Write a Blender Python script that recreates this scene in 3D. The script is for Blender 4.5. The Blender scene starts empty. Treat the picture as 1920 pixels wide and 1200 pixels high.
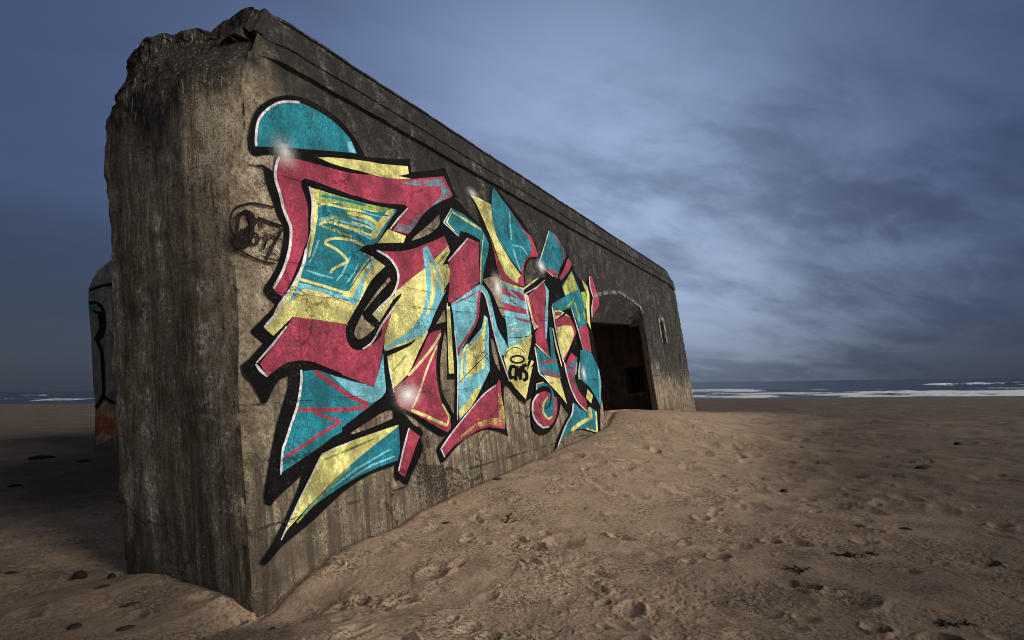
import bpy, bmesh, math, random
import numpy as np
from mathutils import Matrix, Vector
from mathutils.geometry import tessellate_polygon

C = bpy.context.scene.collection
scene = bpy.context.scene

# ------------------------------------------------------------------ camera
CAM_Z = 1.6
cam_d = bpy.data.cameras.new("camera"); cam = bpy.data.objects.new("camera", cam_d); C.objects.link(cam)
cam_d.sensor_width = 36.0; cam_d.lens = 1150/1920*36; cam_d.clip_start = 0.05; cam_d.clip_end = 20000
CR = Vector((0.999899, 0.001490, -0.014120)); CU = Vector((0.014199, -0.104933, 0.994378)); CB = Vector((-0.000000, -0.994478, -0.104944))
cam.matrix_world = Matrix(((CR.x,CU.x,CB.x,0),(CR.y,CU.y,CB.y,0),(CR.z,CU.z,CB.z,CAM_Z),(0,0,0,1)))
scene.camera = cam
scene.cycles.pixel_filter_type = 'BLACKMAN_HARRIS'; scene.cycles.filter_width = 1.1
scene.render.resolution_x = 1024; scene.render.resolution_y = 640

# ------------------------------------------------------------------ light and exposure
SUN_EL, SUN_AZ = math.radians(19), math.radians(112)      # azimuth clockwise from +Y
scene.view_settings.view_transform = 'Standard'; scene.view_settings.look = 'None'
scene.view_settings.exposure = 1.03; scene.view_settings.gamma = 1.0
sd = bpy.data.lights.new("sun", 'SUN'); sd.energy = 2.7; sd.angle = math.radians(48); sd.color = (1.0, .925, .83)
so = bpy.data.objects.new("sun", sd); C.objects.link(so)
sv = Vector((math.sin(SUN_AZ)*math.cos(SUN_EL), math.cos(SUN_AZ)*math.cos(SUN_EL), math.sin(SUN_EL)))
so.rotation_euler = sv.to_track_quat('Z', 'Y').to_euler()

class NT:
    """small helper round a node tree"""
    def __init__(s, tree): s.t = tree; s.n = tree.nodes; s.l = tree.links
    def add(s, typ, **kw):
        n = s.n.new(typ)
        for k, v in kw.items(): setattr(n, k, v)
        return n
    def put(s, sock, v):
        if isinstance(v, bpy.types.NodeSocket): s.l.new(v, sock)
        else:
            try: sock.default_value = v
            except Exception: sock.default_value = (v, v, v)
    def m(s, op, a, b=None, c=None, clamp=False):
        n = s.add('ShaderNodeMath', operation=op, use_clamp=clamp); s.put(n.inputs[0], a)
        if b is not None: s.put(n.inputs[1], b)
        if c is not None: s.put(n.inputs[2], c)
        return n.outputs[0]
    def vm(s, op, a, b=None, out=0):
        n = s.add('ShaderNodeVectorMath', operation=op); s.put(n.inputs[0], a)
        if b is not None: s.put(n.inputs[1], b)
        return n.outputs[out]
    def ss(s, x, a, b, lo=0.0, hi=1.0):
        n = s.add('ShaderNodeMapRange', interpolation_type='SMOOTHSTEP'); s.put(n.inputs[0], x)
        s.put(n.inputs[1], a); s.put(n.inputs[2], b); s.put(n.inputs[3], lo); s.put(n.inputs[4], hi)
        return n.outputs[0]
    def noise(s, vec, scale, detail=4, rough=.55, dist=0.0, dim='3D'):
        n = s.add('ShaderNodeTexNoise'); n.noise_dimensions = dim
        s.put(n.inputs['Vector'], vec); n.inputs['Scale'].default_value = scale
        n.inputs['Detail'].default_value = detail; n.inputs['Roughness'].default_value = rough
        n.inputs['Distortion'].default_value = dist
        return n.outputs[0]
    def ramp(s, x, stops):
        n = s.add('ShaderNodeValToRGB'); s.put(n.inputs[0], x); e = n.color_ramp.elements
        while len(e) < len(stops): e.new(.5)
        for el, (p, c) in zip(e, stops): el.position = p; el.color = (c[0], c[1], c[2], 1)
        return n.outputs[0]
    def mix(s, f, a, b, typ='MIX'):
        n = s.add('ShaderNodeMix', data_type='RGBA', blend_type=typ); s.put(n.inputs[0], f)
        for i, v in ((6, a), (7, b)):
            if isinstance(v, tuple): v = (v[0], v[1], v[2], 1)
            s.put(n.inputs[i], v)
        return n.outputs[2]
    def xyz(s, v):
        n = s.add('ShaderNodeSeparateXYZ'); s.put(n.inputs[0], v); return n.outputs
    def comb(s, x, y, z):
        n = s.add('ShaderNodeCombineXYZ')
        for i, v in enumerate((x, y, z)): s.put(n.inputs[i], v)
        return n.outputs[0]
    def scale(s, v, sc):
        return s.vm('MULTIPLY', v, sc)

# ------------------------------------------------------------------ world: Nishita sky under a broken cloud deck
world = bpy.data.worlds.new("World"); scene.world = world; world.use_nodes = True
w = NT(world.node_tree); w.n.clear()
tc = w.add('ShaderNodeTexCoord'); D = w.vm('NORMALIZE', tc.outputs['Generated'])
dx, dy, dz = w.xyz(D)[0:3]
sky = w.add('ShaderNodeTexSky', sky_type='NISHITA', sun_disc=False)
sky.sun_elevation = SUN_EL; sky.sun_rotation = SUN_AZ
def toward(v, power):
    v = Vector(v).normalized()
    d_ = w.m('MAXIMUM', w.vm('DOT_PRODUCT', D, tuple(v), out=1), 0.0)
    return w.m('POWER', d_, power)
zc = w.m('MAXIMUM', dz, 0.0)
glowA = toward((0.037457, 0.910892, 0.410940), 6); glowB = toward((0.108447, 0.939083, 0.326133), 22); glow2 = toward((0.313870, 0.943358, 0.107522), 45); right = toward((0.632332, 0.762135, 0.138951), 4); left = toward((-0.624787, 0.778189, 0.063737), 9)
base = w.ramp(zc, [(0, (.036,.049,.078)), (.10, (.034,.050,.098)), (.28, (.045,.067,.144)), (.50, (.041,.061,.132)), (.66, (.022,.034,.076)), (1.0, (.05,.06,.09))])
q = w.comb(w.m('DIVIDE', dx, w.m('ADD', zc, .26)), w.m('DIVIDE', dy, w.m('ADD', zc, .26)), 0.0)
rot = w.add('ShaderNodeVectorRotate', rotation_type='Z_AXIS'); w.put(rot.inputs['Vector'], q); rot.inputs['Angle'].default_value = math.radians(-28)
q = w.vm('MULTIPLY', rot.outputs[0], (.85, 1.45, 1.0))
warp = w.noise(q, .55, 3); q2 = w.vm('ADD', q, w.comb(w.m('MULTIPLY', warp, .7), w.m('MULTIPLY', warp, -.5), 0.0))
n1 = w.noise(q2, 1.3, 6, .55, .2); n2 = w.noise(q2, 3.6, 6, .6, .2); n3 = w.noise(q2, .6, 4, .5)
cl = w.m('ADD', w.m('MULTIPLY', n1, .62), w.m('MULTIPLY', n2, .38))
col = base
soft = w.ss(cl, .36, .66, 1.06, .88)
def add_light(c, rgb, f):
    return w.mix(1.0, c, w.mix(1.0, rgb, f, 'MULTIPLY'), 'ADD')
col = add_light(col, (.056,.084,.150), w.m('MULTIPLY', glowA, soft))
col = add_light(col, (.185,.232,.295), w.m('MULTIPLY', glowB, soft))
col = add_light(col, (.125,.145,.170), w.m('MULTIPLY', glow2, soft))
lowband = w.m('MULTIPLY', w.ss(zc, .62, .20), w.ss(right, .12, .75))
dark = w.m('MULTIPLY', w.ss(cl, .43, .60), w.m('ADD', w.m('MULTIPLY', w.m('MULTIPLY', lowband, .50), w.m('SUBTRACT', 1.0, w.m('MULTIPLY', glow2, .6))), .12), clamp=True)
col = w.mix(dark, col, (.027,.041,.090))
lit = w.m('MULTIPLY', w.ss(cl, .47, .36), w.m('MULTIPLY', w.m('MULTIPLY', w.ss(zc, .55, .2), w.ss(zc, .03, .14)), w.m('ADD', w.m('MULTIPLY', right, .45), w.m('MULTIPLY', glowA, .4))))
col = add_light(col, (.045,.058,.088), lit)
bank = w.m('MULTIPLY', w.m('MULTIPLY', left, w.ss(w.m('ADD', zc, w.m('MULTIPLY', w.m('SUBTRACT', n1, .5), .30)), .30, .17)), .62, clamp=True)
col = w.mix(bank, col, (.020,.030,.052))
col = w.mix(w.m('MULTIPLY', w.ss(zc, .085, .0), w.m('SUBTRACT', .62, w.m('MULTIPLY', glow2, .55))), col, (.024,.034,.062))
behind = w.ss(dy, .1, -.7)  # unseen sky behind the camera, brightened as fill light for the end face
col = add_light(col, (.205,.197,.185), behind)
nish = w.vm('MULTIPLY', sky.outputs[0], (.004,.004,.004))
col = w.vm('ADD', col, nish)
bg = w.add('ShaderNodeBackground'); bg.inputs['Strength'].default_value = .50
w.l.new(col, bg.inputs['Color'])
wo = w.add('ShaderNodeOutputWorld'); w.l.new(bg.outputs[0], wo.inputs['Surface'])


# ------------------------------------------------------------------ numpy noise
def _hash(i, j, k, seed):
    with np.errstate(over='ignore'):
        h = (i.astype(np.uint32)*np.uint32(374761393) + j.astype(np.uint32)*np.uint32(668265263)
             + k.astype(np.uint32)*np.uint32(2147483647) + np.uint32((seed*974634757+12345) & 0xffffffff))
        h = (h ^ (h >> np.uint32(13)))*np.uint32(1274126177); h = h ^ (h >> np.uint32(16))
        h = h*np.uint32(2246822519); h = h ^ (h >> np.uint32(15))
    return h.astype(np.float64)/4294967295.0
def vnoise(x, y, z, seed=0):
    xi, yi, zi = np.floor(x), np.floor(y), np.floor(z)
    fx, fy, fz = x-xi, y-yi, z-zi
    fx, fy, fz = [f*f*f*(f*(f*6-15)+10) for f in (fx, fy, fz)]
    xi, yi, zi = [a.astype(np.int64) & 0xffffff for a in (xi, yi, zi)]
    def H(a, b, c): return _hash((xi+a) & 0xffffff, (yi+b) & 0xffffff, (zi+c) & 0xffffff, seed)
    c00 = H(0,0,0)*(1-fx)+H(1,0,0)*fx; c10 = H(0,1,0)*(1-fx)+H(1,1,0)*fx
    c01 = H(0,0,1)*(1-fx)+H(1,0,1)*fx; c11 = H(0,1,1)*(1-fx)+H(1,1,1)*fx
    return (c00*(1-fy)+c10*fy)*(1-fz)+(c01*(1-fy)+c11*fy)*fz
def vnoise2(x, y, seed=0):
    xi, yi = np.floor(x), np.floor(y); fx, fy = x-xi, y-yi
    fx, fy = [f*f*f*(f*(f*6-15)+10) for f in (fx, fy)]
    xi, yi = [a.astype(np.int64) & 0xffffff for a in (xi, yi)]; k = np.zeros_like(xi)
    H = lambda a, b: _hash((xi+a) & 0xffffff, (yi+b) & 0xffffff, k, seed)
    return (H(0,0)*(1-fx)+H(1,0)*fx)*(1-fy)+(H(0,1)*(1-fx)+H(1,1)*fx)*fy
def fbm(x, y, z, octv=4, seed=0, gain=.5):
    x, y, z = [np.asarray(a, float) for a in (x, y, z)]
    a, t, n = 1.0, 0.0, 0.0
    for o in range(octv):
        t = t + a*(vnoise(x*2**o+17.3*o, y*2**o+5.1*o, z*2**o+9.7*o, seed+o)-.5); n += a; a *= gain
    return t/n*2
def fbm2(x, y, octv=4, seed=0, gain=.5):
    a, t, n = 1.0, 0.0, 0.0
    for o in range(octv):
        ca, sa = math.cos(.7*o), math.sin(.7*o)
        t = t + a*(vnoise2((x*ca-y*sa)*2**o+17.3*o, (x*sa+y*ca)*2**o+5.1*o, seed+o)-.5); n += a; a *= gain
    return t/n*2
def sstep(x, a, b):
    t = np.clip((np.asarray(x, float)-a)/(b-a), 0, 1); return t*t*(3-2*t)

# ------------------------------------------------------------------ object helpers
def mesh_obj(name, verts, faces, mats, parent=None, smooth=True, mat_idx=None, sharp=None):
    me = bpy.data.meshes.new(name)
    me.from_pydata([tuple(v) for v in verts], [], [tuple(f) for f in faces]); me.update()
    for m_ in (mats if isinstance(mats, list) else [mats]): me.materials.append(m_)
    if mat_idx is not None: me.polygons.foreach_set('material_index', np.asarray(mat_idx, dtype=np.int32))
    me.polygons.foreach_set('use_smooth', np.full(len(me.polygons), smooth))
    if sharp: me.set_sharp_from_angle(angle=math.radians(sharp))
    o = bpy.data.objects.new(name, me); C.objects.link(o)
    if parent: o.parent = parent
    return o
def grid_mesh(name, V, mats, parent=None, keep=None, smooth=True, sharp=None):
    """V: (rows, cols, 3)"""
    R_, Cn = V.shape[:2]
    me = bpy.data.meshes.new(name)
    idx = np.arange(R_*Cn).reshape(R_, Cn)
    F_ = np.stack([idx[:-1,:-1], idx[:-1,1:], idx[1:,1:], idx[1:,:-1]], -1).reshape(-1, 4)
    if keep is not None: F_ = F_[keep.reshape(-1)]
    me.vertices.add(R_*Cn); me.vertices.foreach_set('co', V.reshape(-1).astype(np.float32))
    me.loops.add(len(F_)*4); me.loops.foreach_set('vertex_index', F_.reshape(-1).astype(np.int32))
    me.polygons.add(len(F_)); me.polygons.foreach_set('loop_start', (np.arange(len(F_))*4).astype(np.int32))
    me.update(calc_edges=True); me.validate()
    for m_ in (mats if isinstance(mats, list) else [mats]): me.materials.append(m_)
    me.polygons.foreach_set('use_smooth', np.full(len(me.polygons), smooth))
    if sharp: me.set_sharp_from_angle(angle=math.radians(sharp))
    o = bpy.data.objects.new(name, me); C.objects.link(o)
    if parent: o.parent = parent
    return o
def tag(o, label=None, cat=None, group=None, kind=None):
    if label: o['label'] = label
    if cat: o['category'] = cat
    if group: o['group'] = group
    if kind: o['kind'] = kind
    return o
def material(name):
    m_ = bpy.data.materials.new(name); m_.use_nodes = True
    n = NT(m_.node_tree); n.n.clear()
    out = n.add('ShaderNodeOutputMaterial'); b = n.add('ShaderNodeBsdfPrincipled')
    n.l.new(b.outputs[0], out.inputs['Surface'])
    return m_, n, b, out

# ------------------------------------------------------------------ concrete (shared node group, in the bunker's own metres)
def concrete_group():
    g = bpy.data.node_groups.new("weathered_concrete", 'ShaderNodeTree')
    for nm, ty in (('Color','NodeSocketColor'), ('Height','NodeSocketFloat'), ('Wear','NodeSocketFloat')):
        g.interface.new_socket(name=nm, in_out='OUTPUT', socket_type=ty)
    n = NT(g); out = n.add('NodeGroupOutput')
    P = n.add('ShaderNodeTexCoord').outputs['Object']
    X, Y, Zc = n.xyz(P)[0:3]
    nbig = n.noise(P, .9, 6, .6); nmid = n.noise(P, 4.2, 6, .62); fine = n.noise(P, 27.0, 5, .7); grit = n.noise(P, 95.0, 3, .7)
    st = n.noise(n.comb(n.m('MULTIPLY', X, 4.2), n.m('MULTIPLY', Y, 4.2), n.m('MULTIPLY', Zc, .34)), 1.0, 6, .62, .35)
    st2 = n.noise(n.comb(n.m('MULTIPLY', X, 13.0), n.m('MULTIPLY', Y, 13.0), n.m('MULTIPLY', Zc, .9)), 1.0, 5, .6, .5)
    mixn = n.m('ADD', n.m('ADD', n.m('MULTIPLY', nbig, .40), n.m('MULTIPLY', nmid, .35)), n.m('ADD', n.m('MULTIPLY', st, .15), n.m('MULTIPLY', fine, .10)))
    pale = n.ramp(mixn, [(.38, (.040,.031,.022)), (.45, (.155,.120,.079)), (.505, (.30,.24,.163)), (.565, (.43,.355,.25)), (.66, (.58,.50,.375))])
    pale = n.mix(n.m('MULTIPLY', n.ss(st, .53, .66), .75), pale, (.050,.039,.027))
    pale = n.mix(n.m('MULTIPLY', n.ss(n.m('ADD', n.m('MULTIPLY', fine, .5), n.m('MULTIPLY', grit, .5)), .48, .60), .70), pale, (.055,.043,.030))
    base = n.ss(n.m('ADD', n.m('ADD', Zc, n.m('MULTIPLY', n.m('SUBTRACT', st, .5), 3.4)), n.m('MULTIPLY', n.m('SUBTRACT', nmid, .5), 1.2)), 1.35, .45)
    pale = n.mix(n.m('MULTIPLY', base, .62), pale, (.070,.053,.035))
    run = n.m('MULTIPLY', n.ss(st2, .49, .60), n.ss(n.m('ADD', Zc, n.m('MULTIPLY', n.m('SUBTRACT', st, .5), 3.0)), 2.3, .8))
    pale = n.mix(n.m('MULTIPLY', run, .72), pale, (.034,.026,.018))
    spl = n.ss(n.m('ADD', n.m('MULTIPLY', n.noise(P, 11.0, 6, .75), .6), n.m('MULTIPLY', nbig, .4)), .51, .60)
    pale = n.mix(n.m('MULTIPLY', spl, .62), pale, (.060,.046,.031))
    nb1 = n.noise(P, 44.0, 1.5, .5); nb2 = n.noise(P, 18.0, 2.5, .55); nb3 = n.noise(P, 58.0, 1.0, .5)
    pale = n.mix(n.m('MULTIPLY', n.ss(nb2, .52, .62), .60), pale, (.070,.054,.036))
    pale = n.mix(n.m('MULTIPLY', n.ss(nb1, .52, .60), .45), pale, (.050,.039,.027))
    pale = n.mix(n.m('MULTIPLY', n.m('MULTIPLY', n.ss(nb3, .60, .68), n.ss(nmid, .50, .62)), .40), pale, (.50,.45,.34))
    # soot-dark lichen that hangs down from the roof edge, further down towards the far end
    zeff = n.m('ADD', Zc, n.m('MINIMUM', n.m('MULTIPLY', X, .185), 3.1))
    gr = n.m('ADD', n.m('ADD', zeff, n.m('MULTIPLY', n.m('SUBTRACT', nbig, .5), 2.4)), n.m('ADD', n.m('MULTIPLY', n.m('SUBTRACT', st, .5), 2.6), n.m('MULTIPLY', n.m('SUBTRACT', fine, .5), .8)))
    gmask = n.ss(gr, 4.05, 5.0)
    lich = n.mix(n.ss(n.m('ADD', n.m('MULTIPLY', fine, .6), n.m('MULTIPLY', grit, .4)), .52, .66), (.011,.0105,.010), (.060,.057,.050))
    lich = n.mix(n.m('MULTIPLY', n.ss(n.m('ADD', n.m('MULTIPLY', st, .25), n.m('ADD', n.m('MULTIPLY', nbig, .3), n.m('MULTIPLY', nmid, .45))), .47, .60), n.ss(n.m('ADD', n.m('MULTIPLY', n.noise(P, 14.0, 6, .75), .6), n.m('MULTIPLY', grit, .4)), .46, .60)), lich, (.150,.140,.122))
    wallc = n.mix(gmask, pale, lich)
    # the broken end face: brown seepage, dark runs and lime streaks
    e = n.m('MULTIPLY', n.ss(n.m('ADD', Y, n.m('MULTIPLY', n.m('SUBTRACT', nmid, .5), .10)), .0, .10), n.ss(X, 1.3, .8))
    mixe = n.m('ADD', n.m('ADD', n.m('MULTIPLY', st, .30), n.m('MULTIPLY', nbig, .22)), n.m('ADD', n.m('MULTIPLY', st2, .16), n.m('MULTIPLY', nmid, .32)))
    endc = n.ramp(mixe, [(.38, (.020,.016,.012)), (.455, (.085,.066,.045)), (.52, (.190,.152,.106)), (.58, (.31,.265,.20)), (.67, (.48,.44,.37))])
    lime = n.m('MULTIPLY', n.ss(n.m('ADD', n.m('MULTIPLY', st, .6), n.m('MULTIPLY', nb2, .4)), .54, .60), n.ss(nmid, .46, .58))
    endc = n.mix(lime, endc, (.48,.45,.40))
    endc = n.mix(n.ss(n.m('ADD', Zc, n.m('MULTIPLY', n.m('SUBTRACT', st, .5), 2.6)), 3.75, 4.85), endc, n.mix(n.ss(fine, .5, .7), (.012,.011,.010), (.060,.055,.048)))
    lit_plaster = n.m('MULTIPLY', n.ss(n.m('ADD', Y, n.m('MULTIPLY', n.m('SUBTRACT', st, .5), .5)), .42, .30), n.m('MULTIPLY', n.ss(n.m('ADD', Zc, n.m('MULTIPLY', n.m('SUBTRACT', nmid, .5), 1.6)), 4.75, 4.35), n.ss(n.m('ADD', Zc, n.m('MULTIPLY', n.m('SUBTRACT', st, .5), 2.0)), 1.5, 2.9)))  # pale plaster, with the lit strip beside the corner painted in
    endc = n.mix(n.m('MULTIPLY', lit_plaster, .8), endc, n.ramp(n.m('ADD', n.m('MULTIPLY', nmid, .5), n.m('MULTIPLY', fine, .5)), [(.36, (.10,.078,.05)), (.50, (.34,.28,.195)), (.64, (.50,.43,.32))]))
    drip = n.noise(n.comb(n.m('MULTIPLY', X, 34.0), n.m('MULTIPLY', Y, 34.0), n.m('MULTIPLY', Zc, 3.2)), 1.0, 4, .6, .6)
    endc = n.mix(n.m('MULTIPLY', n.ss(drip, .54, .66), .55), endc, (.30,.25,.18))
    endc = n.mix(n.m('MULTIPLY', n.ss(drip, .46, .34), .6), endc, (.022,.016,.011))
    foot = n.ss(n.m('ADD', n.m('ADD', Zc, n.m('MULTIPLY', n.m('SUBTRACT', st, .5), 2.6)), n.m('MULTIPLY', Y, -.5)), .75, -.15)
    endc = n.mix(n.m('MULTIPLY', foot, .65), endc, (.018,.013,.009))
    endc = n.mix(n.m('MULTIPLY', n.ss(nb1, .54, .62), .45), endc, (.030,.023,.016)); endc = n.mix(n.m('MULTIPLY', n.m('MULTIPLY', n.ss(nb3, .60, .67), n.ss(nmid, .5, .6)), .45), endc, (.40,.35,.27))
    gp = n.m('MULTIPLY', n.ss(n.m('ADD', n.m('MULTIPLY', fine, .5), n.m('MULTIPLY', nmid, .5)), .49, .60), .6)
    endc = n.mix(gp, endc, (.040,.031,.022))
    colr = n.mix(e, wallc, endc)
    # rough plaster lost along the corner
    ck = n.m('MULTIPLY', n.ss(n.m('ADD', n.m('ABSOLUTE', n.m('SUBTRACT', X, .10)), n.m('MULTIPLY', n.m('SUBTRACT', nmid, .5), .22)), .22, .08), n.m('MULTIPLY', n.ss(Y, .12, .02), n.ss(n.m('ADD', Zc, n.m('MULTIPLY', nbig, 1.5)), 5.2, 4.6)))
    ckf = n.m('MULTIPLY', ck, n.ss(Zc, .5, 1.8))
    colr = n.mix(n.m('MULTIPLY', ckf, .45), colr, n.ramp(n.noise(P, 16.0, 6, .75), [(.36, (.030,.023,.016)), (.5, (.25,.195,.128)), (.65, (.42,.36,.26))]))
    # pits, joints of the pours, board marks and cracks
    pit = n.m('MULTIPLY', n.ss(n.noise(P, 21.0, 2, .5), .66, .72), n.ss(nmid, .46, .60))
    joint = None
    for zj, slope in ((2.60, .028), (2.93, -.012), (3.78, .0), (1.62, .006), (.62, .0)):
        dj = n.m('ABSOLUTE', n.m('SUBTRACT', n.m('SUBTRACT', Zc, n.m('MULTIPLY', X, slope)), n.m('ADD', zj, n.m('MULTIPLY', n.m('SUBTRACT', nmid, .5), .07))))
        jl = n.m('MULTIPLY', n.ss(dj, .016, .004), n.ss(n.noise(P, 1.7+zj*.1, 3), .44, .56))
        joint = jl if joint is None else n.m('MAXIMUM', joint, jl)
    bx = n.m('ABSOLUTE', n.m('SUBTRACT', n.m('FRACT', n.m('ADD', n.m('MULTIPLY', X, 5.6), n.m('MULTIPLY', n.m('SUBTRACT', nmid, .5), .25))), .5))
    board = n.m('MULTIPLY', n.m('MULTIPLY', n.ss(bx, .47, .495), n.ss(Zc, 2.7, 2.45)), n.ss(nbig, .42, .6))
    vo = n.add('ShaderNodeTexVoronoi', feature='DISTANCE_TO_EDGE'); vo.inputs['Scale'].default_value = .75
    n.l.new(n.vm('ADD', P, n.vm('MULTIPLY', n.comb(nmid, fine, nbig), (.9,.25,.6))), vo.inputs['Vector'])
    crack = n.m('MULTIPLY', n.ss(vo.outputs['Distance'], .011, .002), n.ss(n.noise(P, .8, 2), .48, .56))
    hole = n.m('MAXIMUM', n.m('MAXIMUM', pit, n.m('MULTIPLY', joint, n.m('SUBTRACT', .9, n.m('MULTIPLY', e, .72)))), n.m('MAXIMUM', n.m('MULTIPLY', crack, .85), n.m('MULTIPLY', board, .35)))
    colr = n.mix(n.m('MULTIPLY', hole, .85), colr, (.020,.017,.014))
    colr = n.mix(n.m('MULTIPLY', n.ss(grit, .52, .66), .45), colr, (.05,.042,.033))
    h = n.m('ADD', n.m('ADD', n.m('MULTIPLY', nmid, .55), n.m('MULTIPLY', fine, n.m('ADD', .30, n.m('MULTIPLY', ck, .9)))), n.m('ADD', n.m('MULTIPLY', grit, .20), n.m('MULTIPLY', st2, n.m('MULTIPLY', e, .35))))
    h = n.m('SUBTRACT', h, n.m('MULTIPLY', hole, .55))
    n.l.new(colr, out.inputs['Color']); n.l.new(h, out.inputs['Height'])
    n.l.new(n.m('MAXIMUM', hole, n.m('MULTIPLY', gmask, .35)), out.inputs['Wear'])

    return g
CG = concrete_group()
def use_concrete(n):
    g = n.add('ShaderNodeGroup'); g.node_tree = CG; return g.outputs
def concrete_mat(name):
    m_, n, b, out = material(name)
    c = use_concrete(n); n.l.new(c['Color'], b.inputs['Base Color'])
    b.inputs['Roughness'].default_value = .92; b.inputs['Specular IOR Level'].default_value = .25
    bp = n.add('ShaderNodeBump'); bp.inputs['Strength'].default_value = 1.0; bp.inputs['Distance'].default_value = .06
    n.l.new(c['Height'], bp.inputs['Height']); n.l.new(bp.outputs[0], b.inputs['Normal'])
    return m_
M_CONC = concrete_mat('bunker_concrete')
def paint_mat(name, col, rough=.62, wear=1.0, speck=False, var=.25):
    m_, n, b, out = material(name)
    c = use_concrete(n)
    P = n.add('ShaderNodeTexCoord').outputs['Object']
    mott = n.noise(P, 5.0, 5, .65); fine = n.noise(P, 55.0, 4, .7); patch = n.noise(P, 1.1, 3)
    lo = tuple(x*(1-var*2.5) for x in col); hi = tuple(min(.9, x*(1+var*.8)) for x in col)
    colr = n.mix(n.ss(n.m('ADD', n.m('MULTIPLY', n.noise(P, 1.9, 4, .6), .6), n.m('MULTIPLY', mott, .4)), .40, .60), lo, hi)
    g2 = n.noise(P, 24.0, 5, .72); g3 = n.noise(P, 110.0, 3, .75)
    colr = n.mix(n.m('MULTIPLY', n.ss(n.m('ADD', n.m('MULTIPLY', g2, .55), n.m('MULTIPLY', g3, .45)), .45, .58), n.m('ADD', .22, n.m('MULTIPLY', n.ss(mott, .36, .60), .55))), colr, tuple(x*.30 for x in col))
    colr = n.mix(n.m('MULTIPLY', n.ss(n.noise(P, 33.0, 5, .7), .54, .66), .35), colr, tuple(min(.85, x*1.35+.05*min(1, max(col)*4-.1)) if max(col) > .05 else x for x in col))
    nb1 = n.noise(P, 46.0, 1.5, .5); nb2 = n.noise(P, 19.0, 2, .5)
    colr = n.mix(n.m('MULTIPLY', n.ss(nb1, .53, .60), n.m('ADD', .25, n.m('MULTIPLY', n.ss(patch, .42, .60), .5))), colr, tuple(x*.28+.004 for x in col))
    colr = n.mix(n.m('MULTIPLY', n.ss(nb2, .56, .64), .40), colr, tuple(x*.40+.004 for x in col))
    st_ = n.noise(n.vm('MULTIPLY', P, (9.0, 9.0, .5)), 1.0, 5, .6)
    colr = n.mix(n.m('MULTIPLY', n.ss(st_, .50, .66), .55), colr, tuple(x*.42 for x in col))
    worn = n.ss(n.m('ADD', n.m('ADD', fine, n.m('MULTIPLY', n.m('SUBTRACT', patch, .5), .45)), n.m('MULTIPLY', c['Wear'], .14)), .64, .71)
    worn = n.m('MULTIPLY', worn, wear, clamp=True)
    colr = n.mix(worn, colr, n.mix(.5, c['Color'], (.05, .045, .035)))
    n.l.new(colr, b.inputs['Base Color'])
    b.inputs['Roughness'].default_value = rough; b.inputs['Specular IOR Level'].default_value = .18 if max(col) > .05 else .06
    bp = n.add('ShaderNodeBump'); bp.inputs['Strength'].default_value = .9; bp.inputs['Distance'].default_value = .045
    n.l.new(c['Height'], bp.inputs['Height']); n.l.new(bp.outputs[0], b.inputs['Normal'])
    if speck:
        tr = n.add('ShaderNodeBsdfTransparent'); mx = n.add('ShaderNodeMixShader')
        f = n.ss(n.m('ADD', n.noise(P, 70.0, 3, .7), n.m('MULTIPLY', n.m('SUBTRACT', n.noise(P, 6.0, 3), .5), .8)), .44, .56)
        n.l.new(f, mx.inputs[0]); n.l.new(tr.outputs[0], mx.inputs[1]); n.l.new(b.outputs[0], mx.inputs[2])
        n.l.new(mx.outputs[0], out.inputs['Surface'])
    return m_
PAINT = {
 'K': paint_mat('black_paint', (.0055,.0055,.006), .8, .8), 'k': paint_mat('thin_black_paint', (.022,.016,.013), .75, 1.6),
 'T': paint_mat('teal_paint', (.008,.185,.240)), 'B': paint_mat('light_blue_paint', (.17,.49,.59)),
 'Y': paint_mat('yellow_paint', (.74,.69,.24), var=.3), 'R': paint_mat('crimson_paint', (.35,.040,.080)),
 'P': paint_mat('cream_paint', (.78,.62,.34), .6, .6), 'W': paint_mat('white_paint', (.68,.655,.68), .6, .8),
 'G': paint_mat('lime_paint', (.26,.36,.09), var=.5), 'Ys': paint_mat('yellow_dusting', (.62,.52,.14), speck=True),
 'l': paint_mat('lime_bloom', (.36,.345,.31), .85, speck=True), 'Bs': paint_mat('blue_dusting', (.07,.30,.38), speck=True), 'C': M_CONC,
 'S': paint_mat('pale_grey_paint', (.15,.15,.147), .7, 2.4), 'O': paint_mat('sandy_orange_paint', (.42,.26,.14), .7), 'o': paint_mat('orange_paint', (.34,.10,.045), .7),
}
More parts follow.
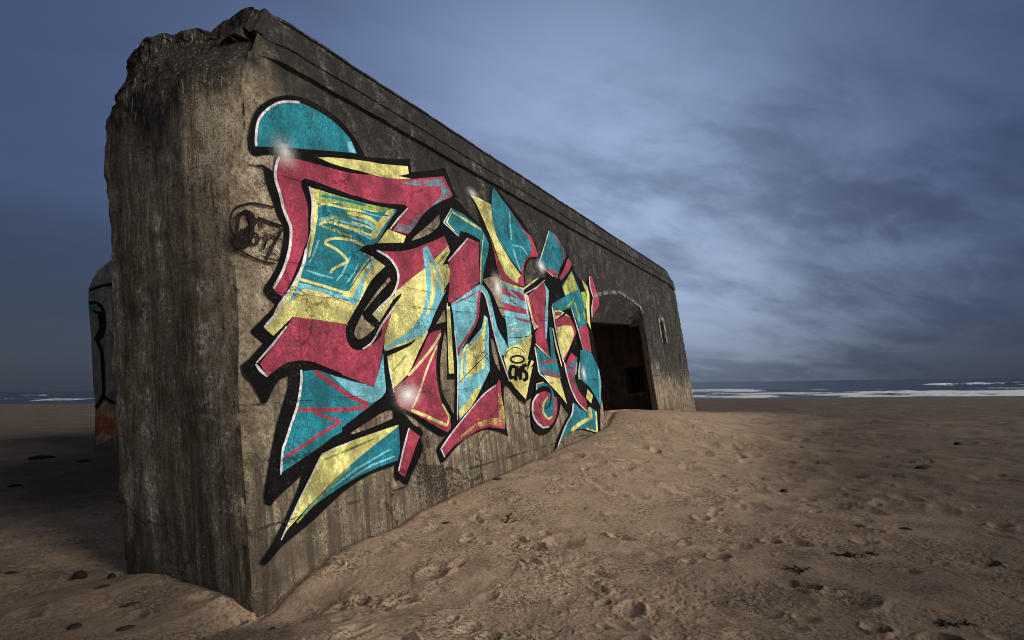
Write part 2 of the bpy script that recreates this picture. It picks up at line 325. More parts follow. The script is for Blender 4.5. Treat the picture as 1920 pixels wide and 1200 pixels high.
def paint_sheet(name, strokes, parent, off, step, soft=.017):
    """painted shapes in wall metres (u, v); one mesh, one material per colour, each coat a hair above the last"""
    V, F_, MI, mats, slot, A = [], [], [], [], {}, []
    for k, (c, pts) in strokes:
        base = c.rstrip('~')
        if base not in slot: slot[base] = len(mats); mats.append(PAINT[base])
        if soft and base == 'K' and not c.endswith('~') and len(pts) > 60:          # overspray along the outer edge of a filled black shape
            if 'mist' not in slot: slot['mist'] = len(mats); mats.append(M_SOOT)
            n_ = len(pts); ar = sum(pts[i][0]*pts[(i+1) % n_][1]-pts[(i+1) % n_][0]*pts[i][1] for i in range(n_)); sg = 1 if ar > 0 else -1
            q0 = len(V)
            for i in range(n_):
                tx, tz = pts[(i+1) % n_][0]-pts[i-1][0], pts[(i+1) % n_][1]-pts[i-1][1]; ln = math.hypot(tx, tz)+1e-6
                ox, oz = sg*tz/ln*soft, -sg*tx/ln*soft
                V += [(pts[i][0]-ox*.25, -(off+step*k-.001), pts[i][1]-oz*.25), (pts[i][0]+ox, -(off+step*k-.001), pts[i][1]+oz)]; A += [1.0, 0.0]
            for i in range(n_):
                j = (i+1) % n_; f = (q0+2*i, q0+2*i+1, q0+2*j+1, q0+2*j); F_.append(f if sg < 0 else f[::-1]); MI.append(slot['mist'])
        y = -(off + step*k); b0 = len(V)
        V += [(p[0], y, p[1]) for p in pts]; A += [1.0]*len(pts)
        if c.endswith('~'):
            fs = [(i, i+1, i+3, i+2) for i in range(0, len(pts)-2, 2)]
        else:
            fs = tessellate_polygon([[Vector((p[0], p[1], 0)) for p in pts]])
        for f in fs:
            a = 0.0
            for i in range(len(f)):
                p, q = pts[f[i]], pts[f[(i+1) % len(f)]]; a += p[0]*q[1]-q[0]*p[1]
            if abs(a) < 1e-9: continue
            f = tuple(f) if a > 0 else tuple(reversed(f))
            F_.append(tuple(b0+i for i in f)); MI.append(slot[base])
    o = mesh_obj(name, V, F_, mats, parent, smooth=False, mat_idx=MI)
    at = o.data.attributes.new('mist', 'FLOAT', 'POINT'); at.data.foreach_set('value', np.array(A, dtype=np.float32))
    return o
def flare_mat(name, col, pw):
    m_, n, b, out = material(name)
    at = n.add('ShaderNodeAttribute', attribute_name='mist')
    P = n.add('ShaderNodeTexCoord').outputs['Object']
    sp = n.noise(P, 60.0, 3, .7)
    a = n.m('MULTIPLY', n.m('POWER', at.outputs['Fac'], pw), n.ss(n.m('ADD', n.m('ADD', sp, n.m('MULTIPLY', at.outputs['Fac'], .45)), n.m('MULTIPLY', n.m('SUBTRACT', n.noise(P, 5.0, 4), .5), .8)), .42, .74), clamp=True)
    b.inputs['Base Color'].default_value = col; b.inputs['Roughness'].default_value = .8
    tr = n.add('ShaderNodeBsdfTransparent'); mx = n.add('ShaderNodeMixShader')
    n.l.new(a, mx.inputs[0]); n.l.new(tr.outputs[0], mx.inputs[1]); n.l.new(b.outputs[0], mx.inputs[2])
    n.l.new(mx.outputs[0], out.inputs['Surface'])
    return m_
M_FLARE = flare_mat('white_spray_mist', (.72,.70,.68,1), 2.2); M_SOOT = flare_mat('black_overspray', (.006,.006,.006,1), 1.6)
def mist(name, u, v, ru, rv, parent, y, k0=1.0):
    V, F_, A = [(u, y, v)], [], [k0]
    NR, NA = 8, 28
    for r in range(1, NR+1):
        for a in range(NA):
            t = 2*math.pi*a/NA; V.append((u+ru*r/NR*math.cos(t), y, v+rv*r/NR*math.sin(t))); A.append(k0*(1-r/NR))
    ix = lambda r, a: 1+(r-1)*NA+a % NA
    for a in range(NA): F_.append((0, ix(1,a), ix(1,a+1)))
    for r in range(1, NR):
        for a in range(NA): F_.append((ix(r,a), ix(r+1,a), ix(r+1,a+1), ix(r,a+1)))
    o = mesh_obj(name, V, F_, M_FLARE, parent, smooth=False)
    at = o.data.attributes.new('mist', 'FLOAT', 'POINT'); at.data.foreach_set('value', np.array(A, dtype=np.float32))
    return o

# ------------------------------------------------------------------ the frame of the tilted bunker: u along the painted wall, v up, w out of it
P0 = Vector((-2.032434, 4.953600, -0.150000)); d1 = Vector((0.441969, 0.896850, 0.017987)); dv = Vector((-0.117269, 0.037888, 0.992377)); dn = Vector((0.889332, -0.440709, 0.121918))
FRAME = Matrix(((d1.x,-dn.x,dv.x,P0.x),(d1.y,-dn.y,dv.y,P0.y),(d1.z,-dn.z,dv.z,P0.z),(0,0,0,1)))

# ------------------------------------------------------------------ sand
CONTACT = np.array([(-3.53,5.69,-0.037),(-3.37,5.61,0.006),(-3.09,5.47,0.061),(-2.98,5.42,0.066),(-2.80,5.33,0.038),(-2.48,5.17,0.018),(-2.24,5.05,-0.013),(-2.10,4.98,-0.093),(-2.01,4.94,-0.154),(-1.96,5.10,-0.144),(-1.92,5.21,-0.085),(-1.84,5.39,0.002),(-1.71,5.67,0.100),(-1.64,5.81,0.122),(-1.53,6.06,0.155),(-1.41,6.29,0.149),(-1.26,6.60,0.155),(-1.09,6.96,0.234),(-0.73,7.71,0.298),(-0.41,8.37,0.340),(0.30,9.83,0.438),(0.67,10.58,0.496),(1.29,11.85,0.565),(1.96,13.24,0.695),(2.24,13.90,0.989),(2.82,15.06,0.971),(4.01,17.42,0.818),(5.09,19.56,0.680),(6.70,22.75,0.461)])          # points where the sand meets the bunker
SX0, SN = 91.0, (.347, .938)           # waterline: distance along its normal
SEA_Z = -.6
def sand_base(x, y):
    r = np.hypot(x, y)
    s = x*SN[0]+y*SN[1]
    z = .36*sstep(r, 6, 22)*(1-.55*sstep(-x, 2, 14))
    z = z - 1.0*sstep(s, 24, SX0+5) - 1.2*sstep(s, SX0+2, SX0+40)
    return z
def contact_field(x, y):
    shp = x.shape; x = x.ravel(); y = y.ravel()
    best = np.full(x.shape, 1e9); dz_ = np.zeros_like(x); par = np.zeros_like(x)
    cb = CONTACT[:,2]-sand_base(CONTACT[:,0], CONTACT[:,1])
    for i in range(len(CONTACT)-1):
        a, b = CONTACT[i,:2], CONTACT[i+1,:2]; ab = b-a; L2 = ab@ab
        t = np.clip(((x-a[0])*ab[0]+(y-a[1])*ab[1])/L2, 0, 1)
        d_ = np.hypot(x-a[0]-ab[0]*t, y-a[1]-ab[1]*t)
        h = cb[i]*(1-t)+cb[i+1]*t; m_ = d_ < best
        best[m_] = d_[m_]; dz_[m_] = h[m_]
    return best.reshape(shp), dz_.reshape(shp)
rng = np.random.default_rng(11)
PITS = [(1.66,6.44),(1.84,5.75),(1.07,6.36),(0.49,6.11),(3.14,9.56),(6.74,10.75),(7.18,10.85),(5.38,6.99),(3.5,6.33),(3.74,6.96),(2.37,4.56),(2.79,6.26),(2.56,6.32),(2.14,7.22),(2.18,4.89),(4.14,5.57),(5.74,12.52),(4.11,11.04),(2.29,4.09),(2.57,3.9),(-.67,5.24),(-1.2,4.91),(-.86,4.83),(-.75,4.02),(-.35,3.92),(.79,4.46),(.23,3.82),(2.23,4.82),(2.55,11.21),(2.91,10.48)]
def sand_height(x, y, fine=True):
    z = sand_base(x, y)
    d_, h = contact_field(x, y)
    reach = np.where(h < 0, .75, 1.5+1.3*np.clip(h, 0, 1))
    z = z + h*np.exp(-(d_/reach)**2)
    z = z - .035*np.exp(-(d_/.06)**2)
    if not fine: return z
    r = np.hypot(x, y); near = 1-sstep(r, 40, 90); calm = sstep(d_, .05, .5)
    z = z + calm*near*(.060*fbm2(x*.42, y*.42, 2, 3) + .030*fbm2(x*1.3, y*1.3, 2, 7))
    trod = sstep(fbm2(x*.33+4, y*.33, 3, 21), -.25, .35)          # trampled patches
    z = z + calm*near*trod*.018*fbm2(x*3.1, y*3.1, 2, 31)*(1-sstep(r, 16, 30))
    z = z + calm*trod*.005*fbm2(x*8, y*8, 2, 33)*(1-sstep(r, 8, 14))
    cm = sstep(fbm2(x*1.25, y*1.25, 3, 47), .20, .45)
    z = z + calm*(1-sstep(r, 7, 11))*.006*sstep(fbm2(x*26, y*26, 2, 41, .6), .12, .40)*cm
    z = z - calm*(1-sstep(r, 7, 11))*.008*sstep(fbm2(x*24, y*24, 2, 43, .6), .20, .44)*sstep(fbm2(x*1.3+9, y*1.3, 3, 49), .05, .35)
    return z
ang = np.concatenate([np.linspace(-180, -50, 27)[:-1], np.linspace(-50, 50, 1120), np.linspace(50, 180, 27)[1:]])
ang = np.radians(ang)
rad = np.concatenate([np.linspace(.3, 2.2, 6), 1.6*613/np.arange(430, 6.5, -.5), [160, 190, 230, 300, 420, 700, 1500, 4000, 12000]])
AA, RR = np.meshgrid(ang, rad)
GX, GY = RR*np.sin(AA), RR*np.cos(AA)
GZ = sand_height(GX, GY)
GZ = np.where(RR > 150, np.minimum(GZ, np.where(GY > 0, GZ, .1)), GZ)
def dent(px_, py_, a, b, rot, depth, seed):
    """a footprint or scuff: hollow with a pushed-up rim"""
    r0 = math.hypot(px_, py_); R_ = max(a, b)*1.9
    i0, i1 = np.searchsorted(rad, r0-R_), np.searchsorted(rad, r0+R_)
    t0 = math.atan2(px_, py_); j0, j1 = np.searchsorted(ang, t0-R_/r0), np.searchsorted(ang, t0+R_/r0)
    if i1-i0 < 2 or j1-j0 < 2: return
    sx, sy = GX[i0:i1, j0:j1]-px_, GY[i0:i1, j0:j1]-py_
    c_, s_ = math.cos(rot), math.sin(rot)
    ru, rv_ = (sx*c_+sy*s_)/a, (-sx*s_+sy*c_)/b
    wob = fbm2(sx*9+seed*3.1, sy*9, 2, 61)
    rho = np.hypot(ru, rv_)*(1+.22*wob)
    prof = -depth*(1-sstep(rho, .05, 1.05)) + depth*.22*np.exp(-((rho-1.14)/.17)**2)*(1+.9*wob)
    prof = prof*(1+.5*ru)                                   # heel or toe deeper
    GZ[i0:i1, j0:j1] += prof
for k, (x_, y_) in enumerate(PITS):
    big = k in (3, 10); sz = .19 if big else .085+.02*(k % 3)
    dent(x_, y_, sz*1.25, sz, k*1.3, .045 if not big else .04, k)
k = 100
for tr in range(26):                                        # walkers' tracks
    x_, y_ = rng.uniform(-1, 16), rng.uniform(4, 26); hd = rng.uniform(0, 6.28)
    for s_ in range(14):
        x_ += .68*math.cos(hd); y_ += .68*math.sin(hd); hd += rng.uniform(-.12, .12); side = 1 if s_ % 2 else -1
        fx_, fy_ = x_-side*.11*math.sin(hd), y_+side*.11*math.cos(hd); k += 1
        if fy_ > 3.2 and math.hypot(fx_, fy_) < 32: dent(fx_, fy_, .15, .065, hd, rng.uniform(.014, .030), k)
for s_ in range(200):                                       # scuffs and old prints
    r_ = 3.4*math.exp(rng.uniform(0, 2.2)); t_ = rng.uniform(-.7, .7); k += 1
    a_ = rng.uniform(.05, .15); dent(r_*math.sin(t_), r_*math.cos(t_), a_, a_*rng.uniform(.5, .9), rng.uniform(0, 3), rng.uniform(.010, .030), k)
for s_ in range(260):                                       # trodden hollows further out
    r_ = 8*math.exp(rng.uniform(0, 1.45)); t_ = rng.uniform(-.05, .68); k += 1
    a_ = rng.uniform(.12, .30)*(1+r_/60); dent(r_*math.sin(t_), r_*math.cos(t_), a_, a_*rng.uniform(.45, .8), rng.uniform(0, 3), rng.uniform(.014, .034), k)
def sand_material():
    m_, n, b, out = material('beach_sand')
    P = n.add('ShaderNodeTexCoord').outputs['Object']
    big = n.noise(P, .22, 4, .55); mid = n.noise(P, 1.6, 5, .6); fine = n.noise(P, 16.0, 5, .65); grain = n.noise(P, 210.0, 2, .7)
    colr = n.ramp(n.m('ADD', n.m('MULTIPLY', mid, .55), n.m('MULTIPLY', fine, .45)), [(.34, (.215,.150,.098)), (.50, (.315,.228,.154)), (.66, (.385,.285,.196))])
    colr = n.mix(n.m('MULTIPLY', n.ss(n.m('ADD', n.m('ADD', n.m('MULTIPLY', n.add('ShaderNodeAttribute', attribute_name='sand_dim').outputs['Fac'], 1.0), n.m('MULTIPLY', n.m('SUBTRACT', big, .5), 1.1)), n.m('MULTIPLY', n.m('SUBTRACT', mid, .5), .6)), .1, 1.0), .92), colr, n.mix(fine, (.044,.032,.023), (.074,.054,.039)))   # painted dimming of the sand away from the bunker, with uneven edges
    # wet sand towards the waterline
    X, Y, Zc = n.xyz(P)[0:3]
    s = n.m('ADD', n.m('MULTIPLY', X, .347), n.m('MULTIPLY', Y, .938))
    wet = n.ss(n.m('ADD', s, n.m('MULTIPLY', n.m('SUBTRACT', mid, .5), 8.0)), 78.0, 91.0)
    colr = n.mix(n.m('MULTIPLY', wet, .85), colr, (.085,.066,.050))
    speck = n.m('MULTIPLY', n.ss(n.noise(P, 34.0, 3, .65), .51, .57), n.ss(n.noise(P, 2.3, 4), .46, .60))
    colr = n.mix(n.m('MULTIPLY', speck, .60), colr, (.040,.030,.024))
    colr = n.mix(n.m('MULTIPLY', n.ss(grain, .45, .75), .35), colr, (.17,.12,.085))
    n.l.new(colr, b.inputs['Base Color']); n.l.new(n.ss(wet, 0.0, 1.0, .95, .35), b.inputs['Roughness'])
    b.inputs['Specular IOR Level'].default_value = .2
    bp = n.add('ShaderNodeBump'); bp.inputs['Strength'].default_value = .9; bp.inputs['Distance'].default_value = .035
    clod = n.ss(n.noise(P, 34.0, 4, .65), .50, .66)
    lump = n.noise(n.vm('MULTIPLY', P, (1.0, 1.0, .2)), 3.4, 4, .55)
    h = n.m('ADD', n.m('ADD', n.m('ADD', n.m('MULTIPLY', fine, .40), n.m('MULTIPLY', lump, 1.0)), n.m('MULTIPLY', n.m('MULTIPLY', clod, n.ss(mid, .42, .6)), .55)), n.m('MULTIPLY', grain, .10))
    n.l.new(h, bp.inputs['Height']); n.l.new(bp.outputs[0], b.inputs['Normal'])
    return m_
sand = grid_mesh('sand', np.stack([GX, GY, GZ], -1), sand_material())
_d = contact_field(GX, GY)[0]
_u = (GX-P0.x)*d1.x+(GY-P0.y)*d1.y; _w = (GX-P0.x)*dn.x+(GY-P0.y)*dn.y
_left_dim = sstep(-_u, -.5, .5)*sstep(-GX, .6, 2.0)*.85  # shade painted into the sand left of the bunker end
at_ = sand.data.attributes.new('sand_dim', 'FLOAT', 'POINT'); at_.data.foreach_set('value', (np.maximum(.12+.88*sstep(_d, .8, 6.0), _left_dim)).ravel().astype(np.float32))  # painted light falloff: sand colour dims further from the bunker
tag(sand, kind='structure')
def ground_z(x, y):
    i = min(max(int(np.searchsorted(rad, math.hypot(x, y))), 1), len(rad)-1); j = min(max(int(np.searchsorted(ang, math.atan2(x, y))), 1), len(ang)-1)
    return float(min(GZ[i, j], GZ[i-1, j-1]))

# ------------------------------------------------------------------ sea
sa = np.radians(np.linspace(-75, 75, 1000)); sr = np.concatenate([np.exp(np.linspace(math.log(60), math.log(420), 260)), np.exp(np.linspace(math.log(440), math.log(14000), 60))])
TA, TR = np.meshgrid(sa, sr); WX, WY = TR*np.sin(TA), TR*np.cos(TA)
WS = WX*SN[0]+WY*SN[1]-SX0; WT = WX*SN[1]-WY*SN[0]
wig = 5*fbm2(WT*.03, WT*0+3, 3, 71)
far_ = sstep(WS, 10, 80)
WZ = SEA_Z + .10*fbm2(WS*.10, WT*.025, 3, 72)*sstep(WS, -2, 20)
foam = np.zeros_like(WZ)
for s0, wd_, hgt, thr, amt in ((7, 5.0, .42, -.9, 1.1), (15, 3.5, .40, -.45, 1.0), (24, 3.2, .35, -.15, .9), (36, 3.0, .4, .08, .7), (60, 4.0, .5, -.2, .9), (96, 5.0, .7, -.1, .9), (150, 5.0, .7, .1, .8), (230, 7.0, .8, .1, .8)):
    sm = s0 + wig*(1+s0*.03)
    on = sstep(fbm2(WT*.012+s0, WT*0+s0, 3, 73), thr-.06, thr+.12)*(.45+.55*sstep(fbm2(WT*.05+s0*3, WS*.02, 3, 79), -.25, .15))
    x_ = (WS-sm)/wd_
    WZ = WZ + hgt*on*np.exp(-x_*x_*1.5)*(1+.25*fbm2(WT*.2, WS*.2, 2, 74))
    foam = np.maximum(foam, amt*on*np.exp(-np.maximum(-x_*.45, x_*1.6)**2*1.6))
foam = np.maximum(foam, .75*np.exp(-((WS-1.2-.3*wig)/1.6)**2))
foam *= 1-.55*sstep(-WT, 30, 110)
foam = np.clip(foam*(1.0+1.3*fbm2(WT*.12, WS*.16, 4, 75, .65)), 0, 1.3)
def sea_material():
    m_, n, b, out = material('grey_sea_water')
    P = n.add('ShaderNodeTexCoord').outputs['Object']
    at = n.add('ShaderNodeAttribute', attribute_name='foam')
    f = n.ss(n.m('ADD', at.outputs['Fac'], n.m('MULTIPLY', n.m('SUBTRACT', n.noise(P, 1.3, 5, .7), .5), 1.0)), .42, .72)
    n.l.new(n.mix(f, (.014,.022,.024), (.46,.49,.52)), b.inputs['Base Color'])
    n.l.new(n.ss(f, 0.0, 1.0, .38, .9), b.inputs['Roughness'])
    bp = n.add('ShaderNodeBump'); bp.inputs['Strength'].default_value = .8; bp.inputs['Distance'].default_value = .35
    n.l.new(n.noise(n.vm('MULTIPLY', P, (.5, 1.1, 1)), .55, 6, .6), bp.inputs['Height']); n.l.new(bp.outputs[0], b.inputs['Normal'])
    return m_
sea = grid_mesh('sea', np.stack([WX, WY, WZ], -1), sea_material())
at_ = sea.data.attributes.new('foam', 'FLOAT', 'POINT'); at_.data.foreach_set('value', foam.ravel().astype(np.float32))
tag(sea, kind='structure')


# ------------------------------------------------------------------ bunker
bunker = bpy.data.objects.new('bunker', None); C.objects.link(bunker); bunker.matrix_world = FRAME
tag(bunker, 'long tilted concrete bunker with colourful graffiti along its wall and a dark open doorway', 'bunker')
LEN, DOOR0, DOOR1, SLIT0, SLIT1, SLV0, SLV1 = 19.9, 9.25, 14.15, 16.2, 16.6, 2.72, 3.42
ARCH_U = [9.25, 9.63, 10.14, 10.94, 11.92, 13.15, 13.9, 14.15]; ARCH_V = [3.42, 3.51, 3.61, 3.74, 3.86, 3.77, 3.66, 3.48]
cols = []                                                    # plan outline: (u, w, run) ; run breaks let the doorway columns start above the opening
for t in np.linspace(0, 1, 60): cols.append((0.0, -1.63*(1-t), 0))
def front(a, b, step): return list(np.linspace(a, b, max(2, int(round((b-a)/step))+1)))
for u in front(0, DOOR0, .05)[1:]: cols.append((u, 0, 0))
for u in front(DOOR0, DOOR1, .05): cols.append((u, 0, 1))
for u in front(DOOR1, SLIT0, .06): cols.append((u, 0, 2))
for u in front(SLIT0, SLIT1, .06)[1:]: cols.append((u, 0, 2))
for u in front(SLIT1, LEN, .06)[1:]: cols.append((u, 0, 2))
for t in np.linspace(0, 1, 60)[1:]: cols.append((LEN, -4.6*t, 2))
for t in np.linspace(0, 1, 40)[1:]: cols.append((LEN-(LEN-2.2)*t, -4.6, 2))
for t in np.linspace(0, 1, 50)[1:]: cols.append((2.2-2.2*t, -4.6+2.97*t, 2))
CUa = np.array([c[0] for c in cols]); CWa = np.array([c[1] for c in cols]); CRn = np.array([c[2] for c in cols])
nx_, nw_ = np.gradient(CUa), np.gradient(CWa)
lv = list(np.linspace(-1.3, SLV0, 78)) + list(np.linspace(SLV0, SLV1, 15))[1:] + list(np.linspace(SLV1, 4.955, 34))[1:]
prof = [(v, 0.0) for v in lv] + [(4.965, -.012), (4.985, -.012), (4.995, .045), (5.05, .05), (5.11, .045), (5.165, .05), (5.175, .012), (5.19, .012), (5.20, .04), (5.28, .035), (5.37, .03), (5.45, .035), (5.465, .0), (5.48, .0), (5.49, .03), (5.52, .02), (5.535, -.02), (5.545, -.10), (5.55, -.25), (5.555, -.5)]
V_ = np.array([p[0] for p in prof]); O_ = np.array([p[1] for p in prof])
U, VV = np.meshgrid(CUa, V_); Wd = np.meshgrid(CWa, V_)[0]; OO = np.repeat(O_[:,None], len(cols), 1); RN = np.meshgrid(CRn, V_)[0]
ARCH_W = lambda u: np.interp(u, ARCH_U, ARCH_V)+.035*fbm(np.asarray(u)*2.6, np.asarray(u)*0+.3, np.asarray(u)*0, 4, 15, .6)
top = ARCH_W(CUa)
for j in np.where(CRn == 1)[0]:                              # squeeze the rows of the doorway columns above the arch
    lo = V_[0]; s_ = (V_-lo)/(4.955-lo); VV[:, j] = np.where(V_ <= 4.955, top[j]+s_*(4.955-top[j]), V_)
# offset direction (outward) from the plan outline
nu = np.where(CWa == 0, 0., np.where(CUa >= LEN-1e-6, 1., np.where(CWa <= -4.6+1e-6, 0., np.where(CUa < 1e-6, -1., -.8))))
nw = np.where(CWa == 0, 1., np.where(CUa >= LEN-1e-6, 0., np.where(CWa <= -4.6+1e-6, -1., np.where(CUa < 1e-6, 0., -.6))))
is_c = (CUa < 1e-6) & (np.abs(CWa) < 1e-6); nu[is_c] = -.7; nw[is_c] = .7
OO = OO*np.where((CUa < 1e-6) | (CWa < -.01), 0., 1.)[None, :]
OO = OO*sstep(U, .15, .75)
U = U + nu*OO; Wd = Wd + nw*OO
# rounded far top corner
U = U - .0
VV = VV - .30*sstep(U, 18.3, 19.95)**1.5*sstep(VV, 4.6, 5.5)
U = U - np.where(U > 19, .28*sstep(VV, 4.5, 5.3), 0)
# broken nose: leans back towards the roof, knocked-off left edge, ragged top
n1_ = fbm(U*1.6, Wd*1.6, VV*1.6, 4, 5); n2_ = fbm(U*6, Wd*6, VV*6, 4, 6, .6); n3_ = fbm(U*16, Wd*16, VV*16, 3, 8)
endw = np.exp(-np.maximum(U, 0)/.9)*(U < 6)
onend0 = (CUa < 1e-6)[None, :]*np.ones_like(U) > 0
tl = sstep(VV, 4.55, 5.55)
rag = sstep(VV, 4.0, 5.2)
leftm = sstep(-Wd, .3, 1.5)
U = U + endw*(tl*(.58-.40*leftm)+.10*tl*n1_)
Wd = Wd + endw*sstep(-Wd, .9, 1.6)*(sstep(VV, 4.5, 5.6)*.22+.10*n1_*sstep(VV, 1.2, 4.0)+.035*n2_)
U = U + endw*sstep(-Wd, 1.35, 1.65)*(.03+.06*n1_)
U = U + endw*(.012*n2_+.016*n1_)*sstep(-Wd, .02, .3) + endw*rag*np.where(onend0, .2+.8*sstep(-Wd, .02, .5), .6)*(.035*n2_+.03*(1-2*np.abs(n3_)))*(Wd < .06)
VV = VV + endw*np.where(onend0, .25+.75*sstep(-Wd, .02, .6), np.where(CWa > -.01, .25, .8)[None, :])*sstep(VV, 4.7, 5.4)*(.09*n1_+.06*(.5-np.abs(n2_)*2)+.045*(.4-np.abs(n3_)*2)-.02) - endw*.22*sstep(-Wd, 1.0, 1.65)*sstep(VV, 4.8, 5.5) + endw*tl*.05*np.exp(-((Wd+.28)/.2)**2) - .06*tl*np.exp(-(U-.5)**2/.04)*(np.abs(Wd) < .1) 
# the upper part of the near corner is knocked off into a wide rough chamfer
cd = (.20*sstep(VV, 3.55, 4.05)+.05*sstep(VV, 1.6, 2.4))*(VV < 5.2)
onend = (CUa < 1e-6)[None, :]*np.ones_like(U) > 0
fr = (~onend) & (RN == 0) & (CWa > -.01)[None, :] & (U < .9)
U = np.where(onend, U + cd*np.clip(1+np.minimum(Wd, 0)/.50, 0, 1)*(1+.2*n1_), U)
U = np.where(fr, U + cd*np.clip(1-U/.55, 0, 1), U)
# chipped arris at the near corner
chip = np.exp(-((np.hypot(np.maximum(U-endw*tl*.6-cd, 0), Wd)/.09)**2))*(U < .6)
dep = chip*(.022+.085*np.maximum(n2_+.10, 0)+.02*n3_)
U = U + dep*.7; Wd = Wd - dep*.7
# weathering of the faces: the painted wall only loses material (kept under the paint), the bands and far end are rougher
face = (np.abs(nw) > .5)[None, :]*np.ones_like(U)
Wd = Wd + face*np.where(VV < 4.94, -.006*(n2_+.8)*.5-.004*(n3_+.6)*.5, (.009*n2_+.005*n3_+.010*n1_))
far_m = sstep(U, 14.2, 15.5)*(VV < 4.94)*face
Wd = Wd - far_m*(.03*np.maximum(n2_, 0)+.012*n3_)
VV = VV + face*(VV > 4.955)*(.003*n2_+.01*fbm(U*.8, U*0, VV*0, 3, 9))
SH = np.stack([U, -Wd, VV], -1)
keep = np.ones((len(V_)-1, len(cols)-1), bool)
for j in range(len(cols)-1):
    if CRn[j] != CRn[j+1]: keep[:, j] = False
    if CRn[j] == 2 and CRn[j+1] == 2 and CWa[j] == 0 and CWa[j+1] == 0 and CUa[j] >= SLIT0-1e-6 and CUa[j+1] <= SLIT1+1e-6:
        keep[(V_[:-1] >= SLV0-1e-6) & (V_[1:] <= SLV1+1e-6), j] = False
# faces wind the other way round: flip by reversing columns
shell = grid_mesh('concrete_shell', SH[:, ::-1], M_CONC, bunker, keep[:, ::-1], sharp=38)
tag(shell, 'dark weathered concrete with a broken brown end face')
roof = mesh_obj('roof', SH[-1], [tuple(range(len(cols)-1))], M_CONC, bunker, smooth=False)
# make sure the shell faces outwards
me = shell.data
ctr = Vector((10, 2.3, 2)); 
p_ = min((p for p in me.polygons if abs(p.center.y) < .02 and 3 < p.center.x < 6), key=lambda p: abs(p.center.z-2))
if p_.normal.y > 0: me.flip_normals()
if roof.data.polygons[0].normal.z < 0: roof.data.flip_normals()

# doorway: sloping hood, jambs and the dark room behind
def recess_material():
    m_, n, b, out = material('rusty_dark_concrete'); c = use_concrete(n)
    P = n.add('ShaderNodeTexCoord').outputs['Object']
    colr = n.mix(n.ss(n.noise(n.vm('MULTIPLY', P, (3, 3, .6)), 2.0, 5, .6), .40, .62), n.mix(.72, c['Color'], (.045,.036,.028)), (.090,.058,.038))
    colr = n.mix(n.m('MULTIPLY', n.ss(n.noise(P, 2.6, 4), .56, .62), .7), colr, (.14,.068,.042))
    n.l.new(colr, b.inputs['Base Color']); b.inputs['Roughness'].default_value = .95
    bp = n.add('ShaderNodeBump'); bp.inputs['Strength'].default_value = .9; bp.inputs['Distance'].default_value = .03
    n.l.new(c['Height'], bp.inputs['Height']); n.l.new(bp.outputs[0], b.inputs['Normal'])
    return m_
M_ROOM = recess_material()
us = [c[0] for c in cols if c[2] == 1]
HV = []
for r_ in range(9):
    f = r_/8
    HV.append([(u*(1-f)+f*(u+.05), .02*fbm(np.array([u*3.0]), np.array([f*2]), np.array([.5]), 3, 17)[0]*f+.40*f**1.15, float(ARCH_W(np.array([u]))[0])*(1-f)+f*(3.10+.045*(u-10.2)) + .02*math.sin(u*9+r_)*(f*(1-f)*4)) for u in us])
hood = grid_mesh('lintel_hood', np.array(HV), M_CONC, bunker); tag(hood, 'arched sloping concrete hood over the doorway')
RV, RF = [], []
def quad(a, b, c, d):
    i = len(RV); RV.extend([a, b, c, d]); RF.append((i, i+1, i+2, i+3))
R0, R1, RB, RT, RZ = 8.3, 14.85, 4.15, 3.42, -1.2
quad((DOOR0, 0, RZ), (DOOR0, .42, RZ), (DOOR0, .42, 3.46), (DOOR0, 0, 3.46))                 # left jamb
quad((DOOR1, .16, RZ), (DOOR1, 0, RZ), (DOOR1, 0, 3.52), (DOOR1, .16, 3.45))                 # right jamb
quad((DOOR0, .40, 3.06), (DOOR1+.05, .40, 3.28), (DOOR1+.05, .62, 3.30), (DOOR0, .62, 3.08))   # soffit
quad((DOOR1, .40, 3.20), (R1, .40, 3.24), (R1, .40, RT+.12), (DOOR1, .40, RT+.12)); quad((DOOR1, .40, 3.20), (R1, .40, 3.24), (R1, .62, 3.24), (DOOR1, .62, 3.20)); quad((DOOR1+.003, .14, 3.20), (DOOR1+.003, .44, 3.20), (DOOR1+.003, .44, 3.53), (DOOR1+.003, .14, 3.53))
quad((R0, .62, 3.06), (DOOR1+.05, .62, 3.29), (DOOR1+.05, .62, RT), (R0, .62, RT))
quad((DOOR1, .16, RZ), (DOOR1, .16, RT), (R1, .16, RT), (R1, .16, RZ))
quad((R0, .42, RZ), (R0, .42, RT), (DOOR0, .42, RT), (DOOR0, .42, RZ))
quad((R0, .42, RT), (R0, RB, RT), (R1, RB, RT), (R1, .16, RT))                               # ceiling
quad((R0, RB, RZ), (R1, RB, RZ), (R1, RB, RT), (R0, RB, RT))                                 # back
quad((R0, .42, RZ), (R0, RB, RZ), (R0, RB, RT), (R0, .42, RT))                               # near end
N0, N1, NZ0, NZ1 = .44, .99, 1.30, 2.06                                                      # niche in the far end wall
for (a0, a1, z0, z1) in ((.16, N0, RZ, RT), (N1, RB, RZ, RT), (N0, N1, RZ, NZ0), (N0, N1, NZ1, RT)):
    quad((R1, a0, z0), (R1, a1, z0), (R1, a1, z1), (R1, a0, z1))
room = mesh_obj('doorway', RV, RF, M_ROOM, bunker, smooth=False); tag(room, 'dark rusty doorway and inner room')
NV = []; RV, RF = [], []
q0, q1 = R1, R1+.9
quad((q0, N0, NZ0), (q1, N0, NZ0), (q1, N0, NZ1), (q0, N0, NZ1)); quad((q0, N1, NZ0), (q0, N1, NZ1), (q1, N1, NZ1), (q1, N1, NZ0))
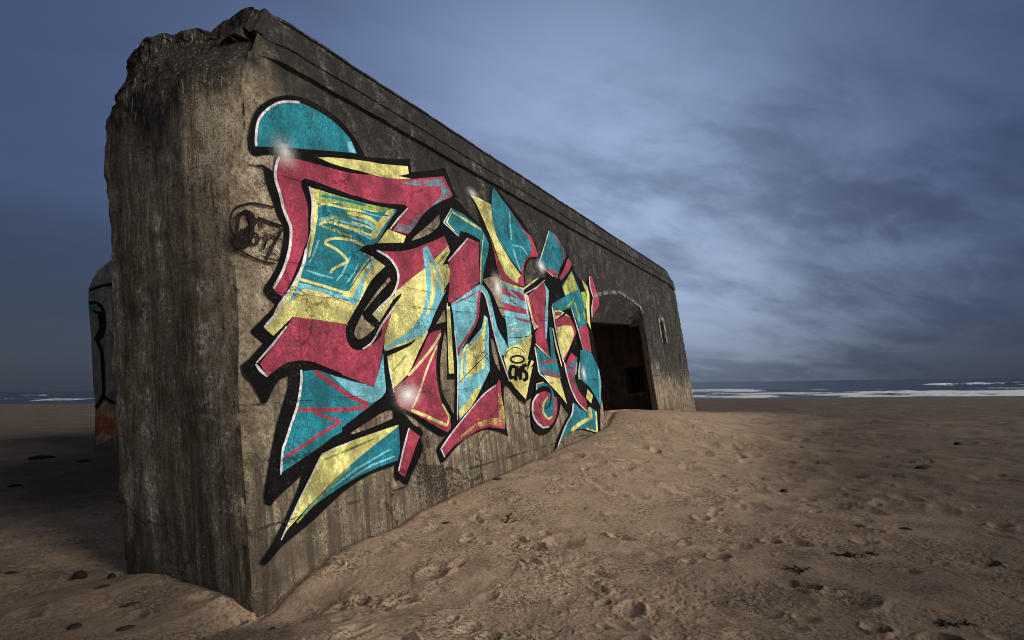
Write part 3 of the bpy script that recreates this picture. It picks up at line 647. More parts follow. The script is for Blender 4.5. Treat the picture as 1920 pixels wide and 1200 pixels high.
quad((q0, N0, NZ1), (q1, N0, NZ1), (q1, N1, NZ1), (q0, N1, NZ1)); quad((q0, N0, NZ0), (q0, N1, NZ0), (q1, N1, NZ0), (q1, N0, NZ0))
quad((q1, N0, NZ0), (q1, N1, NZ0), (q1, N1, NZ1), (q1, N0, NZ1))
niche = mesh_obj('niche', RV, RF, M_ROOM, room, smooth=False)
def box(name, x0, x1, y0, y1, z0, z1, m_, parent, bev=.01):
    bm = bmesh.new(); bmesh.ops.create_cube(bm, size=1)
    bmesh.ops.scale(bm, vec=(x1-x0, y1-y0, z1-z0), verts=bm.verts); bmesh.ops.translate(bm, vec=((x0+x1)/2, (y0+y1)/2, (z0+z1)/2), verts=bm.verts)
    bmesh.ops.bevel(bm, geom=bm.edges[:], offset=bev, segments=2, affect='EDGES')
    me_ = bpy.data.meshes.new(name); bm.to_mesh(me_); bm.free(); me_.materials.append(m_)
    o = bpy.data.objects.new(name, me_); C.objects.link(o); o.parent = parent; return o
box('sill', R1-.10, R1+.02, N0-.02, N1+.08, NZ0-.09, NZ0-.035, M_CONC, room)
# viewing slit near the far end
RV, RF = [], []
y0 = .0; yb = .55
quad((SLIT0, y0, SLV0), (SLIT0, yb, SLV0), (SLIT0, yb, SLV1), (SLIT0, y0, SLV1)); quad((SLIT1, yb, SLV0), (SLIT1, y0, SLV0), (SLIT1, y0, SLV1), (SLIT1, yb, SLV1))
quad((SLIT0, y0, SLV1), (SLIT0, yb, SLV1), (SLIT1, yb, SLV1), (SLIT1, y0, SLV1)); quad((SLIT0, y0, SLV0), (SLIT1, y0, SLV0), (SLIT1, yb, SLV0), (SLIT0, yb, SLV0))
quad((SLIT0, yb, SLV0), (SLIT1, yb, SLV0), (SLIT1, yb, SLV1), (SLIT0, yb, SLV1))
tag(mesh_obj('viewing_slit', RV, RF, M_ROOM, bunker, smooth=False), 'narrow dark viewing slit beside the doorway')

# lime that has bloomed out of the concrete along the arch and round the slit
def ribbon(path, wd_):
    out_ = []
    for i, (a, b) in enumerate(path):
        k_ = wd_*(.55+.45*math.sin(i*1.7)**2); out_ += [(a, b+k_*.75), (a, b+.012)]
    return out_
arch_path = [(u, float(ARCH_W(np.array([u]))[0])) for u in np.linspace(9.7, 14.1, 40)]
slit_r = [(16.12, 2.72), (16.0, 2.72), (16.13, 3.1), (15.95, 3.1), (16.14, 3.45), (16.0, 3.5), (16.3, 3.50), (16.3, 3.66), (16.66, 3.47), (16.8, 3.58), (16.67, 3.1), (16.9, 3.1), (16.66, 2.75), (16.8, 2.7)]
tag(paint_sheet('lime_bloom', [(0, ('l~', ribbon(arch_path, .17))), (1, ('l~', slit_r))], bunker, .030, .002), 'pale lime bloom along the doorway arch')

# ------------------------------------------------------------------ the painting on the wall
PAINTING = [
('dome','K',[(0.316,3.898),(0.311,3.925),(0.305,3.965),(0.302,4.006),(0.304,4.045),(0.31,4.086),(0.318,4.126),(0.326,4.165),(0.337,4.203),(0.352,4.243),(0.371,4.287),(0.395,4.333),(0.424,4.378),(0.462,4.423),(0.505,4.466),(0.548,4.505),(0.585,4.537),(0.62,4.564),(0.66,4.591),(0.709,4.622),(0.764,4.654),(0.818,4.681),(0.867,4.702),(0.916,4.718),(0.964,4.732),(1.014,4.744),(1.065,4.753),(1.115,4.76),(1.165,4.764),(1.215,4.765),(1.27,4.764),(1.331,4.759),(1.397,4.752),(1.461,4.742),(1.517,4.731),(1.571,4.717),(1.624,4.698),(1.681,4.671),(1.737,4.639),(1.788,4.605),(1.831,4.572),(1.867,4.537),(1.901,4.501),(1.935,4.46),(1.966,4.416),(1.987,4.386),(1.733,4.3),(1.406,4.19),(1.161,4.107),(1.041,4.064),(0.976,4.04),(0.916,4.023),(0.85,4.016),(0.789,4.016),(0.722,4.01),(0.64,3.991),(0.554,3.966),(0.483,3.942),(0.434,3.921),(0.398,3.902),(0.368,3.889),(0.344,3.888),(0.327,3.893)]),
('E','K',[(0.361,3.799),(0.384,3.8),(0.416,3.801),(0.439,3.802),(0.443,3.767),(0.448,3.715),(0.457,3.662),(0.474,3.609),(0.496,3.554),(0.516,3.501),(0.534,3.449),(0.55,3.399),(0.566,3.357),(0.583,3.332),(0.6,3.315),(0.613,3.295),(0.62,3.266),(0.624,3.234),(0.625,3.202),(0.621,3.173),(0.615,3.145),(0.605,3.112),(0.592,3.069),(0.577,3.022),(0.559,2.975),(0.54,2.929),(0.519,2.883),(0.494,2.838),(0.464,2.795),(0.431,2.754),(0.402,2.718),(0.377,2.689),(0.355,2.665),(0.341,2.645),(0.335,2.63),(0.336,2.618),(0.342,2.605),(0.353,2.589),(0.368,2.57),(0.386,2.554),(0.409,2.537),(0.434,2.522),(0.452,2.511),(0.447,2.5),(0.436,2.482),(0.404,2.449),(0.33,2.386),(0.239,2.31),(0.174,2.257),(0.171,2.251),(0.168,2.24),(0.177,2.225),(0.21,2.2),(0.255,2.169),(0.288,2.146),(0.25,2.112),(0.197,2.065),(0.149,2.023),(0.108,1.992),(0.071,1.967),(0.046,1.95),(0.054,1.931),(0.066,1.902),(0.082,1.87),(0.105,1.837),(0.132,1.8),(0.159,1.762),(0.184,1.716),(0.208,1.667),(0.225,1.633),(0.233,1.632),(0.244,1.629),(0.252,1.627),(0.262,1.633),(0.277,1.641),(0.294,1.657),(0.314,1.686),(0.337,1.722),(0.361,1.756),(0.386,1.783),(0.411,1.808),(0.44,1.829),(0.475,1.843),(0.513,1.854),(0.54,1.86),(0.536,1.829),(0.529,1.783),(0.515,1.732),(0.489,1.678),(0.457,1.62),(0.425,1.558),(0.395,1.495),(0.365,1.429),(0.334,1.355),(0.303,1.265),(0.271,1.168),(0.243,1.081),(0.219,1.009),(0.199,0.947),(0.185,0.896),(0.18,0.857),(0.182,0.829),(0.184,0.81),(0.201,0.802),(0.225,0.791),(0.243,0.783),(0.25,0.792),(0.265,0.806),(0.304,0.831),(0.393,0.876),(0.513,0.934),(0.602,0.977),(0.586,0.943),(0.561,0.893),(0.525,0.835),(0.474,0.768),(0.413,0.693),(0.355,0.624),(0.299,0.562),(0.245,0.505),(0.199,0.458),(0.159,0.424),(0.126,0.399),(0.104,0.379),(0.099,0.366),(0.104,0.358),(0.108,0.353),(0.118,0.346),(0.133,0.339),(0.161,0.343),(0.204,0.368),(0.261,0.405),(0.337,0.445),(0.441,0.483),(0.569,0.525),(0.7,0.572),(0.826,0.625),(0.953,0.683),(1.081,0.735),(1.207,0.777),(1.331,0.81),(1.463,0.838),(1.623,0.858),(1.793,0.871),(1.917,0.88),(1.913,0.849),(1.906,0.806),(1.903,0.77),(1.909,0.745),(1.917,0.726),(1.924,0.713),(1.941,0.714),(1.966,0.714),(1.983,0.715),(2.003,0.699),(2.031,0.676),(2.057,0.658),(2.08,0.649),(2.101,0.646),(2.115,0.644),(2.138,0.666),(2.172,0.701),(2.222,0.75),(2.303,0.822),(2.403,0.909),(2.474,0.985),(2.487,1.034),(2.469,1.069),(2.459,1.099),(2.476,1.125),(2.501,1.147),(2.515,1.168),(2.508,1.191),(2.489,1.214),(2.463,1.234),(2.435,1.244),(2.4,1.251),(2.354,1.274),(2.293,1.321),(2.221,1.383),(2.143,1.451),(2.071,1.507),(1.993,1.569),(1.877,1.687),(1.68,1.921),(1.455,2.198),(1.301,2.389),(1.432,2.522),(1.626,2.722),(1.796,2.92),(1.902,3.097),(1.974,3.263),(2.021,3.38),(2.174,3.409),(2.394,3.451),(2.562,3.483),(2.607,3.547),(2.675,3.641),(2.764,3.738),(2.875,3.826),(3.011,3.918),(3.177,4.019),(3.409,4.147),(3.684,4.289),(3.906,4.401),(4.013,4.449),(4.049,4.458),(4.067,4.459),(4.038,4.463),(3.997,4.47),(3.956,4.496),(3.921,4.552),(3.887,4.627),(3.855,4.695),(3.822,4.75),(3.791,4.798),(3.77,4.831),(3.683,4.794),(3.557,4.74),(3.412,4.682),(3.227,4.614),(3.028,4.543),(2.891,4.494),(2.891,4.548),(2.89,4.623),(2.89,4.677),(2.787,4.643),(2.643,4.595),(2.486,4.547),(2.317,4.499),(2.138,4.45),(1.982,4.41),(1.865,4.386),(1.764,4.368),(1.645,4.338),(1.488,4.283),(1.318,4.218),(1.168,4.168),(1.046,4.148),(0.939,4.14),(0.843,4.123),(0.747,4.08),(0.66,4.029),(0.602,3.992),(0.589,3.934),(0.57,3.854),(0.557,3.796),(0.526,3.806),(0.481,3.818),(0.441,3.824),(0.409,3.818),(0.38,3.807)]),
('N','K',[(1.673,3.229),(1.704,3.252),(1.755,3.285),(1.857,3.324),(2.067,3.376),(2.347,3.437),(2.562,3.483),(2.607,3.547),(2.675,3.641),(2.764,3.738),(2.875,3.826),(3.011,3.918),(3.177,4.019),(3.414,4.148),(3.695,4.293),(3.906,4.401),(3.939,4.402),(3.988,4.402),(4.051,4.39),(4.133,4.355),(4.23,4.307),(4.33,4.262),(4.439,4.222),(4.551,4.186),(4.632,4.16),(4.624,4.232),(4.611,4.333),(4.586,4.422),(4.536,4.485),(4.474,4.535),(4.43,4.568),(4.477,4.589),(4.547,4.618),(4.639,4.638),(4.776,4.64),(4.939,4.633),(5.058,4.627),(5.08,4.698),(5.113,4.796),(5.146,4.878),(5.181,4.925),(5.217,4.955),(5.242,4.974),(5.267,4.987),(5.307,5.003),(5.374,4.995),(5.48,4.949),(5.617,4.879),(5.765,4.806),(5.931,4.741),(6.11,4.673),(6.273,4.6),(6.406,4.514),(6.518,4.424),(6.614,4.349),(6.697,4.31),(6.763,4.288),(6.805,4.249),(6.814,4.167),(6.799,4.069),(6.786,3.999),(6.815,4),(6.856,4.001),(6.886,4.002),(6.99,4.12),(7.14,4.288),(7.274,4.437),(7.371,4.541),(7.448,4.623),(7.501,4.678),(7.563,4.686),(7.654,4.694),(7.761,4.688),(7.889,4.657),(8.035,4.61),(8.171,4.55),(8.287,4.471),(8.391,4.378),(8.478,4.297),(8.539,4.242),(8.583,4.2),(8.629,4.15),(8.682,4.08),(8.738,4.002),(8.801,3.94),(8.874,3.908),(8.954,3.893),(9.041,3.878),(9.146,3.856),(9.259,3.835),(9.339,3.82),(9.401,3.881),(9.487,3.966),(9.55,4.028),(9.606,4.041),(9.683,4.058),(9.74,4.071),(9.784,3.995),(9.846,3.888),(9.912,3.791),(9.985,3.724),(10.062,3.668),(10.11,3.611),(10.114,3.55),(10.089,3.489),(10.048,3.427),(10.002,3.365),(9.941,3.302),(9.844,3.239),(9.682,3.174),(9.49,3.109),(9.341,3.053),(9.263,3.016),(9.224,2.986),(9.208,2.936),(9.221,2.859),(9.256,2.762),(9.286,2.638),(9.299,2.475),(9.307,2.286),(9.31,2.108),(9.307,1.945),(9.299,1.791),(9.293,1.671),(9.291,1.604),(9.29,1.569),(9.287,1.526),(9.289,1.459),(9.287,1.384),(9.262,1.302),(9.194,1.22),(9.104,1.133),(9.019,1.025),(8.943,0.867),(8.872,0.69),(8.823,0.565),(8.784,0.565),(8.722,0.565),(8.621,0.577),(8.464,0.607),(8.272,0.647),(8.079,0.683),(7.891,0.715),(7.702,0.743),(7.523,0.759),(7.357,0.757),(7.2,0.744),(7.049,0.726),(6.898,0.709),(6.754,0.687),(6.634,0.661),(6.548,0.625),(6.484,0.585),(6.426,0.553),(6.364,0.537),(6.309,0.529),(6.271,0.524),(6.314,0.565),(6.378,0.624),(6.457,0.686),(6.556,0.748),(6.672,0.813),(6.793,0.878),(6.933,0.947),(7.079,1.016),(7.185,1.065),(7.155,1.082),(7.112,1.108),(7.055,1.147),(6.973,1.209),(6.88,1.282),(6.814,1.334),(6.8,1.292),(6.777,1.232),(6.731,1.167),(6.652,1.097),(6.552,1.025),(6.451,0.962),(6.355,0.916),(6.258,0.879),(6.161,0.851),(6.065,0.831),(5.969,0.82),(5.879,0.818),(5.792,0.828),(5.71,0.846),(5.639,0.873),(5.576,0.905),(5.523,0.944),(5.494,1.001),(5.498,1.09),(5.525,1.198),(5.558,1.291),(5.595,1.357),(5.638,1.407),(5.669,1.441),(5.602,1.431),(5.511,1.416),(5.439,1.4),(5.405,1.383),(5.389,1.365),(5.379,1.352),(5.306,1.386),(5.207,1.432),(5.136,1.464),(5.191,1.427),(5.267,1.376),(5.323,1.338),(5.251,1.382),(5.15,1.443),(5.053,1.504),(4.965,1.563),(4.882,1.621),(4.825,1.661),(4.793,1.664),(4.749,1.662),(4.709,1.618),(4.676,1.498),(4.648,1.336),(4.631,1.192),(4.632,1.08),(4.644,0.983),(4.654,0.917),(4.593,0.939),(4.506,0.969),(4.407,0.998),(4.293,1.026),(4.169,1.052),(4.051,1.068),(3.949,1.073),(3.852,1.069),(3.75,1.06),(3.637,1.045),(3.52,1.025),(3.41,1),(3.309,0.969),(3.214,0.933),(3.126,0.897),(3.041,0.86),(2.962,0.823),(2.899,0.796),(2.856,0.786),(2.827,0.786),(2.809,0.787),(2.789,0.823),(2.764,0.873),(2.748,0.916),(2.744,0.938),(2.751,0.953),(2.78,0.975),(2.854,1.017),(2.953,1.068),(3.026,1.105),(3.002,1.098),(2.968,1.089),(2.944,1.082),(2.913,1.087),(2.867,1.095),(2.808,1.114),(2.734,1.148),(2.648,1.192),(2.561,1.238),(2.475,1.287),(2.388,1.338),(2.311,1.38),(2.253,1.402),(2.204,1.417),(2.143,1.451),(2.049,1.517),(1.946,1.601),(1.879,1.699),(1.873,1.83),(1.9,1.979),(1.923,2.087),(1.828,2.098),(1.699,2.114),(1.591,2.125),(1.521,2.127),(1.468,2.126),(1.425,2.132),(1.39,2.151),(1.364,2.177),(1.347,2.207),(1.342,2.242),(1.346,2.281),(1.354,2.318),(1.368,2.353),(1.386,2.387),(1.399,2.41),(1.394,2.405),(1.386,2.399),(1.381,2.394),(1.439,2.456),(1.523,2.547),(1.609,2.641),(1.684,2.73),(1.759,2.821),(1.839,2.906),(1.94,2.987),(2.047,3.063),(2.124,3.117),(2.096,3.132),(2.053,3.154),(1.989,3.175),(1.885,3.194),(1.763,3.212),(1.678,3.224),(1.655,3.229),(1.664,3.23)]),
('dome','T',[(0.396,3.992),(0.397,4.016),(0.399,4.052),(0.405,4.095),(0.413,4.149),(0.426,4.211),(0.445,4.269),(0.474,4.318),(0.51,4.363),(0.552,4.408),(0.599,4.455),(0.652,4.502),(0.709,4.544),(0.77,4.581),(0.836,4.613),(0.897,4.64),(0.949,4.658),(0.996,4.67),(1.046,4.678),(1.104,4.682),(1.165,4.682),(1.228,4.68),(1.296,4.677),(1.367,4.672),(1.434,4.663),(1.497,4.647),(1.557,4.627),(1.612,4.605),(1.66,4.581),(1.703,4.555),(1.741,4.524),(1.774,4.479),(1.802,4.43),(1.822,4.394),(1.735,4.373),(1.611,4.342),(1.471,4.305),(1.31,4.26),(1.137,4.211),(0.99,4.169),(0.882,4.14),(0.794,4.116),(0.703,4.09),(0.589,4.054),(0.474,4.017)]),
('dome','B',[(1.665,4.484),(1.739,4.51),(1.812,4.394),(1.684,4.37)]),
('dome','W~',[(0.386,3.992),(0.369,3.985),(0.393,4.011),(0.362,3.999),(0.393,4.034),(0.363,4.022),(0.395,4.061),(0.364,4.05),(0.399,4.092),(0.368,4.083),(0.405,4.129),(0.375,4.12),(0.413,4.172),(0.383,4.164),(0.424,4.216),(0.395,4.211),(0.439,4.257),(0.411,4.255),(0.459,4.294),(0.433,4.297),(0.484,4.33),(0.46,4.337),(0.512,4.365),(0.49,4.375),(0.542,4.4),(0.523,4.412),(0.576,4.435),(0.558,4.449),(0.612,4.47),(0.597,4.486),(0.65,4.502),(0.637,4.521),(0.686,4.53),(0.677,4.552),(0.72,4.552),(0.715,4.577),(0.753,4.571),(0.752,4.598),(0.787,4.587),(0.789,4.615),(0.823,4.603),(0.826,4.632),(0.865,4.619),(0.87,4.65),(0.911,4.635),(0.918,4.666),(0.954,4.649),(0.961,4.681),(0.985,4.666),(0.989,4.683)]),
('E','R',[(0.659,3.979),(0.697,3.985),(0.751,3.994),(0.802,4.003),(0.837,4.012),(0.868,4.02),(0.917,4.029),(0.999,4.039),(1.102,4.05),(1.201,4.061),(1.285,4.07),(1.363,4.079),(1.443,4.088),(1.527,4.098),(1.614,4.109),(1.703,4.124),(1.805,4.145),(1.911,4.17),(1.986,4.189),(1.987,4.193),(1.988,4.198),(1.988,4.203),(2.033,4.205),(2.099,4.209),(2.186,4.221),(2.303,4.247),(2.445,4.282),(2.576,4.315),(2.676,4.339),(2.762,4.361),(2.861,4.39),(2.989,4.433),(3.133,4.484),(3.279,4.534),(3.436,4.587),(3.595,4.639),(3.709,4.676),(3.724,4.656),(3.747,4.627),(3.775,4.591),(3.813,4.542),(3.856,4.485),(3.886,4.445),(3.882,4.436),(3.871,4.423),(3.833,4.398),(3.752,4.359),(3.645,4.311),(3.538,4.259),(3.437,4.206),(3.336,4.15),(3.242,4.094),(3.158,4.037),(3.081,3.979),(3.01,3.921),(2.949,3.864),(2.893,3.808),(2.836,3.753),(2.768,3.696),(2.698,3.64),(2.65,3.602),(2.558,3.6),(2.435,3.597),(2.348,3.595),(2.453,3.701),(2.602,3.852),(2.715,3.965),(2.701,3.974),(2.677,3.985),(2.629,3.986),(2.548,3.972),(2.446,3.95),(2.341,3.928),(2.239,3.909),(2.135,3.89),(2.034,3.877),(1.932,3.871),(1.833,3.87),(1.756,3.869),(1.719,3.865),(1.702,3.86),(1.666,3.857),(1.595,3.856),(1.508,3.856),(1.413,3.856),(1.306,3.857),(1.194,3.858),(1.101,3.857),(1.035,3.853),(0.986,3.847),(0.953,3.843),(0.939,3.83),(0.92,3.813),(0.906,3.801),(0.906,3.781),(0.907,3.753),(0.912,3.725),(0.921,3.699),(0.934,3.673),(0.945,3.644),(0.953,3.611),(0.958,3.574),(0.962,3.537),(0.964,3.497),(0.964,3.456),(0.964,3.427),(0.962,3.438),(0.96,3.452),(0.958,3.463),(0.952,3.397),(0.944,3.305),(0.932,3.228),(0.914,3.182),(0.893,3.15),(0.872,3.117),(0.853,3.078),(0.833,3.038),(0.814,3),(0.796,2.968),(0.778,2.939),(0.758,2.904),(0.732,2.858),(0.703,2.807),(0.677,2.763),(0.654,2.728),(0.634,2.698),(0.613,2.67),(0.59,2.637),(0.567,2.605),(0.552,2.583),(0.536,2.591),(0.514,2.603),(0.493,2.614),(0.474,2.626),(0.457,2.637),(0.445,2.646),(0.477,2.687),(0.522,2.747),(0.564,2.807),(0.594,2.856),(0.619,2.904),(0.643,2.955),(0.666,3.014),(0.688,3.076),(0.704,3.13),(0.714,3.17),(0.719,3.202),(0.72,3.23),(0.717,3.256),(0.709,3.279),(0.701,3.305),(0.689,3.343),(0.677,3.384),(0.668,3.413),(0.672,3.401),(0.679,3.385),(0.683,3.374),(0.667,3.424),(0.643,3.494),(0.624,3.561),(0.613,3.616),(0.605,3.667),(0.6,3.713),(0.597,3.753),(0.596,3.788),(0.598,3.819),(0.602,3.848),(0.61,3.875),(0.619,3.901),(0.632,3.93),(0.648,3.959)]),
('E','Bs',[(2.612,4.269),(2.674,4.294),(2.77,4.332),(2.906,4.382),(3.127,4.455),(3.404,4.544),(3.612,4.611),(3.688,4.562),(3.793,4.492),(3.871,4.44),(3.782,4.395),(3.659,4.331),(3.54,4.267),(3.437,4.209),(3.337,4.151),(3.242,4.094),(3.15,4.039),(3.063,3.985),(2.988,3.93),(2.932,3.871),(2.887,3.81),(2.836,3.753),(2.767,3.7),(2.693,3.651),(2.641,3.617),(2.559,3.616),(2.45,3.614),(2.371,3.613),(2.401,3.639),(2.441,3.675),(2.471,3.702),(2.549,3.711),(2.659,3.723),(2.741,3.733),(2.765,3.771),(2.802,3.827),(2.861,3.887),(2.956,3.949),(3.075,4.016),(3.189,4.081),(3.288,4.143),(3.38,4.201),(3.457,4.254),(3.516,4.3),(3.559,4.339),(3.588,4.366),(3.579,4.4),(3.567,4.448),(3.558,4.483),(3.39,4.439),(3.164,4.381),(2.968,4.333),(2.82,4.304),(2.696,4.283)]),
('E','Y',[(2.254,3.588),(2.612,3.578),(2.539,3.476),(2.034,3.38)]),
('E','Y',[(1.172,4.14),(1.237,4.161),(1.336,4.192),(1.461,4.228),(1.633,4.271),(1.839,4.321),(2.012,4.361),(2.095,4.377),(2.134,4.382),(2.213,4.398),(2.4,4.444),(2.64,4.506),(2.821,4.553),(2.822,4.523),(2.824,4.482),(2.826,4.453),(2.752,4.422),(2.653,4.381),(2.583,4.352),(2.664,4.364),(2.777,4.382),(2.862,4.395),(2.791,4.373),(2.69,4.343),(2.576,4.312),(2.445,4.281),(2.304,4.251),(2.187,4.228),(2.108,4.218),(2.048,4.214),(1.989,4.209),(1.919,4.201),(1.849,4.191),(1.801,4.185),(1.845,4.192),(1.907,4.203),(1.952,4.211),(1.861,4.197),(1.736,4.177),(1.621,4.161),(1.529,4.15),(1.445,4.142),(1.368,4.137),(1.291,4.137),(1.22,4.139)]),
('E','Y',[(1.017,3.771),(1.052,3.771),(1.105,3.773),(1.182,3.776),(1.3,3.781),(1.446,3.789),(1.571,3.796),(1.643,3.799),(1.69,3.8),(1.746,3.804),(1.829,3.81),(1.923,3.819),(2.027,3.83),(2.152,3.844),(2.287,3.861),(2.394,3.874),(2.448,3.879),(2.469,3.88),(2.48,3.881),(2.413,3.812),(2.319,3.716),(2.23,3.622),(2.155,3.533),(2.084,3.446),(2.015,3.379),(1.945,3.344),(1.878,3.328),(1.818,3.311),(1.764,3.282),(1.715,3.252),(1.682,3.231),(1.671,3.223),(1.674,3.223),(1.678,3.224),(1.71,3.221),(1.757,3.215),(1.809,3.207),(1.866,3.194),(1.929,3.179),(1.987,3.164),(2.041,3.147),(2.09,3.13),(2.124,3.117),(2.047,3.063),(1.94,2.987),(1.839,2.906),(1.759,2.821),(1.684,2.73),(1.609,2.641),(1.524,2.548),(1.44,2.457),(1.381,2.394),(1.377,2.374),(1.395,2.379),(1.364,2.388),(1.24,2.391),(1.075,2.397),(0.931,2.402),(0.815,2.405),(0.715,2.408),(0.648,2.409),(0.574,2.351),(0.475,2.273),(0.406,2.218),(0.387,2.23),(0.361,2.247),(0.339,2.262),(0.325,2.273),(0.314,2.282),(0.307,2.288),(0.327,2.305),(0.355,2.33),(0.388,2.364),(0.424,2.415),(0.463,2.476),(0.505,2.533),(0.551,2.579),(0.6,2.621),(0.645,2.665),(0.683,2.714),(0.718,2.766),(0.748,2.815),(0.774,2.86),(0.797,2.903),(0.819,2.948),(0.845,3),(0.871,3.053),(0.894,3.103),(0.912,3.145),(0.927,3.182),(0.943,3.221),(0.96,3.263),(0.977,3.306),(0.993,3.351),(1.008,3.394),(1.021,3.439),(1.028,3.498),(1.028,3.589),(1.022,3.695)]),
('E','T',[(1.07,3.723),(1.08,3.691),(1.093,3.648),(1.103,3.617),(1.218,3.65),(1.39,3.696),(1.563,3.733),(1.716,3.741),(1.868,3.736),(2.014,3.743),(2.156,3.779),(2.29,3.828),(2.393,3.866),(2.449,3.88),(2.469,3.879),(2.48,3.878),(2.413,3.81),(2.319,3.715),(2.23,3.622),(2.155,3.534),(2.084,3.446),(2.015,3.379),(1.945,3.344),(1.878,3.328),(1.818,3.311),(1.764,3.282),(1.715,3.252),(1.682,3.231),(1.671,3.223),(1.674,3.223),(1.678,3.224),(1.721,3.217),(1.782,3.206),(1.837,3.196),(1.88,3.188),(1.917,3.182),(1.942,3.177),(1.902,3.124),(1.846,3.047),(1.789,2.97),(1.728,2.889),(1.667,2.807),(1.624,2.75),(1.642,2.755),(1.667,2.762),(1.685,2.767),(1.656,2.73),(1.615,2.679),(1.58,2.638),(1.554,2.619),(1.533,2.609),(1.519,2.604),(1.471,2.61),(1.402,2.619),(1.32,2.631),(1.22,2.651),(1.11,2.674),(1.012,2.69),(0.927,2.695),(0.853,2.693),(0.802,2.692),(0.777,2.665),(0.74,2.628),(0.703,2.595),(0.663,2.568),(0.622,2.545),(0.594,2.529),(0.624,2.565),(0.669,2.617),(0.711,2.673),(0.745,2.725),(0.777,2.78),(0.807,2.841),(0.836,2.911),(0.863,2.987),(0.889,3.058),(0.911,3.116),(0.931,3.169),(0.955,3.223),(0.986,3.279),(1.021,3.337),(1.049,3.409),(1.062,3.515),(1.067,3.636)]),
('E','B',[(0.752,2.746),(0.794,2.746),(0.859,2.744),(0.958,2.737),(1.127,2.72),(1.34,2.696),(1.502,2.679),(1.514,2.683),(1.534,2.691),(1.562,2.714),(1.608,2.767),(1.663,2.837),(1.702,2.888),(1.701,2.857),(1.698,2.812),(1.685,2.767),(1.654,2.721),(1.615,2.674),(1.58,2.638),(1.554,2.619),(1.533,2.609),(1.519,2.604),(1.471,2.61),(1.402,2.619),(1.32,2.631),(1.22,2.651),(1.11,2.674),(1.012,2.69),(0.927,2.695),(0.853,2.693),(0.802,2.692),(0.777,2.665),(0.74,2.628),(0.703,2.595),(0.663,2.568),(0.622,2.545),(0.594,2.529),(0.626,2.568),(0.673,2.624),(0.711,2.673),(0.732,2.705),(0.744,2.73)]),
('E','G',[(1.075,3.764),(1.093,3.765),(1.122,3.766),(1.181,3.77),(1.295,3.777),(1.443,3.787),(1.571,3.796),(1.644,3.799),(1.69,3.8),(1.746,3.804),(1.829,3.81),(1.923,3.819),(2.027,3.83),(2.155,3.844),(2.294,3.861),(2.394,3.874),(2.338,3.847),(2.259,3.811),(2.175,3.781),(2.097,3.766),(2.015,3.758),(1.92,3.746),(1.797,3.723),(1.664,3.697),(1.556,3.682),(1.493,3.692),(1.45,3.712),(1.394,3.714),(1.302,3.679),(1.2,3.627),(1.129,3.59),(1.113,3.641),(1.091,3.712)]),
('E','Y',[(1.046,3.767),(1.16,3.781),(1.119,3.633),(1.083,3.454),(1.038,3.444),(1.043,3.614)]),
('E','Y',[(1.035,3.499),(1.103,3.506),(1.026,3.265),(0.939,3.03),(0.908,3.016),(0.965,3.207)]),
('E','G',[(1.556,3.682),(1.732,3.7),(1.878,3.71),(1.798,3.666),(1.551,3.645)]),
('E','T~',[(1.123,3.559),(1.131,3.585),(1.164,3.553),(1.179,3.602),(1.229,3.562),(1.244,3.611),(1.302,3.571),(1.319,3.621),(1.371,3.579),(1.389,3.629),(1.434,3.585),(1.453,3.636),(1.496,3.591),(1.516,3.642),(1.559,3.596),(1.58,3.648),(1.623,3.602),(1.644,3.654),(1.696,3.608),(1.717,3.662),(1.774,3.615),(1.796,3.669),(1.845,3.622),(1.867,3.676),(1.9,3.639),(1.912,3.669)]),
('E','G~',[(1.539,3.591),(1.552,3.624),(1.575,3.582),(1.599,3.641),(1.635,3.587),(1.66,3.647),(1.7,3.592),(1.728,3.652),(1.757,3.593),(1.791,3.654),(1.802,3.591),(1.845,3.652),(1.846,3.585),(1.893,3.646),(1.888,3.578),(1.938,3.639),(1.929,3.571),(1.98,3.632),(1.97,3.563),(2.024,3.624),(2.011,3.554),(2.067,3.614),(2.048,3.545),(2.105,3.606),(2.087,3.552),(2.118,3.586)]),
('E','Y~',[(1.544,3.615),(1.552,3.637),(1.578,3.61),(1.594,3.649),(1.633,3.615),(1.649,3.655),(1.695,3.621),(1.711,3.661),(1.75,3.625),(1.768,3.665),(1.799,3.628),(1.817,3.669),(1.844,3.632),(1.864,3.673),(1.886,3.633),(1.912,3.674),(1.925,3.629),(1.96,3.67),(1.968,3.617),(2.009,3.656),(2.012,3.598),(2.058,3.636),(2.052,3.578),(2.099,3.615),(2.092,3.572),(2.117,3.593)]),
('E','Y~',[(1.522,3.475),(1.535,3.492),(1.738,3.435),(1.76,3.468),(1.963,3.436),(1.974,3.455)]),
('E','Y~',[(2.354,3.86),(2.406,3.84),(2.294,3.835),(2.387,3.798),(2.238,3.787),(2.33,3.75),(2.179,3.736),(2.272,3.7),(2.131,3.693),(2.226,3.66),(2.1,3.663),(2.199,3.635),(2.077,3.639),(2.181,3.616),(2.057,3.617),(2.162,3.595),(2.033,3.589),(2.136,3.567),(1.996,3.549),(2.099,3.526),(1.953,3.501),(2.054,3.478),(1.913,3.456),(2.013,3.433),(1.908,3.42),(1.963,3.408)]),
('E','Y~',[(1.503,3.322),(1.513,3.339),(1.632,3.304),(1.653,3.336),(1.775,3.295),(1.787,3.313)]),
('E','T~',[(1.173,3.713),(1.178,3.73),(1.209,3.712),(1.219,3.743),(1.265,3.719),(1.276,3.751),(1.33,3.727),(1.341,3.759),(1.393,3.735),(1.405,3.767),(1.454,3.741),(1.468,3.774),(1.519,3.746),(1.533,3.78),(1.584,3.752),(1.598,3.785),(1.647,3.757),(1.662,3.791),(1.712,3.763),(1.727,3.797),(1.78,3.769),(1.795,3.803),(1.84,3.775),(1.855,3.809),(1.886,3.786),(1.895,3.805)]),
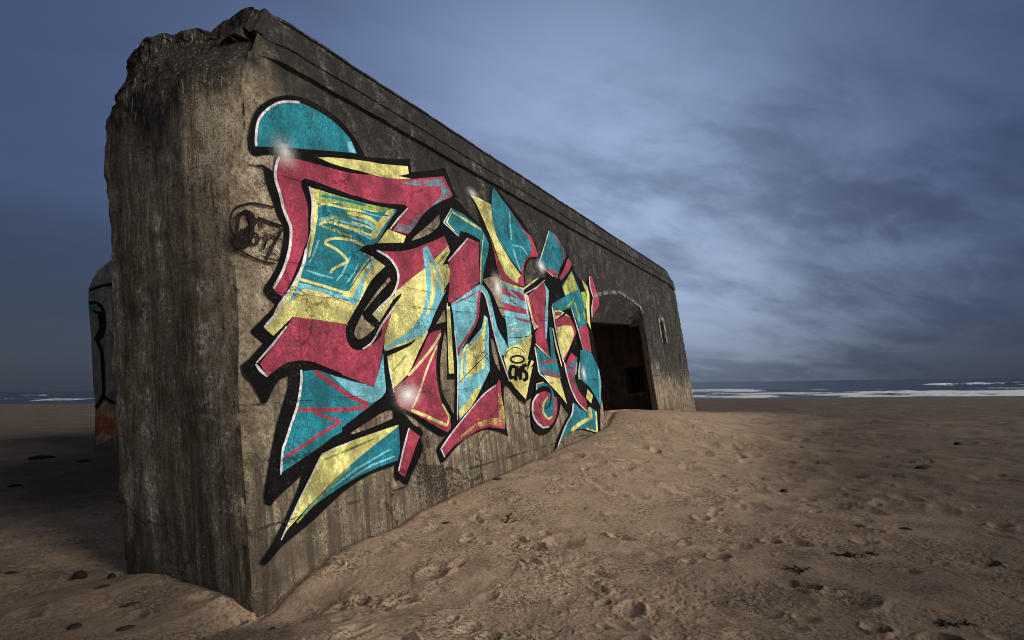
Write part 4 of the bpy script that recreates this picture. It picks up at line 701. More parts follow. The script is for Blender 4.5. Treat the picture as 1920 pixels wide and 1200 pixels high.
('E','B~',[(1.588,3.684),(1.594,3.698),(1.815,3.69),(1.829,3.717),(2.16,3.705),(2.169,3.721)]),
('E','Y~',[(1.147,3.622),(1.151,3.636),(1.175,3.621),(1.182,3.646),(1.218,3.628),(1.225,3.653),(1.267,3.636),(1.275,3.661),(1.318,3.642),(1.327,3.667),(1.37,3.646),(1.381,3.672),(1.426,3.649),(1.438,3.675),(1.487,3.652),(1.498,3.678),(1.549,3.657),(1.559,3.683),(1.62,3.666),(1.629,3.692),(1.697,3.677),(1.706,3.704),(1.768,3.689),(1.776,3.715),(1.82,3.702),(1.825,3.717)]),
('E','T~',[(1.875,3.707),(1.883,3.726),(2.102,3.722),(2.117,3.757),(2.289,3.752),(2.297,3.772)]),
('E','Y~',[(1.6,3.529),(1.608,3.543),(1.807,3.526),(1.824,3.553),(2.03,3.509),(2.042,3.524)]),
('E','G~',[(1.13,3.455),(1.129,3.474),(1.314,3.508),(1.32,3.545),(1.504,3.53),(1.513,3.551)]),
('E','B~',[(1.102,3.438),(1.102,3.451),(1.136,3.442),(1.137,3.465),(1.186,3.456),(1.187,3.479),(1.242,3.471),(1.245,3.494),(1.297,3.481),(1.303,3.506),(1.347,3.487),(1.356,3.512),(1.4,3.491),(1.41,3.516),(1.454,3.493),(1.466,3.518),(1.512,3.495),(1.524,3.521),(1.58,3.498),(1.592,3.524),(1.655,3.501),(1.667,3.528),(1.724,3.504),(1.737,3.531),(1.776,3.512),(1.783,3.527)]),
('E','B~',[(0.921,2.961),(0.905,2.965),(0.999,3.053),(0.967,3.058),(1.086,3.228),(1.067,3.229)]),
('E','B~',[(0.865,2.878),(0.874,2.893),(1.026,2.85),(1.04,2.878),(1.228,2.846),(1.235,2.862)]),
('E','B~',[(1.417,2.808),(1.404,2.815),(1.549,2.92),(1.522,2.929),(1.666,3.079),(1.649,3.082)]),
('E','B~',[(1.288,2.829),(1.273,2.837),(1.387,2.906),(1.353,2.916),(1.548,3.139),(1.528,3.142)]),
('E','B~',[(1.569,3.436),(1.58,3.454),(1.769,3.411),(1.794,3.443),(1.914,3.384),(1.931,3.402)]),
('E','B~',[(1.605,3.575),(1.617,3.597),(1.88,3.568),(1.913,3.609),(2.041,3.498),(2.067,3.518)]),
('E','G~',[(1.098,3.403),(1.098,3.418),(1.133,3.407),(1.132,3.435),(1.184,3.423),(1.183,3.451),(1.24,3.438),(1.242,3.467),(1.292,3.448),(1.3,3.479),(1.337,3.452),(1.351,3.483),(1.383,3.451),(1.4,3.482),(1.433,3.448),(1.45,3.48),(1.491,3.448),(1.506,3.48),(1.563,3.451),(1.577,3.483),(1.647,3.456),(1.661,3.488),(1.726,3.46),(1.74,3.493),(1.785,3.471),(1.793,3.489)]),
('E','Y~',[(1.1,3.381),(1.09,3.392),(1.125,3.39),(1.107,3.41),(1.153,3.409),(1.138,3.431),(1.187,3.427),(1.181,3.453),(1.227,3.439),(1.232,3.469),(1.279,3.443),(1.293,3.474),(1.345,3.442),(1.361,3.474),(1.417,3.44),(1.434,3.471),(1.488,3.438),(1.505,3.47),(1.565,3.437),(1.582,3.47),(1.648,3.437),(1.665,3.47),(1.723,3.437),(1.74,3.47),(1.78,3.444),(1.79,3.463)]),
('E','G~',[(1.115,3.377),(1.125,3.397),(1.34,3.36),(1.362,3.397),(1.575,3.346),(1.589,3.367)]),
('E','Y~',[(1.762,3.308),(1.749,3.29),(1.73,3.32),(1.707,3.288),(1.678,3.328),(1.656,3.296),(1.618,3.334),(1.598,3.303),(1.556,3.336),(1.541,3.304),(1.491,3.331),(1.481,3.3),(1.421,3.323),(1.414,3.292),(1.356,3.312),(1.351,3.282),(1.3,3.301),(1.299,3.272),(1.255,3.288),(1.26,3.261),(1.218,3.273),(1.228,3.248),(1.191,3.26),(1.202,3.236),(1.166,3.248),(1.189,3.23),(1.156,3.23),(1.194,3.233),(1.153,3.22),(1.191,3.223),(1.15,3.21),(1.188,3.213),(1.153,3.191),(1.181,3.217),(1.185,3.184),(1.206,3.214),(1.227,3.177),(1.248,3.206),(1.272,3.168),(1.294,3.197),(1.311,3.157),(1.337,3.185),(1.346,3.143),(1.375,3.171),(1.38,3.126),(1.411,3.153),(1.41,3.109),(1.442,3.135),(1.433,3.094),(1.467,3.118),(1.446,3.082),(1.484,3.103),(1.452,3.071),(1.493,3.089),(1.455,3.062),(1.496,3.077),(1.465,3.071),(1.492,3.054),(1.443,3.062),(1.456,3.037),(1.401,3.044),(1.414,3.019),(1.357,3.024),(1.37,3),(1.321,3.007),(1.335,2.983),(1.294,2.994),(1.309,2.971),(1.271,2.982),(1.287,2.96),(1.251,2.971),(1.27,2.951),(1.231,2.958),(1.256,2.941),(1.214,2.943),(1.243,2.93),(1.2,2.927),(1.232,2.918),(1.19,2.914),(1.222,2.905),(1.19,2.904),(1.208,2.899)]),
('E','Y~',[(0.764,2.775),(0.771,2.791),(0.794,2.765),(0.807,2.795),(0.842,2.76),(0.856,2.79),(0.897,2.755),(0.912,2.785),(0.954,2.749),(0.968,2.779),(1.012,2.743),(1.027,2.774),(1.074,2.737),(1.09,2.768),(1.137,2.73),(1.153,2.761),(1.196,2.724),(1.212,2.755),(1.249,2.718),(1.266,2.749),(1.3,2.712),(1.318,2.743),(1.346,2.706),(1.365,2.737),(1.387,2.699),(1.408,2.731),(1.422,2.692),(1.446,2.722),(1.452,2.683),(1.479,2.713),(1.477,2.675),(1.505,2.705),(1.502,2.676),(1.517,2.693)]),
('E','Y',[(1.884,3.199),(1.899,3.195),(1.92,3.189),(1.936,3.185),(1.866,3.13),(1.771,3.055),(1.687,2.985),(1.628,2.927),(1.579,2.873),(1.536,2.827),(1.497,2.79),(1.464,2.759),(1.441,2.739),(1.413,2.736),(1.374,2.731),(1.346,2.728),(1.344,2.714),(1.341,2.694),(1.339,2.68),(1.387,2.679),(1.453,2.678),(1.501,2.677),(1.52,2.691),(1.547,2.713),(1.581,2.745),(1.624,2.795),(1.675,2.856),(1.72,2.91),(1.754,2.948),(1.782,2.979),(1.81,3.013),(1.845,3.061),(1.882,3.114),(1.907,3.151),(1.885,3.153),(1.854,3.157),(1.832,3.159),(1.788,3.12),(1.725,3.064),(1.661,3.001),(1.593,2.927),(1.523,2.847),(1.476,2.791),(1.591,2.906),(1.757,3.072)]),
('E','B~',[(1.939,3.176),(1.96,3.171),(1.904,3.149),(1.942,3.14),(1.866,3.108),(1.904,3.098),(1.826,3.064),(1.863,3.054),(1.793,3.029),(1.83,3.019),(1.773,3.007),(1.81,2.997),(1.76,2.992),(1.797,2.982),(1.745,2.975),(1.783,2.965),(1.721,2.948),(1.759,2.938),(1.682,2.904),(1.719,2.894),(1.634,2.849),(1.671,2.839),(1.587,2.794),(1.623,2.785),(1.548,2.748),(1.585,2.739),(1.521,2.71),(1.559,2.703),(1.501,2.677),(1.54,2.672),(1.486,2.651),(1.525,2.646),(1.484,2.631),(1.505,2.629)]),
('E','P~',[(0.718,2.652),(0.723,2.661),(0.745,2.641),(0.755,2.657),(0.789,2.63),(0.798,2.645),(0.843,2.619),(0.851,2.635),(0.906,2.613),(0.912,2.629),(0.984,2.615),(0.987,2.632),(1.076,2.624),(1.079,2.64),(1.17,2.632),(1.174,2.649),(1.253,2.635),(1.259,2.652),(1.324,2.628),(1.333,2.645),(1.389,2.616),(1.401,2.632),(1.444,2.602),(1.457,2.619),(1.487,2.596),(1.494,2.605)]),
('E','R',[(0.648,2.409),(0.716,2.408),(0.816,2.407),(0.931,2.404),(1.074,2.398),(1.236,2.391),(1.355,2.385),(1.351,2.358),(1.345,2.32),(1.342,2.284),(1.342,2.257),(1.346,2.232),(1.355,2.207),(1.372,2.18),(1.394,2.152),(1.425,2.132),(1.47,2.121),(1.523,2.116),(1.573,2.119),(1.613,2.133),(1.65,2.155),(1.684,2.174),(1.715,2.182),(1.743,2.187),(1.777,2.2),(1.825,2.228),(1.879,2.264),(1.92,2.301),(1.933,2.335),(1.932,2.369),(1.947,2.411),(2,2.474),(2.07,2.546),(2.121,2.598),(2.126,2.578),(2.131,2.549),(2.124,2.515),(2.094,2.472),(2.053,2.424),(2.022,2.385),(2.011,2.369),(2.01,2.363),(2.002,2.342),(1.981,2.294),(1.954,2.232),(1.927,2.17),(1.902,2.109),(1.878,2.048),(1.853,1.991),(1.827,1.941),(1.801,1.895),(1.776,1.852),(1.75,1.808),(1.724,1.767),(1.706,1.739),(1.677,1.741),(1.635,1.744),(1.587,1.753),(1.533,1.77),(1.474,1.791),(1.413,1.812),(1.346,1.832),(1.278,1.85),(1.231,1.863),(1.231,1.868),(1.232,1.874),(1.233,1.879),(1.183,1.893),(1.113,1.913),(1.046,1.933),(0.988,1.951),(0.933,1.969),(0.882,1.984),(0.835,1.993),(0.791,1.999),(0.748,2.002),(0.703,2.003),(0.659,2.001),(0.617,1.996),(0.581,1.99),(0.548,1.982),(0.515,1.971),(0.481,1.958),(0.448,1.942),(0.413,1.923),(0.372,1.899),(0.33,1.873),(0.301,1.854),(0.281,1.888),(0.253,1.935),(0.232,1.969),(0.323,2.062),(0.454,2.196),(0.561,2.309),(0.613,2.365),(0.636,2.393)]),
('E','T',[(0.724,1.903),(0.77,1.907),(0.837,1.912),(0.901,1.912),(0.953,1.902),(1.001,1.885),(1.052,1.87),(1.104,1.859),(1.159,1.849),(1.227,1.836),(1.331,1.815),(1.451,1.789),(1.539,1.771),(1.444,1.789),(1.316,1.814),(1.227,1.831),(1.3,1.813),(1.406,1.788),(1.505,1.766),(1.585,1.751),(1.656,1.74),(1.705,1.733),(1.744,1.796),(1.8,1.887),(1.849,1.968),(1.88,2.028),(1.903,2.077),(1.918,2.11),(1.915,2.047),(1.911,1.958),(1.907,1.874),(1.911,1.802),(1.914,1.734),(1.894,1.675),(1.836,1.629),(1.757,1.592),(1.678,1.559),(1.61,1.529),(1.541,1.503),(1.462,1.472),(1.355,1.427),(1.241,1.379),(1.162,1.346),(1.161,1.334),(1.159,1.318),(1.157,1.306),(1.121,1.296),(1.07,1.283),(1.02,1.268),(0.982,1.252),(0.944,1.234),(0.893,1.213),(0.822,1.187),(0.739,1.158),(0.651,1.128),(0.547,1.092),(0.44,1.055),(0.366,1.03),(0.381,1.088),(0.403,1.172),(0.433,1.258),(0.481,1.346),(0.539,1.436),(0.581,1.501),(0.561,1.46),(0.533,1.405),(0.514,1.365),(0.538,1.41),(0.573,1.475),(0.608,1.547),(0.638,1.626),(0.667,1.712),(0.691,1.785),(0.707,1.838),(0.717,1.877)]),
('E','B',[(1.053,1.873),(1.09,1.862),(1.147,1.845),(1.226,1.826),(1.352,1.8),(1.506,1.771),(1.621,1.75),(1.585,1.751),(1.538,1.753),(1.503,1.755),(1.562,1.747),(1.643,1.736),(1.704,1.727),(1.743,1.785),(1.797,1.868),(1.845,1.944),(1.877,2.006),(1.9,2.061),(1.916,2.098),(1.914,2.039),(1.911,1.955),(1.907,1.874),(1.91,1.802),(1.911,1.733),(1.894,1.675),(1.846,1.632),(1.781,1.6),(1.716,1.579),(1.659,1.568),(1.602,1.568),(1.544,1.577),(1.479,1.6),(1.413,1.633),(1.36,1.661),(1.334,1.674),(1.32,1.684),(1.287,1.707),(1.211,1.76),(1.118,1.827)]),
('E','R~',[(0.847,1.892),(0.869,1.913),(0.876,1.863),(0.916,1.901),(0.931,1.834),(0.971,1.871),(0.992,1.8),(1.033,1.838),(1.05,1.768),(1.093,1.805),(1.102,1.737),(1.147,1.774),(1.155,1.705),(1.201,1.741),(1.208,1.673),(1.253,1.71),(1.26,1.645),(1.303,1.684),(1.31,1.621),(1.35,1.662),(1.359,1.602),(1.396,1.644),(1.404,1.585),(1.44,1.628),(1.445,1.57),(1.481,1.613),(1.485,1.556),(1.519,1.601),(1.522,1.545),(1.554,1.59),(1.553,1.536),(1.585,1.581),(1.582,1.54),(1.6,1.565)]),
('E','R~',[(0.607,1.546),(0.61,1.567),(0.67,1.533),(0.675,1.571),(0.764,1.526),(0.769,1.565),(0.869,1.519),(0.874,1.558),(0.965,1.512),(0.97,1.553),(1.043,1.507),(1.049,1.548),(1.116,1.502),(1.121,1.543),(1.187,1.498),(1.191,1.54),(1.261,1.496),(1.262,1.538),(1.345,1.496),(1.343,1.539),(1.434,1.498),(1.431,1.542),(1.515,1.502),(1.511,1.545),(1.571,1.514),(1.569,1.538)]),
('E','R~',[(0.808,1.506),(0.818,1.522),(0.829,1.491),(0.847,1.52),(0.864,1.478),(0.883,1.507),(0.907,1.464),(0.925,1.493),(0.95,1.45),(0.968,1.479),(0.999,1.435),(1.016,1.465),(1.053,1.419),(1.07,1.449),(1.104,1.404),(1.121,1.435),(1.127,1.402),(1.17,1.417),(1.114,1.415),(1.139,1.386),(1.084,1.403),(1.108,1.374),(1.048,1.389),(1.071,1.36),(1.006,1.374),(1.028,1.344),(0.955,1.357),(0.975,1.327),(0.894,1.338),(0.913,1.308),(0.836,1.319),(0.855,1.29),(0.79,1.304),(0.81,1.276),(0.768,1.296),(0.791,1.268),(0.76,1.292),(0.787,1.266),(0.752,1.287),(0.775,1.26),(0.72,1.275),(0.741,1.247),(0.649,1.249),(0.669,1.221),(0.555,1.215),(0.574,1.188),(0.465,1.184),(0.484,1.156),(0.41,1.156),(0.42,1.141)]),
('E','W~',[(0.633,3.973),(0.651,3.973),(0.615,3.95),(0.647,3.951),(0.599,3.918),(0.632,3.918),(0.583,3.881),(0.616,3.883),(0.571,3.846),(0.605,3.851),(0.563,3.814),(0.598,3.822),(0.557,3.784),(0.592,3.793),(0.555,3.752),(0.59,3.764),(0.556,3.719),(0.591,3.734),(0.563,3.685),(0.597,3.702),(0.574,3.65),(0.608,3.668),(0.586,3.615),(0.621,3.633),(0.597,3.581),(0.631,3.598),(0.604,3.548),(0.639,3.563),(0.61,3.514),(0.645,3.529),(0.615,3.481),(0.651,3.496),(0.622,3.451),(0.657,3.467),(0.631,3.424),(0.666,3.441),(0.64,3.4),(0.675,3.419),(0.65,3.379),(0.684,3.397),(0.659,3.358),(0.693,3.376),(0.669,3.338),(0.703,3.357),(0.679,3.32),(0.713,3.339),(0.687,3.303),(0.722,3.32),(0.692,3.283),(0.728,3.296),(0.694,3.259),(0.73,3.27),(0.694,3.233),(0.73,3.241),(0.691,3.203),(0.727,3.21),(0.686,3.171),(0.721,3.177),(0.678,3.136),(0.714,3.14),(0.669,3.098),(0.704,3.101),(0.657,3.059),(0.692,3.06),(0.643,3.018),(0.677,3.018),(0.627,2.977),(0.66,2.975),(0.608,2.934),(0.641,2.931),(0.587,2.89),(0.619,2.886),(0.563,2.846),(0.593,2.839),(0.53,2.795),(0.559,2.787),(0.492,2.74),(0.52,2.731),(0.456,2.69),(0.484,2.681),(0.438,2.654),(0.453,2.649)]),
('E','W~',[(0.999,3.769),(1.016,3.778),(0.998,3.747),(1.028,3.762),(1.006,3.721),(1.037,3.735),(1.014,3.691),(1.045,3.704),(1.019,3.662),(1.05,3.674),(1.02,3.635),(1.051,3.645),(1.019,3.607),(1.05,3.616),(1.017,3.579),(1.048,3.587),(1.013,3.55),(1.044,3.557),(1.009,3.522),(1.039,3.528),(1.003,3.493),(1.033,3.498),(0.996,3.464),(1.026,3.469),(0.99,3.434),(1.02,3.439),(0.984,3.4),(1.015,3.406),(0.979,3.364),(1.009,3.37),(0.974,3.332),(1.004,3.337),(0.977,3.31),(0.993,3.314)]),
('E','W~',[(0.886,3.108),(0.908,3.109),(0.867,3.078),(0.907,3.08),(0.854,3.036),(0.893,3.037),(0.837,2.989),(0.876,2.988),(0.817,2.944),(0.854,2.94),(0.793,2.9),(0.829,2.894),(0.765,2.853),(0.799,2.846),(0.734,2.808),(0.768,2.799),(0.704,2.765),(0.737,2.755),(0.674,2.724),(0.705,2.713),(0.643,2.686),(0.673,2.674),(0.611,2.649),(0.641,2.636),(0.582,2.615),(0.611,2.602),(0.552,2.583),(0.58,2.569),(0.523,2.551),(0.55,2.537),(0.497,2.525),(0.523,2.51),(0.476,2.503),(0.507,2.495),(0.476,2.485),(0.511,2.495),(0.479,2.473),(0.514,2.483),(0.482,2.46),(0.517,2.471),(0.488,2.464),(0.516,2.45),(0.45,2.431),(0.474,2.413),(0.392,2.381),(0.416,2.364),(0.336,2.332),(0.359,2.315),(0.303,2.295),(0.316,2.286)]),
('E','W~',[(2.702,3.964),(2.718,3.958),(2.469,3.777),(2.497,3.767),(2.278,3.595),(2.293,3.59)]),
('E','W~',[(0.559,2.317),(0.57,2.31),(0.377,2.147),(0.396,2.134),(0.189,1.977),(0.199,1.97)]),
('E','W~',[(0.18,1.96),(0.196,1.969),(0.214,1.905),(0.241,1.924),(0.292,1.851),(0.306,1.863)]),
('E','W~',[(0.687,1.915),(0.703,1.915),(0.68,1.897),(0.709,1.898),(0.679,1.872),(0.709,1.873),(0.676,1.842),(0.706,1.841),(0.67,1.806),(0.699,1.803),(0.658,1.761),(0.686,1.757),(0.642,1.707),(0.67,1.703),(0.624,1.653),(0.652,1.648),(0.606,1.607),(0.634,1.6),(0.59,1.57),(0.616,1.563),(0.573,1.539),(0.599,1.531),(0.555,1.51),(0.581,1.501),(0.537,1.479),(0.563,1.47),(0.518,1.444),(0.543,1.435),(0.497,1.408),(0.522,1.399),(0.478,1.374),(0.503,1.365),(0.462,1.346),(0.487,1.337),(0.451,1.325),(0.476,1.317),(0.444,1.311),(0.469,1.302),(0.438,1.298),(0.463,1.29),(0.431,1.285),(0.455,1.275),(0.423,1.273),(0.446,1.262),(0.414,1.262),(0.437,1.251),(0.404,1.245),(0.429,1.237),(0.394,1.219),(0.42,1.213),(0.383,1.173),(0.409,1.168),(0.371,1.115),(0.397,1.11),(0.36,1.06),(0.386,1.054),(0.358,1.02),(0.372,1.017)]),
('E','C',[(1.625,2.507),(1.61,2.489),(1.588,2.463),(1.565,2.435),(1.541,2.405),(1.516,2.374),(1.496,2.345),(1.483,2.32),(1.474,2.297),(1.473,2.278),(1.486,2.259),(1.507,2.244),(1.522,2.233),(1.544,2.237),(1.576,2.245),(1.61,2.255),(1.645,2.271),(1.683,2.289),(1.719,2.309),(1.756,2.332),(1.793,2.356),(1.818,2.373),(1.805,2.383),(1.786,2.396),(1.764,2.409),(1.737,2.42),(1.707,2.43),(1.681,2.443),(1.658,2.464),(1.638,2.489)]),
('E','C',[(2.17,2.991),(2.175,2.979),(2.182,2.963),(2.188,2.951),(2.112,2.895),(2.009,2.818),(1.923,2.753),(1.873,2.713),(1.839,2.682),(1.8,2.65),(1.747,2.609),(1.69,2.567),(1.651,2.538),(1.674,2.563),(1.709,2.6),(1.755,2.646),(1.817,2.702),(1.892,2.767),(1.966,2.83),(2.042,2.891),(2.117,2.95)]),
('E','C',[(1.276,1.284),(1.35,1.308),(1.457,1.343),(1.565,1.377),(1.663,1.408),(1.759,1.438),(1.84,1.459),(1.9,1.466),(1.943,1.464),(1.971,1.462),(1.972,1.438),(1.974,1.405),(1.976,1.38),(1.887,1.363),(1.764,1.338),(1.641,1.316),(1.516,1.297),(1.393,1.281),(1.305,1.271),(1.273,1.272),(1.273,1.279)]),
('arrow','Y',[(2.061,1.302),(2.014,1.241),(1.657,1.142),(1.37,1.032),(1.029,0.89),(0.618,0.69),(0.392,0.561),(0.313,0.493),(0.413,0.623),(0.601,0.821),(0.866,1.13),(1.257,1.205),(1.675,1.258)]),
('arrow','T',[(2.058,1.288),(2.055,1.217),(2.049,1.119),(2.039,1.036),(2.017,0.983),(1.991,0.946),(1.972,0.922),(1.881,0.917),(1.753,0.908),(1.619,0.895),(1.483,0.876),(1.341,0.853),(1.205,0.827),(1.075,0.797),(0.95,0.764),(0.835,0.732),(0.722,0.697),(0.619,0.662),(0.55,0.638),(0.556,0.646),(0.569,0.66),(0.618,0.69),(0.728,0.746),(0.881,0.822),(1.029,0.893),(1.151,0.946),(1.264,0.993),(1.371,1.035),(1.467,1.072),(1.557,1.105),(1.657,1.142),(1.794,1.192),(1.946,1.247)]),
('arrow','G~',[(0.506,0.586),(0.492,0.599),(0.818,0.749),(0.792,0.773),(1.232,0.957),(1.216,0.971)]),
('arrow','G~',[(0.879,1.068),(0.874,1.081),(1.253,1.116),(1.241,1.141),(1.626,1.187),(1.618,1.201)]),
('arrow','B~',[(0.951,0.803),(0.943,0.813),(1.344,0.925),(1.329,0.945),(1.87,1.05),(1.862,1.062)]),
('arrow','B~',[(1.212,0.846),(1.205,0.857),(1.546,0.922),(1.534,0.943),(1.948,0.969),(1.943,0.982)]),
('arrow','W~',[(0.321,0.49),(0.313,0.495),(0.359,0.532),(0.345,0.54),(0.411,0.596),(0.396,0.604),(0.468,0.667),(0.454,0.675),(0.522,0.731),(0.507,0.739),(0.568,0.784),(0.553,0.792),(0.613,0.833),(0.598,0.842),(0.657,0.881),(0.642,0.889),(0.701,0.929),(0.685,0.938),(0.749,0.983),(0.733,0.991),(0.798,1.039),(0.782,1.048),(0.843,1.09),(0.826,1.099),(0.871,1.128),(0.861,1.133)]),
('arrow','W~',[(0.868,1.127),(0.865,1.134),(1.068,1.163),(1.062,1.175),(1.297,1.198),(1.294,1.205)]),
('arrow','R',[(2.247,1.253),(2.442,1.125),(2.407,1.121),(2.339,1.038),(2.07,0.73),(1.972,0.787)]),
('arrow','W~',[(2.234,1.255),(2.251,1.251),(2.083,1.033),(2.113,1.025),(1.963,0.811),(1.979,0.806)]),
('N','C',[(2.704,3.53),(2.724,3.55),(2.756,3.579),(2.812,3.621),(2.905,3.682),(3.024,3.757),(3.14,3.833),(3.253,3.913),(3.363,3.993),(3.441,4.051),(3.443,4.011),(3.441,3.954),(3.408,3.892),(3.333,3.827),(3.23,3.76),(3.113,3.696),(2.967,3.632),(2.811,3.571)]),
('N','Y',[(2.258,2.822),(2.573,3.013),(2.911,3.197),(3.19,3.371),(3.584,3.632),(3.613,3.554),(3.372,3.321),(3.514,3.361),(3.553,3.279),(3.493,3.109),(3.385,3.022),(3.067,2.668),(2.836,2.411),(2.855,2.387),(2.602,2.139),(2.425,1.945),(2.336,1.858),(2.03,1.7),(1.994,2.058),(1.942,2.147),(1.975,2.292),(2.078,2.456),(2.151,2.58)]),
('N','R',[(2.054,3.286),(2.148,3.299),(2.284,3.32),(2.416,3.344),(2.525,3.371),(2.626,3.4),(2.724,3.433),(2.817,3.467),(2.906,3.504),(2.997,3.541),(3.096,3.58),(3.197,3.619),(3.291,3.658),(3.377,3.698),(3.456,3.736),(3.51,3.764),(3.506,3.766),(3.499,3.77),(3.494,3.773),(3.523,3.733),(3.563,3.678),(3.592,3.637),(3.479,3.566),(3.328,3.471),(3.217,3.4),(3.179,3.373),(3.176,3.366),(3.165,3.355),(3.131,3.331),(3.09,3.304),(3.047,3.276),(3.011,3.254),(2.973,3.232),(2.911,3.197),(2.811,3.143),(2.69,3.078),(2.573,3.013),(2.453,2.942),(2.337,2.87),(2.258,2.822),(2.288,2.869),(2.328,2.935),(2.356,2.995),(2.362,3.036),(2.355,3.069),(2.34,3.101),(2.321,3.134),(2.294,3.165),(2.254,3.196),(2.187,3.23),(2.109,3.263)]),
('N','B',[(2.934,3.47),(2.964,3.488),(3.005,3.513),(3.036,3.531),(3.047,3.487),(3.063,3.424),(3.072,3.352),(3.069,3.267),(3.06,3.172),(3.05,3.087),(3.04,3.02),(3.029,2.962),(3.014,2.907),(2.995,2.854),(2.972,2.804),(2.942,2.749),(2.895,2.676),(2.842,2.598),(2.804,2.544),(2.848,2.58),(2.91,2.633),(2.971,2.694),(3.027,2.765),(3.08,2.845),(3.119,2.919),(3.134,2.985),(3.133,3.045),(3.132,3.086),(3.145,3.092),(3.164,3.099),(3.177,3.104),(3.195,3.082),(3.221,3.05),(3.244,3.017),(3.262,2.984),(3.278,2.95),(3.289,2.926),(3.322,2.944),(3.367,2.969),(3.4,2.987),(3.316,2.905),(3.2,2.792),(3.091,2.681),(3.001,2.579),(2.917,2.479),(2.834,2.4),(2.749,2.351),(2.664,2.322),(2.588,2.299),(2.535,2.284),(2.488,2.275),(2.407,2.255),(2.253,2.211),(2.072,2.159),(1.948,2.123),(1.943,2.132),(1.938,2.144),(1.934,2.152),(2,2.181),(2.093,2.221),(2.162,2.251),(2.161,2.251),(2.161,2.25),(2.161,2.249),(2.24,2.282),(2.353,2.329),(2.458,2.379),(2.537,2.426),(2.605,2.473),(2.667,2.523),(2.722,2.572),(2.769,2.623),(2.811,2.68),(2.85,2.746),(2.885,2.82),(2.911,2.895),(2.927,2.969),(2.934,3.044),(2.938,3.131),(2.938,3.249),(2.936,3.378)]),
('N','B',[(3.056,3.528),(3.09,3.481),(3.139,3.413),(3.185,3.346),(3.218,3.288),(3.247,3.232),(3.277,3.178),(3.317,3.123),(3.359,3.071),(3.388,3.035),(3.372,3.028),(3.348,3.023),(3.314,3.044),(3.265,3.109),(3.206,3.199),(3.15,3.28),(3.097,3.341),(3.048,3.393),(3.018,3.438),(3.019,3.476),(3.039,3.507)]),
('N','K',[(1.927,2.11),(2.147,2.165),(2.402,2.223),(2.614,2.299),(2.44,2.199),(2.178,2.116),(1.995,2.064),(2.001,1.873),(2.013,1.659),(1.908,1.652),(1.902,1.897)]),
('N','Y',[(1.809,2.511),(1.981,2.627),(2.272,2.802),(2.17,2.696),(1.906,2.444)]),
('N','K',[(2.38,2.83),(2.353,2.779),(2.158,2.622),(1.97,2.458),(1.913,2.444),(2.17,2.696),(2.266,2.769)]),
('N','W~',[(2.225,2.673),(2.24,2.668),(2.2,2.657),(2.226,2.648),(2.172,2.632),(2.198,2.623),(2.139,2.602),(2.164,2.593),(2.103,2.571),(2.128,2.562),(2.064,2.537),(2.089,2.528),(2.021,2.5),(2.045,2.491),(1.977,2.462),(2.001,2.453),(1.936,2.426),(1.961,2.417),(1.898,2.387),(1.923,2.379),(1.861,2.347),(1.886,2.34),(1.829,2.312),(1.854,2.305),(1.807,2.288),(1.832,2.281),(1.837,2.285),(1.814,2.294),(1.845,2.292),(1.822,2.302),(1.854,2.3),(1.83,2.309),(1.836,2.314),(1.86,2.305),(1.814,2.293),(1.838,2.284),(1.783,2.263),(1.806,2.253),(1.748,2.231),(1.77,2.22),(1.714,2.205),(1.732,2.192),(1.676,2.184),(1.691,2.17),(1.634,2.165),(1.647,2.15),(1.595,2.149),(1.608,2.134),(1.571,2.135),(1.578,2.126)]),
('N','P~',[(2.371,2.838),(2.359,2.851),(2.571,2.921),(2.546,2.946),(2.813,3.048),(2.798,3.062)]),
('N','P~',[(2.373,2.623),(2.351,2.636),(2.547,2.722),(2.497,2.74),(2.741,2.927),(2.709,2.934)]),
('N','G~',[(2.052,1.891),(2.035,1.903),(2.168,1.947),(2.134,1.967),(2.345,2.077),(2.325,2.088)]),
('N','P~',[(2.057,1.797),(2.036,1.805),(2.253,1.961),(2.213,1.978),(2.458,2.118),(2.436,2.128)]),
('N','G~',[(3.278,3.318),(3.251,3.326),(3.418,3.421),(3.372,3.437),(3.563,3.526),(3.539,3.536)]),
('N','W~',[(1.981,3.274),(1.993,3.288),(2.008,3.262),(2.03,3.289),(2.055,3.254),(2.078,3.281),(2.106,3.244),(2.13,3.27),(2.148,3.233),(2.176,3.259),(2.179,3.221),(2.21,3.246),(2.205,3.208),(2.239,3.232),(2.229,3.194),(2.264,3.216),(2.251,3.177),(2.288,3.199),(2.272,3.159),(2.31,3.179),(2.291,3.138),(2.331,3.158),(2.307,3.117),(2.349,3.134),(2.319,3.094),(2.361,3.109),(2.326,3.07),(2.369,3.083),(2.329,3.046),(2.372,3.055),(2.327,3.02),(2.371,3.026),(2.321,2.991),(2.364,2.995),(2.308,2.959),(2.35,2.96),(2.29,2.924),(2.331,2.923),(2.269,2.889),(2.308,2.886),(2.245,2.857),(2.282,2.851),(2.221,2.829),(2.256,2.821),(2.195,2.804),(2.227,2.793),(2.166,2.779),(2.195,2.766),(2.132,2.753),(2.159,2.739),(2.092,2.727),(2.117,2.711),(2.048,2.7),(2.07,2.683),(2,2.672),(2.024,2.655),(1.955,2.643),(1.979,2.628),(1.908,2.61),(1.934,2.596),(1.86,2.575),(1.886,2.561),(1.818,2.544),(1.844,2.53),(1.795,2.52),(1.81,2.512)]),
